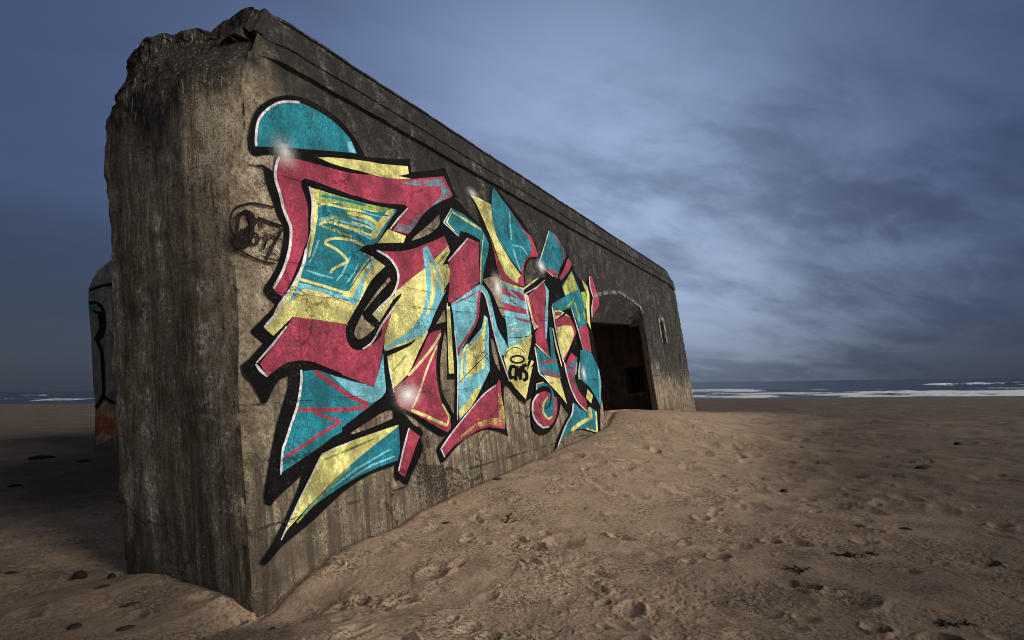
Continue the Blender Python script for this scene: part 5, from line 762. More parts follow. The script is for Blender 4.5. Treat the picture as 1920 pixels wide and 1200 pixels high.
('N','R',[(3.155,2.432),(3.077,2.417),(2.968,2.396),(2.873,2.361),(2.807,2.309),(2.753,2.244),(2.699,2.181),(2.642,2.124),(2.586,2.07),(2.536,2.022),(2.493,1.983),(2.455,1.951),(2.421,1.92),(2.396,1.892),(2.374,1.865),(2.332,1.833),(2.246,1.789),(2.143,1.741),(2.069,1.705),(2.042,1.695),(2.041,1.696),(2.046,1.682),(2.051,1.636),(2.062,1.575),(2.077,1.526),(2.095,1.505),(2.118,1.497),(2.149,1.487),(2.187,1.472),(2.235,1.455),(2.3,1.43),(2.396,1.39),(2.512,1.341),(2.617,1.296),(2.696,1.261),(2.762,1.231),(2.827,1.202),(2.901,1.173),(2.975,1.145),(3.027,1.126),(3.053,1.14),(3.09,1.161),(3.115,1.191),(3.121,1.228),(3.114,1.274),(3.095,1.326),(3.056,1.385),(3.005,1.451),(2.964,1.519),(2.942,1.589),(2.931,1.662),(2.924,1.733),(2.92,1.8),(2.922,1.866),(2.929,1.933),(2.945,2),(2.967,2.067),(2.995,2.136),(3.033,2.209),(3.077,2.284),(3.112,2.346),(3.134,2.387),(3.147,2.414)]),
('N','P~',[(3.118,2.385),(3.147,2.378),(3.074,2.359),(3.126,2.346),(3.03,2.318),(3.081,2.304),(2.977,2.272),(3.026,2.256),(2.916,2.224),(2.962,2.207),(2.845,2.175),(2.888,2.156),(2.765,2.122),(2.806,2.102),(2.682,2.07),(2.721,2.049),(2.603,2.02),(2.641,2),(2.522,1.971),(2.559,1.95),(2.438,1.922),(2.474,1.901),(2.365,1.879),(2.4,1.858),(2.323,1.845),(2.342,1.834)]),
('N','P~',[(3.002,2.22),(3.022,2.216),(2.943,2.17),(2.98,2.162),(2.872,2.097),(2.909,2.089),(2.795,2.016),(2.831,2.007),(2.724,1.937),(2.76,1.929),(2.661,1.858),(2.697,1.851),(2.599,1.777),(2.635,1.769),(2.541,1.699),(2.576,1.691),(2.489,1.634),(2.522,1.625),(2.439,1.58),(2.471,1.569),(2.391,1.533),(2.422,1.522),(2.35,1.496),(2.381,1.484),(2.329,1.467),(2.345,1.461)]),
('N','Y~',[(2.306,1.438),(2.321,1.456),(2.34,1.419),(2.368,1.451),(2.398,1.401),(2.427,1.434),(2.464,1.381),(2.494,1.413),(2.528,1.36),(2.56,1.393),(2.59,1.34),(2.623,1.372),(2.653,1.317),(2.688,1.349),(2.717,1.294),(2.753,1.326),(2.78,1.272),(2.815,1.305),(2.845,1.25),(2.881,1.282),(2.912,1.227),(2.948,1.26),(2.971,1.206),(3.008,1.239),(3.022,1.199),(3.042,1.217)]),
('N','Y~',[(3.046,1.205),(3.018,1.211),(3.132,1.313),(3.076,1.31),(2.994,1.482),(2.966,1.476)]),
('N','W~',[(1.978,2.063),(1.993,2.065),(1.988,1.872),(2.015,1.874),(2.025,1.658),(2.04,1.659)]),
('N','K~',[(4.163,3.856),(4.172,3.853),(3.711,3.563),(3.726,3.557),(3.362,3.315),(3.37,3.312)]),
('N','C',[(3.226,2.407),(3.236,2.386),(3.249,2.351),(3.251,2.282),(3.224,2.15),(3.186,1.988),(3.173,1.864),(3.215,1.825),(3.283,1.822),(3.322,1.779),(3.3,1.642),(3.25,1.468),(3.213,1.344),(3.191,1.37),(3.159,1.408),(3.123,1.458),(3.078,1.52),(3.028,1.593),(2.997,1.678),(2.997,1.78),(3.016,1.895),(3.04,2),(3.069,2.088),(3.105,2.165),(3.139,2.236),(3.172,2.304),(3.204,2.365)]),
('N','C',[(3.284,2.698),(3.283,2.543),(3.042,2.492)]),
('N','K',[(3.187,1.891),(3.342,1.891),(3.309,1.777),(3.131,1.782)]),
('N','Y',[(3.349,2.752),(3.432,2.759),(3.34,1.86),(3.21,1.858)]),
('I','R',[(4.167,3.855),(4.512,3.852),(4.421,3.545),(4.367,3.222),(4.1,3.096),(4.373,3.189),(3.927,2.997),(3.462,2.811),(3.399,2.829),(3.454,2.981),(3.553,3.279),(3.534,3.402)]),
('I','T',[(3.793,4.215),(4.111,4.21),(4.357,4.156),(4.62,4.115),(4.712,4.034),(4.821,3.896),(4.77,3.758),(4.571,3.485),(4.4,3.138),(4.35,3.152),(4.478,3.554),(4.538,3.899),(4.174,3.938),(3.969,3.922),(3.913,3.838),(3.526,3.945)]),
('I','Y~',[(3.783,4.158),(3.806,4.18),(4.196,4.104),(4.242,4.146),(4.596,4.065),(4.625,4.089)]),
('I','Y~',[(4.672,4.012),(4.697,4.016),(4.457,3.551),(4.499,3.557),(4.377,3.196),(4.4,3.199)]),
('I','Y~',[(3.77,4.16),(3.791,4.159),(3.591,3.971),(3.634,3.984),(3.781,3.879),(3.802,3.892)]),
('I','W~',[(3.785,4.219),(3.802,4.217),(3.519,3.953),(3.536,3.951)]),
('I','W~',[(3.524,3.944),(3.539,3.954),(3.891,3.823),(3.907,3.834)]),
('I','B',[(4.373,3.189),(4.394,3.186),(4.425,3.181),(4.462,3.166),(4.507,3.14),(4.558,3.104),(4.6,3.059),(4.628,3.002),(4.648,2.936),(4.664,2.872),(4.678,2.813),(4.689,2.755),(4.703,2.696),(4.717,2.635),(4.733,2.574),(4.767,2.507),(4.845,2.428),(4.942,2.342),(4.999,2.267),(4.977,2.206),(4.915,2.157),(4.868,2.125),(4.823,2.124),(4.763,2.123),(4.719,2.122),(4.703,2.158),(4.68,2.213),(4.652,2.296),(4.613,2.431),(4.57,2.594),(4.54,2.724),(4.538,2.79),(4.549,2.824),(4.549,2.861),(4.524,2.919),(4.489,2.98),(4.454,3.029),(4.419,3.058),(4.384,3.075),(4.36,3.086),(4.332,3.032),(4.293,2.955),(4.253,2.874),(4.222,2.794),(4.189,2.71),(4.14,2.628),(4.069,2.555),(3.984,2.485),(3.884,2.407),(3.754,2.306),(3.613,2.199),(3.511,2.124),(3.474,2.1),(3.472,2.105),(3.474,2.111),(3.47,2.16),(3.465,2.232),(3.464,2.314),(3.47,2.412),(3.48,2.522),(3.486,2.618),(3.483,2.694),(3.476,2.757),(3.47,2.799),(3.719,2.907),(4.086,3.065)]),
('I','K',[(4.358,3.079),(4.475,3.004),(4.538,2.819),(4.54,2.724),(4.631,2.431),(4.719,2.122),(4.957,1.699),(4.274,1.714),(4.321,1.894),(4.465,2.544),(4.372,2.711),(4.242,2.517),(3.829,2.28),(4.058,2.455),(4.199,2.658),(4.28,2.877)]),
('I','B',[(4.374,2.718),(4.459,2.678),(4.461,2.53),(4.38,2.221),(4.321,1.894),(4.091,1.718),(3.93,1.586),(3.641,1.394),(3.336,1.257),(3.377,1.583),(3.4,1.733),(3.503,2.136),(3.829,2.28),(4.242,2.517)]),
('I','Y',[(4.372,2.711),(4.385,2.697),(4.402,2.675),(4.41,2.647),(4.404,2.618),(4.388,2.581),(4.364,2.524),(4.327,2.433),(4.281,2.322),(4.245,2.217),(4.224,2.118),(4.212,2.023),(4.205,1.958),(4.14,1.93),(4.048,1.892),(3.948,1.858),(3.831,1.833),(3.706,1.813),(3.621,1.8),(3.643,1.897),(3.675,2.032),(3.712,2.14),(3.743,2.184),(3.779,2.2),(3.842,2.23),(3.962,2.296),(4.116,2.379),(4.242,2.465),(4.312,2.555),(4.349,2.647)]),
('I','Y',[(4.005,1.683),(3.994,1.661),(3.975,1.629),(3.93,1.586),(3.849,1.525),(3.745,1.455),(3.641,1.394),(3.533,1.346),(3.426,1.306),(3.352,1.279),(3.344,1.305),(3.337,1.341),(3.352,1.376),(3.407,1.406),(3.485,1.434),(3.566,1.469),(3.64,1.516),(3.715,1.57),(3.79,1.615),(3.87,1.646),(3.949,1.668)]),
('I','Y~',[(3.763,2.27),(3.792,2.261),(3.723,2.251),(3.775,2.236),(3.682,2.22),(3.734,2.206),(3.637,2.183),(3.692,2.171),(3.6,2.142),(3.659,2.135),(3.575,2.1),(3.636,2.096),(3.555,2.055),(3.617,2.053),(3.539,2.007),(3.6,2.006),(3.522,1.957),(3.584,1.956),(3.504,1.898),(3.565,1.897),(3.486,1.833),(3.547,1.832),(3.47,1.773),(3.531,1.772),(3.459,1.728),(3.52,1.735),(3.535,1.744),(3.48,1.756),(3.562,1.772),(3.507,1.784),(3.589,1.8),(3.534,1.812),(3.595,1.822),(3.565,1.828)]),
('I','R~',[(3.482,2.783),(3.476,2.793),(3.944,2.924),(3.929,2.943),(4.338,3.078),(4.327,3.088)]),
('I','R~',[(4.293,3.066),(4.337,3.069),(4.258,3.024),(4.338,3.03),(4.233,2.967),(4.313,2.971),(4.206,2.903),(4.285,2.907),(4.18,2.842),(4.26,2.847),(4.16,2.787),(4.24,2.792),(4.143,2.732),(4.222,2.736),(4.122,2.68),(4.199,2.68),(4.09,2.63),(4.163,2.624),(4.046,2.583),(4.113,2.572),(3.993,2.539),(4.055,2.524),(3.931,2.493),(3.991,2.476),(3.862,2.442),(3.92,2.424),(3.777,2.382),(3.833,2.364),(3.681,2.318),(3.734,2.299),(3.59,2.256),(3.644,2.238),(3.522,2.204),(3.58,2.19),(3.484,2.163),(3.548,2.155),(3.467,2.129),(3.535,2.128),(3.462,2.104),(3.53,2.105),(3.473,2.087),(3.51,2.088)]),
('I','W~',[(4.158,3.858),(4.177,3.852),(3.809,3.617),(3.842,3.606),(3.514,3.403),(3.531,3.397)]),
('I','W~',[(3.362,2.801),(3.38,2.803),(3.345,2.702),(3.378,2.707),(3.35,2.643),(3.368,2.645)]),
('I','W~',[(3.472,2.435),(3.488,2.436),(3.464,2.391),(3.493,2.394),(3.462,2.328),(3.491,2.331),(3.459,2.259),(3.489,2.262),(3.456,2.194),(3.485,2.196),(3.453,2.134),(3.482,2.136),(3.449,2.074),(3.478,2.075),(3.444,2.014),(3.473,2.015),(3.436,1.956),(3.465,1.957),(3.427,1.906),(3.456,1.906),(3.417,1.861),(3.446,1.86),(3.404,1.808),(3.433,1.807),(3.386,1.734),(3.414,1.733),(3.358,1.62),(3.386,1.619),(3.323,1.479),(3.351,1.478),(3.29,1.347),(3.318,1.345),(3.274,1.256),(3.289,1.255)]),
('I','W~',[(4.352,3.084),(4.369,3.093),(4.368,3.071),(4.398,3.088),(4.4,3.058),(4.431,3.074),(4.433,3.039),(4.468,3.054),(4.46,3.012),(4.497,3.024),(4.478,2.976),(4.517,2.986),(4.491,2.933),(4.531,2.941),(4.504,2.879),(4.543,2.887),(4.518,2.815),(4.557,2.823),(4.534,2.736),(4.574,2.743),(4.551,2.643),(4.59,2.65),(4.569,2.546),(4.609,2.553),(4.59,2.454),(4.63,2.461),(4.613,2.37),(4.653,2.376),(4.637,2.289),(4.677,2.295),(4.665,2.206),(4.705,2.213),(4.699,2.119),(4.739,2.125),(4.747,2.014),(4.787,2.021),(4.804,1.898),(4.845,1.904),(4.859,1.792),(4.899,1.798),(4.906,1.719),(4.928,1.722)]),
('I','C',[(4.474,2.37),(4.493,2.368),(4.521,2.362),(4.548,2.333),(4.576,2.267),(4.604,2.179),(4.625,2.093),(4.634,2.012),(4.636,1.934),(4.637,1.879),(4.604,1.912),(4.557,1.96),(4.518,2.012),(4.493,2.066),(4.477,2.124),(4.466,2.184),(4.465,2.251),(4.47,2.321)]),
('I','C',[(4.459,3.262),(4.519,3.282),(4.607,3.31),(4.702,3.336),(4.809,3.354),(4.925,3.368),(5.008,3.377),(5.009,3.365),(5.01,3.342),(5.014,3.291),(5.023,3.193),(5.034,3.065),(5.041,2.949),(5.04,2.852),(5.036,2.765),(5.033,2.706),(5.006,2.719),(4.968,2.738),(4.929,2.769),(4.895,2.815),(4.861,2.871),(4.825,2.929),(4.788,2.984),(4.748,3.041),(4.696,3.097),(4.615,3.159),(4.523,3.22)]),
('I','R',[(4.567,1.76),(4.455,1.677),(4.078,1.568),(3.688,1.391),(3.327,1.218),(3.016,1.057),(2.832,0.948),(2.89,0.845),(3.116,0.948),(3.414,1.017),(3.757,1.089),(4.086,1.102),(4.556,1.03),(4.582,1.274),(4.585,1.536),(4.605,1.733)]),
('I','Ys',[(4.519,1.709),(4.533,1.667),(4.552,1.607),(4.57,1.536),(4.588,1.454),(4.605,1.362),(4.611,1.272),(4.598,1.182),(4.575,1.096),(4.558,1.036),(4.522,1.048),(4.469,1.064),(4.402,1.081),(4.32,1.1),(4.224,1.118),(4.119,1.13),(4.004,1.134),(3.881,1.131),(3.766,1.124),(3.664,1.109),(3.568,1.09),(3.471,1.068),(3.359,1.043),(3.246,1.016),(3.169,0.997),(3.234,1.023),(3.328,1.059),(3.432,1.095),(3.539,1.127),(3.656,1.157),(3.78,1.182),(3.918,1.198),(4.065,1.207),(4.194,1.211),(4.296,1.209),(4.377,1.2),(4.433,1.194),(4.443,1.29),(4.458,1.425),(4.473,1.54),(4.489,1.616),(4.507,1.671)]),
('I','W~',[(4.455,1.685),(4.466,1.675),(4.381,1.67),(4.4,1.652),(4.282,1.643),(4.302,1.626),(4.172,1.611),(4.193,1.595),(4.066,1.576),(4.09,1.56),(3.967,1.535),(3.993,1.521),(3.868,1.49),(3.894,1.476),(3.77,1.443),(3.796,1.43),(3.675,1.398),(3.7,1.385),(3.582,1.354),(3.607,1.341),(3.49,1.31),(3.515,1.297),(3.401,1.267),(3.425,1.254),(3.315,1.225),(3.339,1.212),(3.231,1.182),(3.255,1.169),(3.148,1.14),(3.172,1.127),(3.072,1.1),(3.095,1.087),(3.004,1.063),(3.028,1.051),(2.944,1.029),(2.968,1.017),(2.891,0.998),(2.915,0.986),(2.847,0.971),(2.871,0.959),(2.822,0.95),(2.835,0.943)]),
('I','W~',[(2.817,0.952),(2.842,0.955),(2.876,0.839),(2.901,0.841)]),
('K','Y',[(4.407,4.584),(4.493,4.591),(4.619,4.601),(4.745,4.607),(4.868,4.605),(4.992,4.6),(5.08,4.595),(5.072,4.534),(5.063,4.447),(5.062,4.358),(5.07,4.271),(5.086,4.181),(5.114,4.101),(5.158,4.037),(5.214,3.983),(5.284,3.923),(5.372,3.851),(5.475,3.772),(5.577,3.7),(5.683,3.638),(5.789,3.582),(5.868,3.526),(5.901,3.463),(5.905,3.401),(5.905,3.358),(5.8,3.361),(5.654,3.368),(5.518,3.386),(5.4,3.421),(5.29,3.468),(5.202,3.522),(5.144,3.584),(5.106,3.653),(5.072,3.723),(5.039,3.791),(5.01,3.86),(4.976,3.926),(4.937,3.985),(4.894,4.041),(4.846,4.105),(4.792,4.183),(4.734,4.267),(4.678,4.343),(4.624,4.406),(4.572,4.462),(4.524,4.507),(4.478,4.542),(4.436,4.567)]),
('K','R',[(6.117,4.499),(6.161,4.479),(6.225,4.45),(6.299,4.42),(6.387,4.395),(6.487,4.37),(6.576,4.328),(6.649,4.254),(6.711,4.163),(6.751,4.089),(6.761,4.046),(6.75,4.021),(6.739,4.005),(6.621,3.982),(6.458,3.949),(6.317,3.908),(6.216,3.858),(6.134,3.799),(6.07,3.739),(6.027,3.678),(6.001,3.614),(5.982,3.548),(5.968,3.471),(5.962,3.392),(5.958,3.337),(5.884,3.341),(5.782,3.346),(5.71,3.35),(5.72,3.384),(5.734,3.431),(5.745,3.465),(5.792,3.486),(5.858,3.516),(5.907,3.537),(5.908,3.57),(5.912,3.617),(5.933,3.667),(5.977,3.717),(6.039,3.77),(6.111,3.822),(6.2,3.872),(6.301,3.921),(6.383,3.972),(6.436,4.026),(6.468,4.081),(6.482,4.136),(6.476,4.191),(6.451,4.246),(6.411,4.296),(6.348,4.34),(6.272,4.379),(6.208,4.414),(6.166,4.448),(6.137,4.478)]),
('K','R',[(5.767,4.694),(6.195,4.467),(6.586,4.262),(6.45,4.203),(6.101,4.398)]),
('K','T',[(5.25,4.945),(5.332,4.903),(5.449,4.842),(5.558,4.785),(5.638,4.746),(5.709,4.712),(5.794,4.669),(5.905,4.607),(6.031,4.534),(6.156,4.459),(6.287,4.385),(6.417,4.309),(6.497,4.229),(6.495,4.14),(6.441,4.049),(6.376,3.974),(6.31,3.931),(6.233,3.902),(6.151,3.855),(6.054,3.762),(5.953,3.652),(5.883,3.575),(5.803,3.615),(5.692,3.673),(5.587,3.732),(5.501,3.787),(5.42,3.844),(5.342,3.904),(5.258,3.964),(5.175,4.027),(5.114,4.101),(5.082,4.188),(5.07,4.286),(5.071,4.39),(5.084,4.507),(5.109,4.631),(5.139,4.739),(5.177,4.826),(5.22,4.897)]),
('K','B~',[(5.752,4.642),(5.789,4.652),(5.676,4.371),(5.742,4.387),(5.667,4.117),(5.703,4.126)]),
('K','B~',[(5.668,4.017),(5.679,4.034),(6.049,4.051),(6.093,4.084),(6.279,3.952),(6.313,3.968)]),
('K','B~',[(5.669,3.96),(5.71,3.973),(5.737,3.782),(5.813,3.805),(5.854,3.599),(5.896,3.611)]),
('K','R',[(4.865,4.065),(4.889,4.012),(4.924,3.936),(4.96,3.864),(4.992,3.804),(5.026,3.748),(5.064,3.692),(5.101,3.634),(5.142,3.576),(5.202,3.522),(5.29,3.471),(5.399,3.424),(5.518,3.386),(5.662,3.36),(5.818,3.342),(5.931,3.33),(5.931,3.329),(5.931,3.328),(5.93,3.327),(5.864,3.329),(5.765,3.331),(5.636,3.333),(5.449,3.33),(5.238,3.327),(5.086,3.33),(5.031,3.333),(5.026,3.342),(5.023,3.379),(5.006,3.467),(4.99,3.584),(4.973,3.691),(4.953,3.775),(4.933,3.848),(4.913,3.914),(4.895,3.975),(4.877,4.028)]),
('K','B',[(5.033,3.337),(5.46,3.303),(5.921,3.298),(5.872,3.199),(5.986,2.993),(5.984,2.759),(6.019,2.7),(5.932,2.433),(5.493,2.312),(5.049,2.226),(5.023,2.296),(5.058,2.58),(5.026,3.005)]),
('K','R',[(5.061,3.239),(5.277,3.229),(5.804,3.207),(5.894,3.155),(5.903,3.07),(5.399,3.095),(5.055,3.109)]),
('K','R',[(5.033,2.977),(5.521,2.95),(5.966,2.929),(5.993,2.845),(5.488,2.843),(5.043,2.849)]),
('K','R',[(5.463,2.759),(5.979,2.744),(5.972,2.7),(5.485,2.721)]),
('K','B~',[(5.148,3.26),(5.174,3.273),(5.396,3.151),(5.443,3.176),(5.686,3.081),(5.711,3.095)]),
('K','R~',[(5.216,3.034),(5.228,3.044),(5.521,2.987),(5.549,3.005),(5.873,2.886),(5.891,2.895)]),
('K','Y~',[(5.026,3.309),(5.049,3.332),(5.438,3.274),(5.479,3.317),(5.909,3.282),(5.931,3.307)]),
('K','Y',[(5.958,2.511),(5.503,2.341),(4.991,2.239),(4.811,2.083),(4.912,1.754),(4.838,1.81),(5.086,1.613),(5.387,1.434),(5.403,1.427),(5.582,1.653),(5.837,1.955),(5.745,1.933),(5.916,2.041),(5.775,2.073),(5.662,2.065),(5.893,2.34),(5.962,2.481)]),
('K','K',[(5.729,2.08),(5.857,2.081),(5.73,1.986),(5.603,1.88),(5.634,1.999)]),
('K','Y~',[(5.081,2.589),(5.075,2.602),(5.439,2.662),(5.433,2.675)]),
('K','Y~',[(5.095,2.539),(5.096,2.553),(5.689,2.6),(5.753,2.61),(5.111,2.461),(5.12,2.449)]),
('K','Y~',[(5.049,2.318),(5.044,2.331),(5.531,2.389),(5.511,2.412),(5.982,2.553),(5.964,2.564)]),
('K','K~',[(5.085,2.404),(5.087,2.412),(5.495,2.422),(5.497,2.436),(5.948,2.476),(5.947,2.484)]),
('K','K~',[(3.451,1.742),(3.443,1.746),(3.878,1.941),(3.863,1.949),(4.338,2.145),(4.33,2.15)]),
('K','K~',[(5.503,2.075),(5.571,2.067),(5.499,2.071),(5.567,2.063),(5.494,2.065),(5.561,2.057),(5.488,2.06),(5.551,2.048),(5.483,2.057),(5.536,2.039),(5.475,2.054),(5.519,2.032),(5.463,2.05),(5.5,2.025),(5.45,2.046),(5.48,2.02),(5.435,2.042),(5.459,2.015),(5.418,2.039),(5.437,2.01),(5.398,2.036),(5.413,2.006),(5.378,2.033),(5.388,2.003),(5.357,2.031),(5.362,2),(5.336,2.029),(5.336,1.998),(5.313,2.027),(5.31,1.997),(5.29,2.027),(5.284,1.996),(5.268,2.026),(5.258,1.995),(5.246,2.026),(5.232,1.996),(5.224,2.027),(5.207,1.997),(5.203,2.028),(5.182,1.998),(5.184,2.03),(5.159,2),(5.166,2.032),(5.136,2.003),(5.149,2.035),(5.115,2.006),(5.133,2.038),(5.096,2.01),(5.12,2.041),(5.078,2.015),(5.109,2.045),(5.062,2.02),(5.099,2.048),(5.048,2.025),(5.092,2.052),(5.036,2.031),(5.087,2.055),(5.026,2.038),(5.084,2.058),(5.019,2.045),(5.082,2.062),(5.015,2.053),(5.082,2.065),(5.014,2.061),(5.083,2.067),(5.017,2.07),(5.085,2.07),(5.023,2.078),(5.089,2.073),(5.032,2.086),(5.095,2.077),(5.044,2.093),(5.102,2.08),(5.058,2.1),(5.111,2.084),(5.074,2.107),(5.123,2.088),(5.092,2.112),(5.137,2.092),(5.112,2.118),(5.153,2.095),(5.132,2.123),(5.17,2.099),(5.155,2.127),(5.189,2.102),(5.178,2.131),(5.21,2.104),(5.203,2.134),(5.23,2.106),(5.228,2.137),(5.252,2.108),(5.253,2.139),(5.274,2.109),(5.28,2.14),(5.297,2.11),(5.306,2.141),(5.32,2.11),(5.332,2.141),(5.341,2.11),(5.358,2.141),(5.363,2.109),(5.384,2.14),(5.385,2.107),(5.409,2.138),(5.404,2.106),(5.433,2.136),(5.422,2.103),(5.456,2.133),(5.439,2.1),(5.477,2.13),(5.454,2.097),(5.497,2.126),(5.467,2.094),(5.515,2.121),(5.478,2.09),(5.531,2.116),(5.486,2.087),(5.546,2.11),(5.493,2.083),(5.557,2.103),(5.497,2.08),(5.567,2.095),(5.498,2.077),(5.572,2.086),(5.498,2.073),(5.572,2.077),(5.497,2.067),(5.571,2.07),(5.496,2.063),(5.57,2.066)]),
('K','K~',[(5.237,2.195),(5.253,2.197),(5.25,2.131),(5.266,2.133)]),
('K','K~',[(5.445,2.201),(5.461,2.2),(5.398,2.135),(5.414,2.134)]),
('K','K~',[(4.856,2.082),(4.843,2.084),(4.879,2.1),(4.855,2.103),(4.902,2.127),(4.879,2.13),(4.933,2.155),(4.911,2.159),(4.969,2.179),(4.95,2.185),(5.014,2.199),(4.999,2.207),(5.069,2.218),(5.057,2.227),(5.127,2.234),(5.119,2.245),(5.184,2.246),(5.18,2.257),(5.239,2.252),(5.239,2.264),(5.294,2.253),(5.3,2.266),(5.349,2.251),(5.36,2.263),(5.4,2.245),(5.416,2.256),(5.451,2.232),(5.471,2.242),(5.501,2.212),(5.523,2.221),(5.546,2.191),(5.568,2.201),(5.582,2.179),(5.595,2.185)]),
('K','K~',[(5.181,1.981),(5.164,1.926),(5.152,1.981),(5.135,1.926),(5.109,1.981),(5.093,1.926),(5.068,1.981),(5.052,1.926),(4.997,1.974),(5.066,1.933),(4.96,1.946),(5.069,1.928),(4.935,1.922),(5.044,1.906),(4.909,1.894),(5.022,1.882),(4.891,1.865),(5.009,1.862),(4.887,1.836),(5.007,1.843),(4.892,1.808),(5.011,1.819),(4.9,1.784),(5.018,1.797),(4.92,1.754),(5.006,1.795),(4.997,1.75),(4.987,1.803),(5.04,1.754),(5.029,1.806),(5.082,1.757),(5.072,1.81),(5.112,1.759),(5.101,1.813)]),
('K','K~',[(5.182,1.727),(5.061,1.733),(5.285,1.959),(5.161,1.962)]),
('K','K~',[(5.159,1.945),(5.283,1.963),(5.255,1.733),(5.381,1.748)]),
('K','K~',[(5.366,1.761),(5.25,1.763),(5.438,1.961),(5.32,1.962)]),
('K','K~',[(5.597,2.011),(5.627,1.957),(5.567,2.006),(5.597,1.953),(5.525,1.999),(5.555,1.946),(5.483,1.993),(5.512,1.94),(5.422,1.978),(5.516,1.945),(5.398,1.951),(5.526,1.945),(5.387,1.932),(5.514,1.926),(5.376,1.913),(5.503,1.906),(5.37,1.885),(5.495,1.908),(5.412,1.865),(5.501,1.911),(5.445,1.854),(5.539,1.899),(5.473,1.843),(5.581,1.881),(5.487,1.834),(5.615,1.857),(5.49,1.82),(5.624,1.828),(5.487,1.798),(5.62,1.799),(5.479,1.776),(5.611,1.774),(5.485,1.772),(5.596,1.745),(5.483,1.776),(5.538,1.727),(5.44,1.766),(5.494,1.717),(5.397,1.756),(5.451,1.707),(5.368,1.749),(5.422,1.701)]),
('K','R',[(6.096,3.22),(6.817,3.515),(6.901,3.377),(6.881,3.226),(6.808,3.018),(6.833,3.271),(6.705,2.959),(6.584,2.51),(6.639,2.149),(6.283,2.255),(6.105,2.334),(6.125,2.544),(6.315,2.654),(6.172,2.787),(6.128,2.911),(6.086,3.191)]),
('K','P',[(5.927,3.202),(6.057,3.202),(6.114,2.867),(6.17,2.73),(6.315,2.654),(6.107,2.593),(6.055,2.736),(6.026,2.903)]),
('K','B',[(6.827,3.543),(7.042,3.393),(6.859,3.022),(6.842,2.925),(6.6,2.453),(6.55,2.465),(6.778,3.115),(6.774,3.015),(6.901,3.377)]),
('K','W~',[(6.914,3.587),(6.933,3.579),(6.436,3.385),(6.463,3.368),(5.895,3.204),(5.906,3.194)]),
('K','W~',[(5.886,3.196),(5.916,3.202),(5.878,3.162),(5.933,3.173),(5.886,3.116),(5.94,3.127),(5.892,3.07),(5.947,3.079),(5.895,3.035),(5.949,3.043),(5.893,3.029),(5.941,3.025),(5.908,3.038),(5.907,3.015),(5.872,3.022),(5.925,3.026),(5.869,2.998),(5.923,3.007),(5.877,2.946),(5.932,2.955),(5.893,2.873),(5.947,2.882),(5.909,2.801),(5.963,2.811),(5.932,2.754),(5.962,2.759)]),
('K','P~',[(6.063,2.342),(6.089,2.352),(6.26,2.246),(6.307,2.265),(6.632,2.112),(6.659,2.123)]),
('K','Y~',[(5.933,3.292),(5.904,3.309),(6.629,3.571),(6.595,3.588)]),
('K','T',[(6.043,2.297),(6.274,2.227),(6.676,2.099),(6.807,2.669),(6.909,2.69),(6.903,2.154),(7.02,1.74),(6.515,1.805),(6.077,1.85),(6.051,2.07)]),
('K','R~',[(6.091,1.98),(6.08,2.009),(6.535,2.019),(6.524,2.075),(6.95,2.057),(6.951,2.089)]),
('K','R~',[(6.144,1.923),(6.168,1.942),(6.479,1.859),(6.53,1.893),(6.976,1.761),(7.009,1.78)]),
('K','R~',[(6.228,1.805),(6.243,1.824),(6.566,1.771),(6.599,1.808),(6.989,1.73),(7.012,1.751)]),
('K','Y',[(6.272,1.803),(6.966,1.736),(7.039,1.514),(7.14,1.259),(6.851,1.433),(6.477,1.631)]),
('K','W~',[(6.02,2.296),(6.046,2.298),(6.013,2.244),(6.061,2.249),(6.018,2.172),(6.066,2.176),(6.024,2.094),(6.072,2.098),(6.029,2.027),(6.077,2.03),(6.03,1.974),(6.078,1.977),(6.027,1.927),(6.075,1.93),(6.029,1.884),(6.077,1.889),(6.047,1.846),(6.093,1.854),(6.088,1.816),(6.128,1.829),(6.143,1.795),(6.178,1.81),(6.201,1.776),(6.237,1.791),(6.254,1.754),(6.295,1.767),(6.308,1.722),(6.351,1.734),(6.366,1.685),(6.41,1.696),(6.418,1.65),(6.463,1.661),(6.464,1.628),(6.489,1.634)]),
('K','C',[(6.303,3.867),(6.391,3.901),(6.478,3.92),(6.54,3.932),(6.597,3.902),(6.678,3.86),(6.757,3.818),(6.832,3.782),(6.904,3.746),(6.951,3.71),(6.955,3.672),(6.934,3.635),(6.916,3.61),(6.848,3.61),(6.748,3.607),(6.613,3.582),(6.412,3.517),(6.186,3.435),(6.029,3.377),(6.018,3.382),(6.004,3.393),(6,3.424),(6.007,3.49),(6.024,3.577),(6.06,3.661),(6.127,3.736),(6.216,3.809)]),
('A','T',[(7.493,4.654),(7.577,4.658),(7.699,4.661),(7.821,4.648),(7.937,4.607),(8.052,4.548),(8.146,4.484),(8.222,4.423),(8.275,4.357),(8.265,4.276),(8.15,4.172),(7.975,4.056),(7.826,3.951),(7.723,3.857),(7.641,3.772),(7.586,3.714),(7.565,3.71),(7.528,3.706),(7.44,3.715),(7.256,3.751),(7.029,3.798),(6.861,3.834),(6.793,3.85),(6.778,3.857),(6.772,3.861),(6.837,3.938),(6.934,4.053),(7.048,4.183),(7.198,4.344),(7.368,4.523)]),
('A','R',[(6.896,3.839),(7.235,3.835),(7.637,3.851),(7.603,3.759),(7.436,3.705),(7.14,3.765)]),
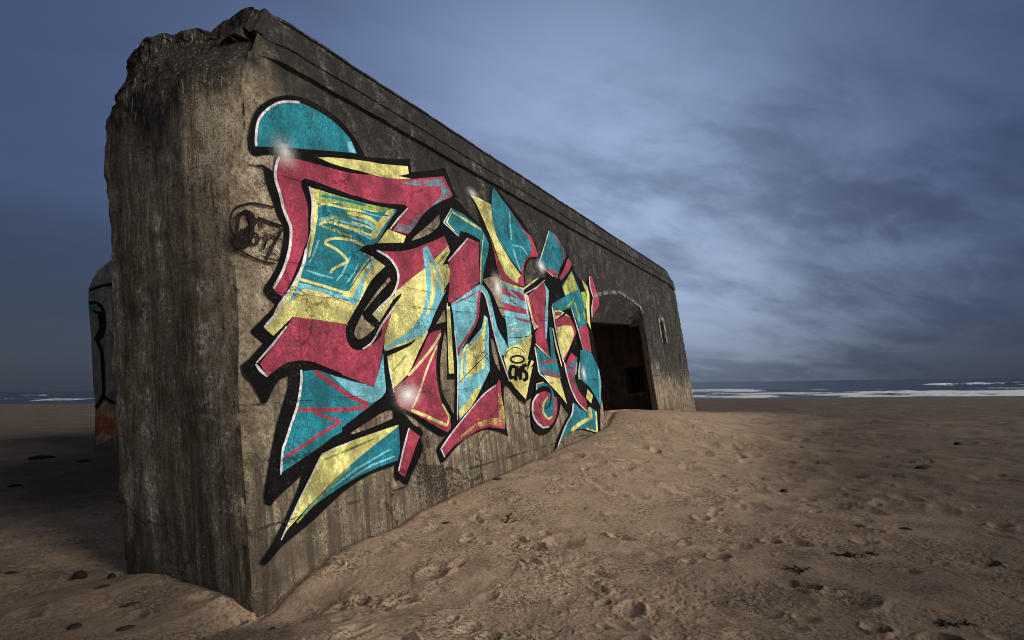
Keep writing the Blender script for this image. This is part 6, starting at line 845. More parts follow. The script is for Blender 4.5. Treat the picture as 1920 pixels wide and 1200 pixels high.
('A','R~',[(7.721,4.623),(7.76,4.639),(7.756,4.587),(7.827,4.615),(7.83,4.543),(7.902,4.572),(7.911,4.494),(7.984,4.522),(7.982,4.447),(8.056,4.474),(8.043,4.4),(8.119,4.427),(8.103,4.35),(8.179,4.376),(8.153,4.304),(8.231,4.33),(8.188,4.277),(8.269,4.294),(8.15,4.254),(8.216,4.252),(8.085,4.207),(8.15,4.205),(8.02,4.161),(8.085,4.159),(7.991,4.129),(8.027,4.128)]),
('A','W~',[(7.486,4.658),(7.517,4.66),(7.022,4.181),(7.074,4.184),(6.704,3.846),(6.732,3.846)]),
('A','W~',[(6.848,3.821),(6.868,3.832),(7.356,3.704),(7.377,3.715)]),
('A','R',[(8.442,4.26),(8.561,4.14),(8.247,3.924),(7.76,3.679),(7.684,3.727),(8.018,3.951),(8.319,4.209)]),
('A','T',[(8.478,3.988),(7.753,3.562),(7.871,3.372),(7.088,3.138),(7.095,3.099),(7.141,3.011),(7.517,3.043),(7.936,3.127),(8.108,3.167),(8.241,2.987),(8.374,2.745),(8.894,2.871),(8.967,2.919),(8.978,3.237),(8.793,3.622)]),
('A','G',[(8.472,3.972),(8.584,3.833),(8.702,3.6),(8.326,3.511),(7.88,3.395),(7.787,3.551)]),
('A','Ys',[(8.459,3.939),(8.577,3.816),(8.656,3.595),(8.24,3.501),(7.883,3.402),(7.827,3.556)]),
('A','G~',[(8.334,3.293),(8.406,3.308),(8.432,3.03),(8.565,3.051),(8.452,2.9),(8.526,2.908)]),
('A','G~',[(8.811,3.166),(8.888,3.179),(8.821,3.027),(8.962,3.045),(8.816,2.891),(8.893,2.898)]),
('A','G~',[(7.777,3.12),(7.746,3.136),(8.156,3.231),(8.076,3.254),(8.386,3.381),(8.329,3.387)]),
('A','G',[(8.865,3.572),(9.207,3.627),(9.242,3.39),(9.2,3.242),(8.937,3.219)]),
('A','Y',[(9.058,3.864),(9.366,3.775),(9.417,3.569),(9.265,3.232),(9.179,2.987),(9.161,2.773),(8.993,2.921),(9.099,3.336),(9.268,3.553),(9.113,3.728)]),
('A','R',[(7.124,3.017),(7.597,3.033),(7.665,2.991),(7.287,2.868),(7.653,2.958),(7.95,2.94),(8.13,2.83),(8.195,2.652),(7.76,2.359),(7.249,2.023),(7.163,2.538)]),
('A','Y',[(7.124,3.017),(7.438,3.052),(7.76,3.015),(7.999,2.952),(7.656,2.966),(7.474,2.929),(7.118,2.84)]),
('A','R',[(7.176,2.998),(7.594,3.025),(7.483,2.953),(7.167,2.921)]),
('A','Y',[(7.121,2.688),(7.239,2.709),(7.41,2.739),(7.577,2.762),(7.727,2.77),(7.87,2.771),(7.971,2.771),(8.001,2.74),(8.041,2.695),(8.054,2.645),(8.027,2.594),(7.972,2.539),(7.896,2.476),(7.789,2.399),(7.662,2.316),(7.542,2.243),(7.428,2.183),(7.32,2.133),(7.246,2.099),(7.221,2.148),(7.186,2.219),(7.157,2.309),(7.14,2.437),(7.128,2.583)]),
('A','W~',[(7.069,3.096),(7.098,3.1),(7.058,3.02),(7.112,3.028),(7.06,2.915),(7.114,2.922),(7.065,2.796),(7.118,2.803),(7.074,2.683),(7.127,2.69),(7.089,2.574),(7.142,2.581),(7.109,2.461),(7.162,2.468),(7.131,2.354),(7.185,2.36),(7.154,2.262),(7.207,2.268),(7.178,2.184),(7.231,2.191),(7.205,2.118),(7.258,2.125),(7.229,2.066),(7.282,2.072),(7.258,2.029),(7.287,2.033)]),
('A','P~',[(6.939,2.668),(6.979,2.673),(6.978,2.346),(7.052,2.355),(7.124,1.961),(7.166,1.965)]),
('A','K~',[(7.303,2.863),(7.274,2.879),(7.696,2.977),(7.635,3.005),(8.12,3.142),(8.082,3.157)]),
('A','K~',[(7.983,3.116),(8.183,3.158),(8.169,2.822),(8.377,2.857),(8.338,2.335),(8.55,2.36)]),
('A','W~',[(8.105,3.16),(8.136,3.166),(8.27,2.786),(8.328,2.795),(8.461,2.313),(8.494,2.317)]),
('A','R',[(8.374,2.745),(8.894,2.871),(8.966,2.745),(8.976,2.536),(8.962,2.276),(8.478,2.315)]),
('A','R',[(7.731,2.232),(8.028,2.141),(7.896,1.933),(7.706,1.724),(7.86,1.455),(8.203,1.283),(8.175,1.058),(7.901,1.125),(7.616,1.295),(7.413,1.532),(7.332,1.852),(7.277,1.973)]),
('A','T',[(7.319,1.887),(8.028,2.141),(7.987,2.045),(7.336,1.826)]),
('A','T~',[(7.728,1.943),(7.776,1.943),(7.619,1.723),(7.707,1.727),(7.768,1.502),(7.816,1.506)]),
('A','B~',[(7.942,2.04),(7.999,2.038),(7.776,1.803),(7.832,1.8)]),
('A','W~',[(7.284,2.033),(7.317,2.035),(7.273,1.999),(7.332,2.003),(7.276,1.952),(7.335,1.956),(7.283,1.896),(7.341,1.9),(7.297,1.834),(7.356,1.839),(7.319,1.764),(7.378,1.769),(7.348,1.684),(7.407,1.689),(7.383,1.603),(7.442,1.608),(7.426,1.527),(7.484,1.533),(7.473,1.459),(7.531,1.466),(7.526,1.394),(7.584,1.401),(7.59,1.332),(7.647,1.34),(7.669,1.271),(7.723,1.281),(7.779,1.208),(7.831,1.22),(7.914,1.144),(7.965,1.157),(8.043,1.088),(8.094,1.101),(8.144,1.051),(8.173,1.058)]),
('A','T',[(8.277,2.293),(8.352,2.299),(8.46,2.307),(8.573,2.309),(8.686,2.308),(8.804,2.301),(8.91,2.275),(8.994,2.221),(9.066,2.147),(9.131,2.071),(9.197,1.999),(9.257,1.924),(9.294,1.845),(9.294,1.751),(9.27,1.653),(9.252,1.585),(9.271,1.618),(9.297,1.665),(9.316,1.699),(9.225,1.516),(9.101,1.269),(9.014,1.093),(8.953,1.158),(8.867,1.251),(8.773,1.339),(8.676,1.415),(8.572,1.487),(8.466,1.548),(8.352,1.598),(8.237,1.638),(8.135,1.67),(8.05,1.694),(7.977,1.71),(7.927,1.721),(7.982,1.805),(8.059,1.926),(8.131,2.04),(8.189,2.139),(8.241,2.23)]),
('A','B~',[(9.212,1.908),(9.292,1.911),(9.159,1.614),(9.304,1.614),(8.981,1.196),(9.058,1.192)]),
('A','P~',[(8.12,2.041),(8.17,2.04),(7.965,1.864),(8.055,1.862),(7.932,1.705),(7.982,1.705)]),
('A','T',[(7.477,1.272),(7.732,1.151),(8.168,1.043),(8.295,1.166),(8.68,1.029),(8.59,0.599),(7.96,0.732),(7.486,0.774),(6.972,0.734),(6.636,0.668),(6.423,0.574),(6.667,0.749),(7.005,0.918),(7.323,1.1)]),
('A','Y',[(8.372,1.502),(8.63,1.362),(8.459,1.206),(8.297,1.278),(8.2,1.331)]),
('A','Y~',[(8.243,1.134),(8.366,1.133),(8.194,1.092),(8.417,1.09),(8.195,1.031),(8.418,1.027),(8.196,0.969),(8.419,0.965),(8.22,0.949),(8.396,0.9),(8.135,0.947),(8.207,0.877),(7.943,0.929),(8.015,0.859),(7.74,0.908),(7.815,0.84),(7.564,0.887),(7.649,0.821),(7.417,0.864),(7.514,0.801),(7.283,0.839),(7.385,0.778),(7.173,0.817),(7.276,0.757),(7.121,0.789),(7.177,0.755)]),
('A','Y~',[(8.637,1.028),(8.72,1.024),(8.52,0.614),(8.601,0.608)]),
('A','Y~',[(8.596,0.627),(8.56,0.605),(7.98,0.751),(7.947,0.729)]),
('A','W~',[(7.427,1.259),(7.465,1.257),(7.395,1.227),(7.462,1.222),(7.371,1.179),(7.438,1.174),(7.335,1.127),(7.4,1.119),(7.281,1.077),(7.341,1.065),(7.204,1.034),(7.258,1.019),(7.108,0.993),(7.158,0.977),(6.998,0.946),(7.05,0.931),(6.885,0.889),(6.939,0.875),(6.756,0.812),(6.81,0.798),(6.614,0.72),(6.667,0.707),(6.487,0.637),(6.539,0.623),(6.412,0.577),(6.44,0.57)]),
('A','K~',[(8.156,1.313),(8.184,1.32),(8.438,1.186),(8.466,1.193)]),
('A','R',[(9.62,4.021),(9.785,4.061),(9.912,3.791),(10.101,3.593),(9.99,3.365),(9.369,3.055),(9.444,3.278),(9.665,3.52),(9.632,3.51),(9.555,3.749)]),
('A','W~',[(9.578,4.015),(9.62,4.022),(9.517,3.742),(9.594,3.756),(9.649,3.523),(9.691,3.532)]),
('A','W~',[(9.634,3.518),(9.672,3.52),(9.411,3.276),(9.478,3.281),(9.34,3.052),(9.377,3.055)]),
('curl','K',[(5.878,1.686),(5.955,1.694),(6.067,1.704),(6.184,1.7),(6.305,1.673),(6.43,1.631),(6.534,1.587),(6.595,1.544),(6.632,1.498),(6.67,1.455),(6.725,1.415),(6.782,1.377),(6.814,1.334),(6.811,1.283),(6.783,1.227),(6.731,1.167),(6.652,1.097),(6.552,1.025),(6.451,0.962),(6.355,0.916),(6.258,0.879),(6.161,0.851),(6.065,0.831),(5.969,0.82),(5.879,0.818),(5.792,0.828),(5.71,0.846),(5.639,0.873),(5.575,0.905),(5.522,0.944),(5.494,1.001),(5.502,1.089),(5.534,1.196),(5.573,1.29),(5.613,1.356),(5.659,1.408),(5.709,1.466),(5.769,1.543),(5.833,1.627)]),
('curl','R',[(5.876,1.485),(5.978,1.509),(6.09,1.523),(6.193,1.528),(6.28,1.518),(6.356,1.498),(6.422,1.478),(6.472,1.462),(6.511,1.446),(6.55,1.431),(6.599,1.417),(6.65,1.405),(6.686,1.397),(6.672,1.337),(6.649,1.254),(6.61,1.174),(6.549,1.107),(6.472,1.044),(6.39,0.995),(6.305,0.963),(6.215,0.945),(6.122,0.935),(6.021,0.932),(5.918,0.938),(5.827,0.954),(5.751,0.981),(5.686,1.018),(5.638,1.06),(5.609,1.107),(5.596,1.159),(5.594,1.212),(5.599,1.263),(5.615,1.315),(5.65,1.364),(5.709,1.409),(5.788,1.452)]),
('curl','T',[(6.132,1.353),(6.184,1.355),(6.255,1.357),(6.308,1.358),(6.351,1.394),(6.41,1.444),(6.445,1.491),(6.437,1.53),(6.404,1.565),(6.356,1.592),(6.289,1.611),(6.208,1.623),(6.124,1.626),(6.033,1.614),(5.94,1.594),(5.875,1.579),(5.873,1.603),(5.871,1.636),(5.869,1.659),(5.959,1.667),(6.086,1.678),(6.179,1.686),(6.258,1.663),(6.37,1.628),(6.462,1.589),(6.514,1.551),(6.545,1.51),(6.56,1.459),(6.56,1.388),(6.544,1.307),(6.515,1.236),(6.472,1.183),(6.418,1.14),(6.359,1.107),(6.291,1.086),(6.219,1.074),(6.169,1.066),(6.138,1.088),(6.096,1.12),(6.063,1.154),(6.043,1.19),(6.031,1.228),(6.033,1.264),(6.06,1.298),(6.101,1.33)]),
('curl','Y~',[(6.261,1.435),(6.299,1.422),(6.2,1.42),(6.268,1.396),(6.134,1.392),(6.202,1.369),(6.064,1.359),(6.137,1.338),(6.012,1.324),(6.091,1.309),(5.979,1.29),(6.064,1.28),(5.959,1.255),(6.046,1.249),(5.95,1.219),(6.038,1.217),(5.956,1.183),(6.043,1.188),(5.985,1.145),(6.067,1.157),(6.032,1.107),(6.11,1.123),(6.079,1.075),(6.156,1.092),(6.127,1.046),(6.173,1.076),(6.205,1.047),(6.182,1.082),(6.269,1.052),(6.246,1.087),(6.334,1.058),(6.31,1.093),(6.374,1.069),(6.361,1.089)]),
('curl','K~',[(6.095,1.228),(6.085,1.239),(6.137,1.228),(6.12,1.249),(6.195,1.234),(6.174,1.255),(6.262,1.247),(6.228,1.265),(6.32,1.27),(6.272,1.283),(6.364,1.305),(6.309,1.313),(6.401,1.348),(6.345,1.355),(6.432,1.394),(6.374,1.399),(6.454,1.434),(6.395,1.438),(6.467,1.468),(6.407,1.469),(6.471,1.498),(6.411,1.497),(6.468,1.526),(6.408,1.522),(6.458,1.551),(6.4,1.545),(6.437,1.576),(6.382,1.565),(6.405,1.598),(6.354,1.585),(6.375,1.615),(6.325,1.602),(6.344,1.624),(6.317,1.617)]),
('curl','W~',[(5.901,1.503),(5.925,1.492),(5.844,1.489),(5.886,1.47),(5.773,1.463),(5.816,1.445),(5.699,1.431),(5.747,1.415),(5.64,1.395),(5.695,1.383),(5.601,1.353),(5.66,1.346),(5.573,1.306),(5.632,1.301),(5.555,1.258),(5.615,1.255),(5.548,1.213),(5.609,1.212),(5.554,1.169),(5.615,1.171),(5.572,1.126),(5.631,1.131),(5.601,1.085),(5.658,1.092),(5.64,1.046),(5.694,1.057),(5.699,1.009),(5.747,1.024),(5.775,0.974),(5.819,0.991),(5.847,0.945),(5.89,0.962),(5.905,0.921),(5.931,0.944),(5.971,0.919),(5.967,0.945),(6.046,0.919),(6.042,0.945),(6.122,0.918),(6.118,0.944),(6.174,0.924),(6.171,0.938)]),
('curl','P~',[(5.872,1.566),(5.837,1.567),(5.907,1.65),(5.864,1.668),(6.182,1.679),(6.177,1.694)]),
('tag','k~',[(0.527,3.434),(0.523,3.421),(0.504,3.437),(0.496,3.415),(0.468,3.435),(0.46,3.414),(0.428,3.433),(0.421,3.411),(0.39,3.43),(0.383,3.408),(0.355,3.427),(0.348,3.406),(0.319,3.424),(0.314,3.403),(0.283,3.419),(0.28,3.398),(0.245,3.41),(0.246,3.39),(0.206,3.394),(0.209,3.376),(0.165,3.375),(0.17,3.358),(0.127,3.355),(0.134,3.338),(0.095,3.334),(0.105,3.32),(0.071,3.315),(0.083,3.303),(0.051,3.295),(0.067,3.286),(0.036,3.275),(0.054,3.269),(0.024,3.252),(0.043,3.25),(0.014,3.228),(0.035,3.228),(0.007,3.201),(0.029,3.204),(0.004,3.175),(0.025,3.179),(0.002,3.149),(0.023,3.155),(0.002,3.125),(0.024,3.132),(0.005,3.101),(0.026,3.109),(0.009,3.078),(0.03,3.087),(0.015,3.056),(0.036,3.065),(0.022,3.033),(0.042,3.043),(0.03,3.011),(0.05,3.022),(0.039,2.99),(0.059,3.002),(0.049,2.972),(0.069,2.985),(0.058,2.959),(0.077,2.973),(0.067,2.949),(0.084,2.964),(0.079,2.94),(0.094,2.957),(0.096,2.93),(0.11,2.948),(0.121,2.92),(0.134,2.938),(0.152,2.909),(0.165,2.928),(0.186,2.899),(0.198,2.918),(0.219,2.891),(0.23,2.91),(0.249,2.884),(0.259,2.904),(0.279,2.88),(0.289,2.9),(0.31,2.876),(0.318,2.896),(0.341,2.874),(0.349,2.894),(0.377,2.872),(0.384,2.892),(0.417,2.871),(0.423,2.892),(0.452,2.871),(0.459,2.892),(0.478,2.876),(0.482,2.887)]),
('tag','k~',[(0.303,3.22),(0.256,3.2),(0.299,3.237),(0.252,3.217),(0.293,3.263),(0.247,3.241),(0.284,3.29),(0.239,3.265),(0.271,3.313),(0.231,3.279),(0.248,3.324),(0.221,3.284),(0.223,3.328),(0.205,3.286),(0.202,3.328),(0.187,3.286),(0.18,3.326),(0.183,3.288),(0.157,3.312),(0.176,3.282),(0.135,3.296),(0.154,3.267),(0.113,3.281),(0.132,3.252),(0.091,3.264),(0.125,3.249),(0.082,3.24),(0.125,3.242),(0.075,3.218),(0.118,3.22),(0.068,3.191),(0.111,3.195),(0.062,3.165),(0.106,3.17),(0.057,3.138),(0.101,3.144),(0.052,3.109),(0.096,3.116),(0.05,3.079),(0.093,3.09),(0.05,3.05),(0.094,3.065),(0.056,3.021),(0.099,3.041),(0.067,2.993),(0.109,3.015),(0.077,2.969),(0.119,2.991),(0.09,2.946),(0.119,2.981),(0.124,2.953),(0.112,2.987),(0.144,2.962),(0.131,2.995),(0.169,2.976),(0.148,3.005),(0.193,2.997),(0.161,3.016),(0.212,3.021),(0.174,3.033),(0.228,3.049),(0.187,3.056),(0.242,3.079),(0.2,3.082),(0.254,3.108),(0.209,3.108),(0.262,3.137),(0.217,3.133),(0.268,3.167),(0.222,3.16),(0.271,3.197),(0.225,3.185),(0.271,3.224),(0.224,3.206),(0.264,3.248),(0.22,3.224),(0.253,3.269),(0.211,3.241),(0.242,3.285),(0.2,3.256),(0.235,3.296),(0.193,3.267)]),
('tag','k~',[(0.112,3.136),(0.14,3.145),(0.108,3.048),(0.158,3.068),(0.143,2.996),(0.169,3.009)]),
('tag','k~',[(0.089,3.108),(0.117,3.115),(0.078,3.015),(0.128,3.03),(0.099,2.966),(0.126,2.976)]),
('tag','k~',[(0.179,3.177),(0.204,3.18),(0.156,3.1),(0.201,3.106),(0.155,3.052),(0.179,3.054)]),
('tag','k~',[(0.237,3.256),(0.26,3.273),(0.245,3.227),(0.29,3.249),(0.258,3.191),(0.284,3.2)]),
('tag','k~',[(0.301,3.268),(0.314,3.294),(0.442,3.255),(0.454,3.282),(0.597,3.247),(0.61,3.274)]),
('tag','k~',[(0.329,3.272),(0.344,3.278),(0.329,3.218),(0.356,3.229),(0.345,3.185),(0.359,3.191)]),
('tag','k~',[(0.285,3.067),(0.309,3.064),(0.283,3.063),(0.307,3.059),(0.28,3.056),(0.303,3.052),(0.276,3.05),(0.299,3.044),(0.273,3.046),(0.293,3.036),(0.27,3.042),(0.287,3.03),(0.266,3.039),(0.281,3.024),(0.262,3.036),(0.273,3.019),(0.258,3.034),(0.266,3.015),(0.255,3.032),(0.258,3.011),(0.251,3.031),(0.25,3.009),(0.247,3.03),(0.242,3.008),(0.243,3.03),(0.235,3.008),(0.24,3.031),(0.228,3.009),(0.236,3.032),(0.221,3.011),(0.233,3.033),(0.215,3.013),(0.23,3.036),(0.209,3.017),(0.227,3.038),(0.205,3.022),(0.224,3.042),(0.201,3.027),(0.222,3.046),(0.198,3.033),(0.221,3.05),(0.195,3.039),(0.22,3.055),(0.194,3.046),(0.219,3.06),(0.193,3.053),(0.219,3.065),(0.193,3.06),(0.22,3.071),(0.194,3.068),(0.221,3.076),(0.196,3.075),(0.223,3.082),(0.199,3.083),(0.225,3.087),(0.202,3.09),(0.228,3.092),(0.206,3.098),(0.231,3.096),(0.211,3.104),(0.235,3.1),(0.216,3.111),(0.239,3.104),(0.223,3.117),(0.242,3.107),(0.229,3.123),(0.246,3.11),(0.237,3.128),(0.25,3.112),(0.244,3.132),(0.254,3.113),(0.252,3.135),(0.257,3.114),(0.26,3.137),(0.261,3.114),(0.268,3.138),(0.265,3.114),(0.275,3.137),(0.268,3.114),(0.282,3.136),(0.272,3.112),(0.289,3.134),(0.275,3.111),(0.295,3.131),(0.278,3.108),(0.3,3.126),(0.281,3.105),(0.305,3.122),(0.283,3.101),(0.308,3.116),(0.285,3.097),(0.311,3.11),(0.287,3.093),(0.313,3.103),(0.288,3.087),(0.314,3.096),(0.288,3.083),(0.314,3.089),(0.287,3.077),(0.313,3.08),(0.285,3.07),(0.311,3.072),(0.283,3.064),(0.309,3.065),(0.282,3.059),(0.308,3.06)]),
('tag','k~',[(0.322,3.089),(0.319,3.1),(0.399,3.123),(0.396,3.134)]),
('tag','k~',[(0.397,3.133),(0.413,3.133),(0.361,3.056),(0.39,3.055),(0.34,2.989),(0.355,2.988)]),
('tag','k~',[(0.397,3.143),(0.402,3.153),(0.492,3.126),(0.502,3.145),(0.595,3.118),(0.601,3.128)]),
('tag','k~',[(0.596,3.255),(0.61,3.252),(0.577,3.236),(0.602,3.231),(0.559,3.208),(0.583,3.202),(0.537,3.176),(0.562,3.17),(0.517,3.145),(0.541,3.139),(0.497,3.117),(0.521,3.11),(0.477,3.089),(0.5,3.082),(0.457,3.059),(0.48,3.053),(0.436,3.028),(0.46,3.022),(0.414,2.991),(0.438,2.986),(0.391,2.951),(0.415,2.946),(0.37,2.915),(0.394,2.91),(0.361,2.889),(0.374,2.886)]),
('tag','k~',[(0.466,3.013),(0.474,3.02),(0.547,2.964),(0.555,2.971)])]
LETTERS = (('dome', 'graffiti_dome', 'teal painted half dome with a black outline'), ('E', 'graffiti_letter', 'large crimson, teal and yellow letter E'),
 ('N', 'graffiti_letter', 'crimson and yellow letter with light blue stripes'), ('I', 'graffiti_letter', 'crimson topped letter with a light blue body and crimson foot'),
 ('K', 'graffiti_letter', 'tall teal bladed letter with striped body'), ('A', 'graffiti_letter', 'last letter with teal leaf and crimson arch'),
 ('arrow', 'graffiti_arrow', 'yellow and teal painted spike pointing to the ground'), ('curl', 'graffiti_curl', 'crimson painted curl'),
 ('tag', 'graffiti_tag', 'thin black scrawled tag in a ring'))
for key, nm, lb in LETTERS:
    st_ = [(i, (c, p)) for i, (L_, c, p) in enumerate(PAINTING) if L_ == key]
    tag(paint_sheet(nm, st_, bunker, .004, .00010), lb)
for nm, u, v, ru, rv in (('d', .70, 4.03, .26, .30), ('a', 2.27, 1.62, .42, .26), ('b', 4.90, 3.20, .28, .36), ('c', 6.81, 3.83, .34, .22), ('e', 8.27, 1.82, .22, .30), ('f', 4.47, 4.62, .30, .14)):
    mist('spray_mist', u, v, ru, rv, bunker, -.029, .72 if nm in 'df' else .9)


# ------------------------------------------------------------------ second concrete block, behind the left end of the bunker
block = bpy.data.objects.new('concrete_block', None); C.objects.link(block)
B0 = Vector((-10.074601, 15.015578, 0.250000))
block.matrix_world = Matrix(((dn.x, d1.x, dv.x, B0.x), (dn.y, d1.y, dv.y, B0.y), (dn.z, d1.z, dv.z, B0.z), (0, 0, 0, 1)))   # x along its face, y away from it, z up
tag(block, 'pale grey painted concrete block standing behind the left end of the long bunker', 'bunker')
OUT = [(0.0, -1.2), (-.03, 1.0), (-.05, 2.4), (-.07, 3.5), (-.08, 3.9), (-.02, 4.03), (.06, 4.13), (.25, 4.27), (.48, 4.37), (.77, 4.44), (1.4, 4.50), (4.6, 4.52), (4.9, 4.45), (5.0, 4.2), (5.0, -1.2), (0.0, -1.2)]
pts = []
for a, b in zip(OUT[:-1], OUT[1:]):
    for t in np.linspace(0, 1, max(2, int(math.dist(a, b)/.08)+1))[:-1]: pts.append((a[0]+(b[0]-a[0])*t, a[1]+(b[1]-a[1])*t))
pts.append(OUT[-1]); pts = np.array(pts)
cen = np.array([2.4, 1.5]); rows = []
for y_, s_ in [(.0, .0), (.0, .5), (.0, .9), (.0, .985), (.01, .997), (.03, 1.0)] + [(t, 1.0) for t in np.linspace(.15, 4.9, 40)] + [(5.0, .98), (5.0, .5)]:
    q_ = cen+(pts-cen)*s_; rows.append(np.stack([q_[:,0], np.full(len(q_), y_), q_[:,1]], -1))
BV = np.array(rows); nz_ = fbm(BV[...,0]*4, BV[...,1]*4, BV[...,2]*4, 4, 91, .6); edge = (np.arange(len(rows)) > 2)[:, None]
big_ = fbm(BV[...,0]*1.1, BV[...,1]*1.1, BV[...,2]*1.1, 4, 92, .6)
BV[...,0] += (.025*nz_+.09*big_)*edge; BV[...,2] += (.03*nz_+.10*big_)*edge
bs = grid_mesh('concrete_body', BV, M_CONC, block, sharp=40)
if min(bs.data.polygons, key=lambda p: (p.center-Vector((.6, 0, 2))).length).normal.y > 0: bs.data.flip_normals()
tag(paint_sheet('graffiti', list(enumerate([(c, p) for _, c, p in [
('b','S',[(-0.067,3.95),(0.246,4.203),(0.77,4.405),(1.692,4.548),(1.544,2.409),(1.454,1.117),(0.866,0.94),(0.633,1.096),(0.391,1.169),(0.242,1.059),(0.069,0.929),(0.02,2.224),(-0.075,3.134),(-0.102,3.592)]),
('b','O',[(0.083,0.93),(0.453,1.031),(0.977,0.913),(0.932,0.226),(0.03,0.027)]),
('b','o',[(0.066,0.64),(0.141,0.704),(0.242,0.737),(0.315,0.757),(0.391,0.722),(0.499,0.671),(0.606,0.616),(0.709,0.562),(0.812,0.505),(0.888,0.443),(0.921,0.366),(0.929,0.284),(0.932,0.226),(0.845,0.214),(0.725,0.197),(0.637,0.184),(0.553,0.235),(0.437,0.305),(0.351,0.356),(0.264,0.322),(0.143,0.276),(0.054,0.242),(0.048,0.355),(0.044,0.513)]),
('b','K~',[(-0.012,3.839),(-0.055,3.91),(0.032,3.842),(-0.01,3.913),(0.095,3.847),(0.054,3.918),(0.168,3.851),(0.13,3.922),(0.245,3.853),(0.211,3.924),(0.324,3.854),(0.293,3.925),(0.41,3.854),(0.381,3.925),(0.501,3.852),(0.478,3.922),(0.601,3.846),(0.584,3.915),(0.726,3.833),(0.714,3.902),(0.869,3.816),(0.86,3.884),(1.001,3.798),(0.992,3.866),(1.093,3.787),(1.084,3.855)]),
('b','K~',[(-0.07,3.515),(-0.078,3.612),(-0.018,3.508),(-0.027,3.605),(0.052,3.498),(0.049,3.594),(0.123,3.486),(0.14,3.577),(0.183,3.467),(0.228,3.55),(0.24,3.443),(0.306,3.517),(0.298,3.414),(0.383,3.477),(0.345,3.382),(0.459,3.424),(0.384,3.339),(0.519,3.358),(0.417,3.278),(0.561,3.279),(0.443,3.2),(0.591,3.191),(0.46,3.115),(0.609,3.099),(0.465,3.033),(0.614,3.009),(0.458,2.948),(0.607,2.917),(0.439,2.859),(0.587,2.822),(0.411,2.776),(0.556,2.732),(0.378,2.712),(0.517,2.656),(0.333,2.667),(0.457,2.597),(0.274,2.633),(0.384,2.554),(0.213,2.607),(0.318,2.525),(0.146,2.561),(0.297,2.53),(0.187,2.488),(0.323,2.509),(0.233,2.424),(0.371,2.441),(0.279,2.347),(0.422,2.354),(0.311,2.257),(0.459,2.251),(0.328,2.145),(0.477,2.131),(0.334,2.011),(0.483,1.993),(0.336,1.87),(0.485,1.852),(0.336,1.736),(0.485,1.719),(0.339,1.607),(0.487,1.591),(0.34,1.479),(0.489,1.461),(0.336,1.362),(0.484,1.341),(0.323,1.269),(0.469,1.24),(0.297,1.206),(0.439,1.164),(0.264,1.163),(0.396,1.108),(0.223,1.127),(0.349,1.066),(0.179,1.09),(0.304,1.028),(0.132,1.052),(0.253,0.987),(0.08,1.017),(0.197,0.949),(0.031,0.987),(0.146,0.918),(-0.003,0.966),(0.112,0.896)]),
('b','K~',[(0.039,3.347),(0.059,3.37),(0.081,3.314),(0.119,3.356),(0.156,3.28),(0.193,3.322),(0.231,3.246),(0.268,3.288),(0.261,3.238),(0.338,3.249),(0.273,3.179),(0.358,3.173),(0.297,3.082),(0.383,3.075),(0.314,2.978),(0.4,2.966),(0.308,2.889),(0.393,2.867),(0.266,2.809),(0.347,2.777),(0.197,2.727),(0.275,2.692),(0.126,2.655),(0.202,2.618),(0.093,2.595),(0.136,2.576)]),
('b','K',[(0.304,3.31),(0.367,3.278),(0.453,3.234),(0.515,3.203),(0.519,3.108),(0.523,2.975),(0.515,2.848),(0.482,2.736),(0.437,2.632),(0.404,2.559),(0.329,2.558),(0.225,2.558),(0.15,2.557),(0.198,2.624),(0.265,2.722),(0.312,2.84),(0.322,3),(0.312,3.181)]),
('b','T',[(-0.061,3.516),(0.277,3.481),(0.309,3.399),(-0.053,3.401)]),
('b','K~',[(0.351,1.177),(0.405,1.208),(0.591,0.998),(0.667,1.067),(1.017,0.857),(1.05,0.898)])]])), block, .006, .0012), 'black line graffiti on grey with an orange patch at the bottom')

# ------------------------------------------------------------------ things lying on the sand
def stone_mat(name, col):
    m_, n, b, out = material(name); P = n.add('ShaderNodeTexCoord').outputs['Object']
    n.l.new(n.mix(n.noise(P, 25.0, 4), tuple(c*.5 for c in col), tuple(min(1, c*1.6) for c in col)), b.inputs['Base Color'])
    b.inputs['Roughness'].default_value = .85; b.inputs['Specular IOR Level'].default_value = .15
    bp = n.add('ShaderNodeBump'); bp.inputs['Distance'].default_value = .004; n.l.new(n.noise(P, 60.0, 4), bp.inputs['Height']); n.l.new(bp.outputs[0], b.inputs['Normal'])
    return m_
M_STONE = stone_mat('dark_stone', (.008,.007,.0065)); M_WEED = stone_mat('dried_seaweed', (.008,.006,.005)); M_WOOD = stone_mat('drift_wood', (.03,.022,.016))
def stone(x, y, a, b_, c_, rot, seed, label):
    bm = bmesh.new(); bmesh.ops.create_icosphere(bm, subdivisions=3, radius=1)
    co = np.array([v.co for v in bm.verts]); nz = fbm(co[:,0]*1.2+seed, co[:,1]*1.2, co[:,2]*1.2, 3, seed)
    for v, k_ in zip(bm.verts, nz): v.co = Vector((v.co.x*a, v.co.y*b_*(1-.18*v.co.x), v.co.z*c_))*(1+.30*k_)
    me_ = bpy.data.meshes.new('stone'); bm.to_mesh(me_); bm.free(); me_.materials.append(M_STONE)
    me_.polygons.foreach_set('use_smooth', np.ones(len(me_.polygons), bool))
    o = bpy.data.objects.new('stone', me_); C.objects.link(o); o.location = (x, y, ground_z(x, y)+c_*.45); o.rotation_euler = (0, 0, rot)
    return tag(o, label, 'stone', 'dark stones on the sand')
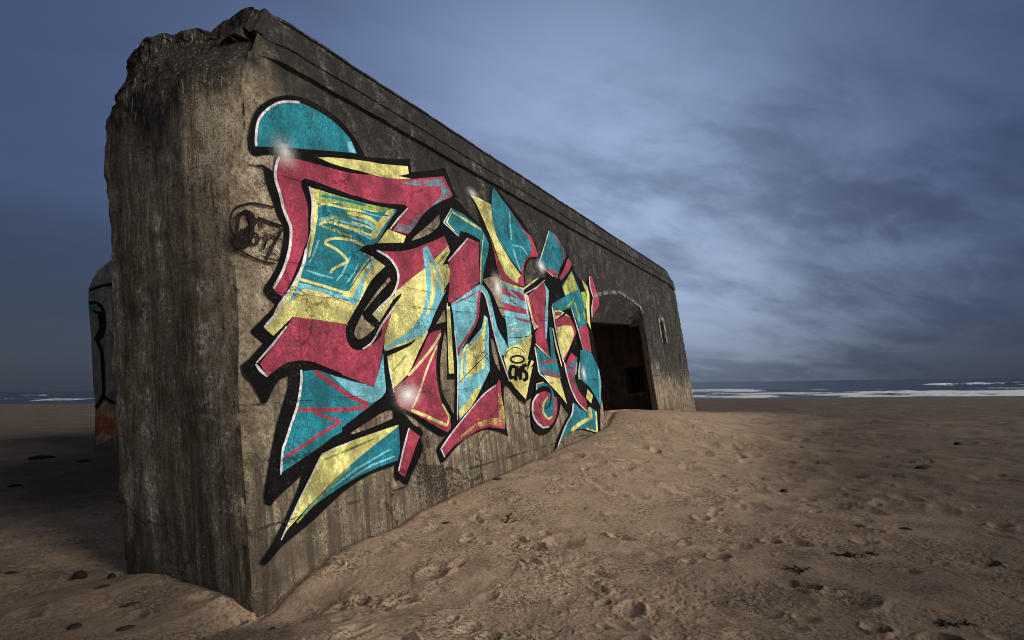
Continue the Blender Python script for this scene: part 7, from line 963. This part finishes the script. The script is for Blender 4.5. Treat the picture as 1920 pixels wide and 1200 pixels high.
def tube(V, F_, path, r0, r1, seg=6, flat=1.0):
    n_ = len(path); b0 = len(V)
    for i, p in enumerate(path):
        t = (Vector(path[min(i+1, n_-1)])-Vector(path[max(i-1, 0)])).normalized()
        s_ = t.cross(Vector((0, 0, 1))); s_ = s_.normalized() if s_.length > 1e-4 else Vector((1, 0, 0)); u_ = s_.cross(t)
        r = r0+(r1-r0)*i/(n_-1)
        for k_ in range(seg):
            a = 2*math.pi*k_/seg; V.append(tuple(Vector(p)+s_*math.cos(a)*r+u_*math.sin(a)*r*flat))
    for i in range(n_-1):
        for k_ in range(seg):
            F_.append((b0+i*seg+k_, b0+i*seg+(k_+1) % seg, b0+(i+1)*seg+(k_+1) % seg, b0+(i+1)*seg+k_))
    F_.append(tuple(b0+k_ for k_ in reversed(range(seg)))); F_.append(tuple(b0+(n_-1)*seg+k_ for k_ in range(seg)))
def weed(x, y, size, seed, label, strands=11):
    rg = random.Random(seed); V, F_ = [], []
    for s_ in range(strands):
        p = Vector((rg.gauss(0, size*.35), rg.gauss(0, size*.2), size*.08)); h_ = rg.uniform(0, 6.28); path = [tuple(p)]
        for k_ in range(6):
            h_ += rg.uniform(-.7, .7); p = p+Vector((math.cos(h_), math.sin(h_), 0))*size*.09; p.z = max(.004, size*(.05+.16*rg.random())*(1-abs(k_-2.5)/4)); path.append(tuple(p))
        tube(V, F_, path, size*.075, size*.03, 5, .6)
    o = mesh_obj('seaweed_clump', V, F_, M_WEED); o.location = (x, y, ground_z(x, y)); return tag(o, label, 'seaweed', 'seaweed on the sand')
def stick(x, y, ln, r, rot, label, branch=0, rise=.0):
    V, F_ = [], []; rg = random.Random(int(x*100))
    path = [(ln*(t-.5), rg.gauss(0, ln*.03), r*.8+rise*t*ln+rg.gauss(0, r*.3)) for t in np.linspace(0, 1, 7)]
    tube(V, F_, path, r, r*.5, 7)
    for k_ in range(branch):
        b0 = Vector(path[2+k_ % 4]); sd_ = 1 if k_ % 2 else -1
        tube(V, F_, [tuple(b0), tuple(b0+Vector((ln*.10, sd_*ln*.09, ln*.12))), tuple(b0+Vector((ln*.13, sd_*ln*.2, ln*.10)))], r*.7, r*.35, 6)
    o = mesh_obj('stick', V, F_, M_WOOD); o.location = (x, y, ground_z(x, y)); o.rotation_euler = (0, 0, rot); return tag(o, label, 'driftwood', 'driftwood on the sand')
def shell_thing(x, y, a, rot, label):
    """one half of an open mussel shell, hollow side down"""
    V, F_ = [], []; NR, NA = 7, 20
    for th in (0.0, -.0035):
        for r_ in range(NR+1):
            for k_ in range(NA):
                t = 2*math.pi*k_/NA; rr = r_/NR; ex = math.cos(t); wy = math.sin(t)*(.46-.16*ex)
                V.append((a*rr*ex, a*rr*wy, max(.002, a*.30*(1-rr*rr)+th)+a*.012*math.cos(rr*26)))
    L0 = (NR+1)*NA
    for r_ in range(NR):
        for k_ in range(NA):
            q = [r_*NA+k_, (r_+1)*NA+k_, (r_+1)*NA+(k_+1) % NA, r_*NA+(k_+1) % NA]
            F_.append(tuple(q)); F_.append(tuple(L0+i for i in reversed(q)))
    for k_ in range(NA): F_.append((NR*NA+k_, L0+NR*NA+k_, L0+NR*NA+(k_+1) % NA, NR*NA+(k_+1) % NA))
    o = mesh_obj('mussel_shell', V, F_, M_STONE); o.location = (x, y, ground_z(x, y)-.002); o.rotation_euler = (0, 0, rot)
    return tag(o, label, 'shell', 'mussel shells on the sand')
shell_thing(-2.69, 4.41, .075, 1.0, 'largest black mussel shell, lying in the left foreground below the bunker corner')
stone(-2.94, 4.86, .075, .022, .012, .9, 3, 'slender dark stone between the bunker end and the large shell')
weed(-2.19, 4.28, .11, 5, 'dark seaweed scrap at the bottom edge nearest the bunker corner', 9)
stone(-3.30, 5.10, .050, .020, .012, .6, 8, 'thin dark stone just left of the sand ridge at the bunker end')
shell_thing(-4.39, 5.53, .060, .5, 'black mussel shell lying alone at the far left edge of the sand')
stone(-3.01, 4.37, .040, .028, .018, .7, 12, 'small round dark stone left of the largest shell')
stone(-10.23, 13.48, .26, .10, .05, .25, 14, 'long flat dark stone on the distant left sand, biggest one there')
stone(-9.04, 13.09, .12, .05, .035, .6, 15, 'dark stone on the left sand nearest the pale concrete block')
stone(-7.84, 9.82, .10, .045, .025, .3, 16, 'dark oval stone halfway down the left edge of the sand')
stone(-3.79, 5.54, .055, .045, .045, .2, 17, 'chunky dark stone in the hollow left of the bunker end')
stone(-3.46, 5.45, .035, .030, .028, .2, 18, 'small dark stone touching the left edge of the bunker end face')
stone(-3.72, 6.20, .05, .045, .04, 1.2, 19, 'dark stone half behind the left edge of the bunker end face')
stone(-.72, 6.64, .045, .018, .010, .3, 20, 'small flat dark stone on the sand bank below the graffiti spike')
stone(-.23, 8.40, .065, .030, .012, .1, 21, 'flat oval brown stone high on the sand bank by the wall')
stone(-1.40, 6.23, .018, .012, .010, .1, 22, 'tiny dark pebble near the foot of the wall')
stone(-.76, 9.12, .045, .02, .012, .1, 23, 'small dark stone right against the wall under the graffiti')
shell_thing(4.24, 6.87, .075, -.5, 'dark shell lying alone on the smooth right foreground sand')
stick(-.07, 6.69, .16, .017, 1.2, 'short black forked twig standing up from the middle of the sand', 3, .45)
weed(3.04, 5.81, .15, 25, 'black seaweed clump in the right foreground, the biggest', 13)
weed(3.28, 5.86, .11, 26, 'thin seaweed strands right beside the biggest seaweed clump', 8)
weed(2.36, 5.34, .13, 27, 'seaweed bits above the large hollow in the right foreground', 9)
stone(9.32, 13.06, .10, .06, .05, .3, 28, 'dark lump of stone far out on the right sand')
stick(2.44, 4.77, .12, .005, .1, 'short straight stick beside the large hollow in the sand')
stone(6.63, 10.12, .14, .05, .04, .2, 29, 'dark flat stone in the middle of the right sand')
stone(-1.73, 4.56, .020, .014, .010, .8, 30, 'tiny dark pebble at the foot of the bunker corner')
stone(3.81, 8.88, .06, .03, .03, .3, 31, 'dark stone beyond the row of footprints right of the doorway')
weed(2.77, 4.12, .13, 32, 'seaweed scrap at the lower right edge of the sand', 8)
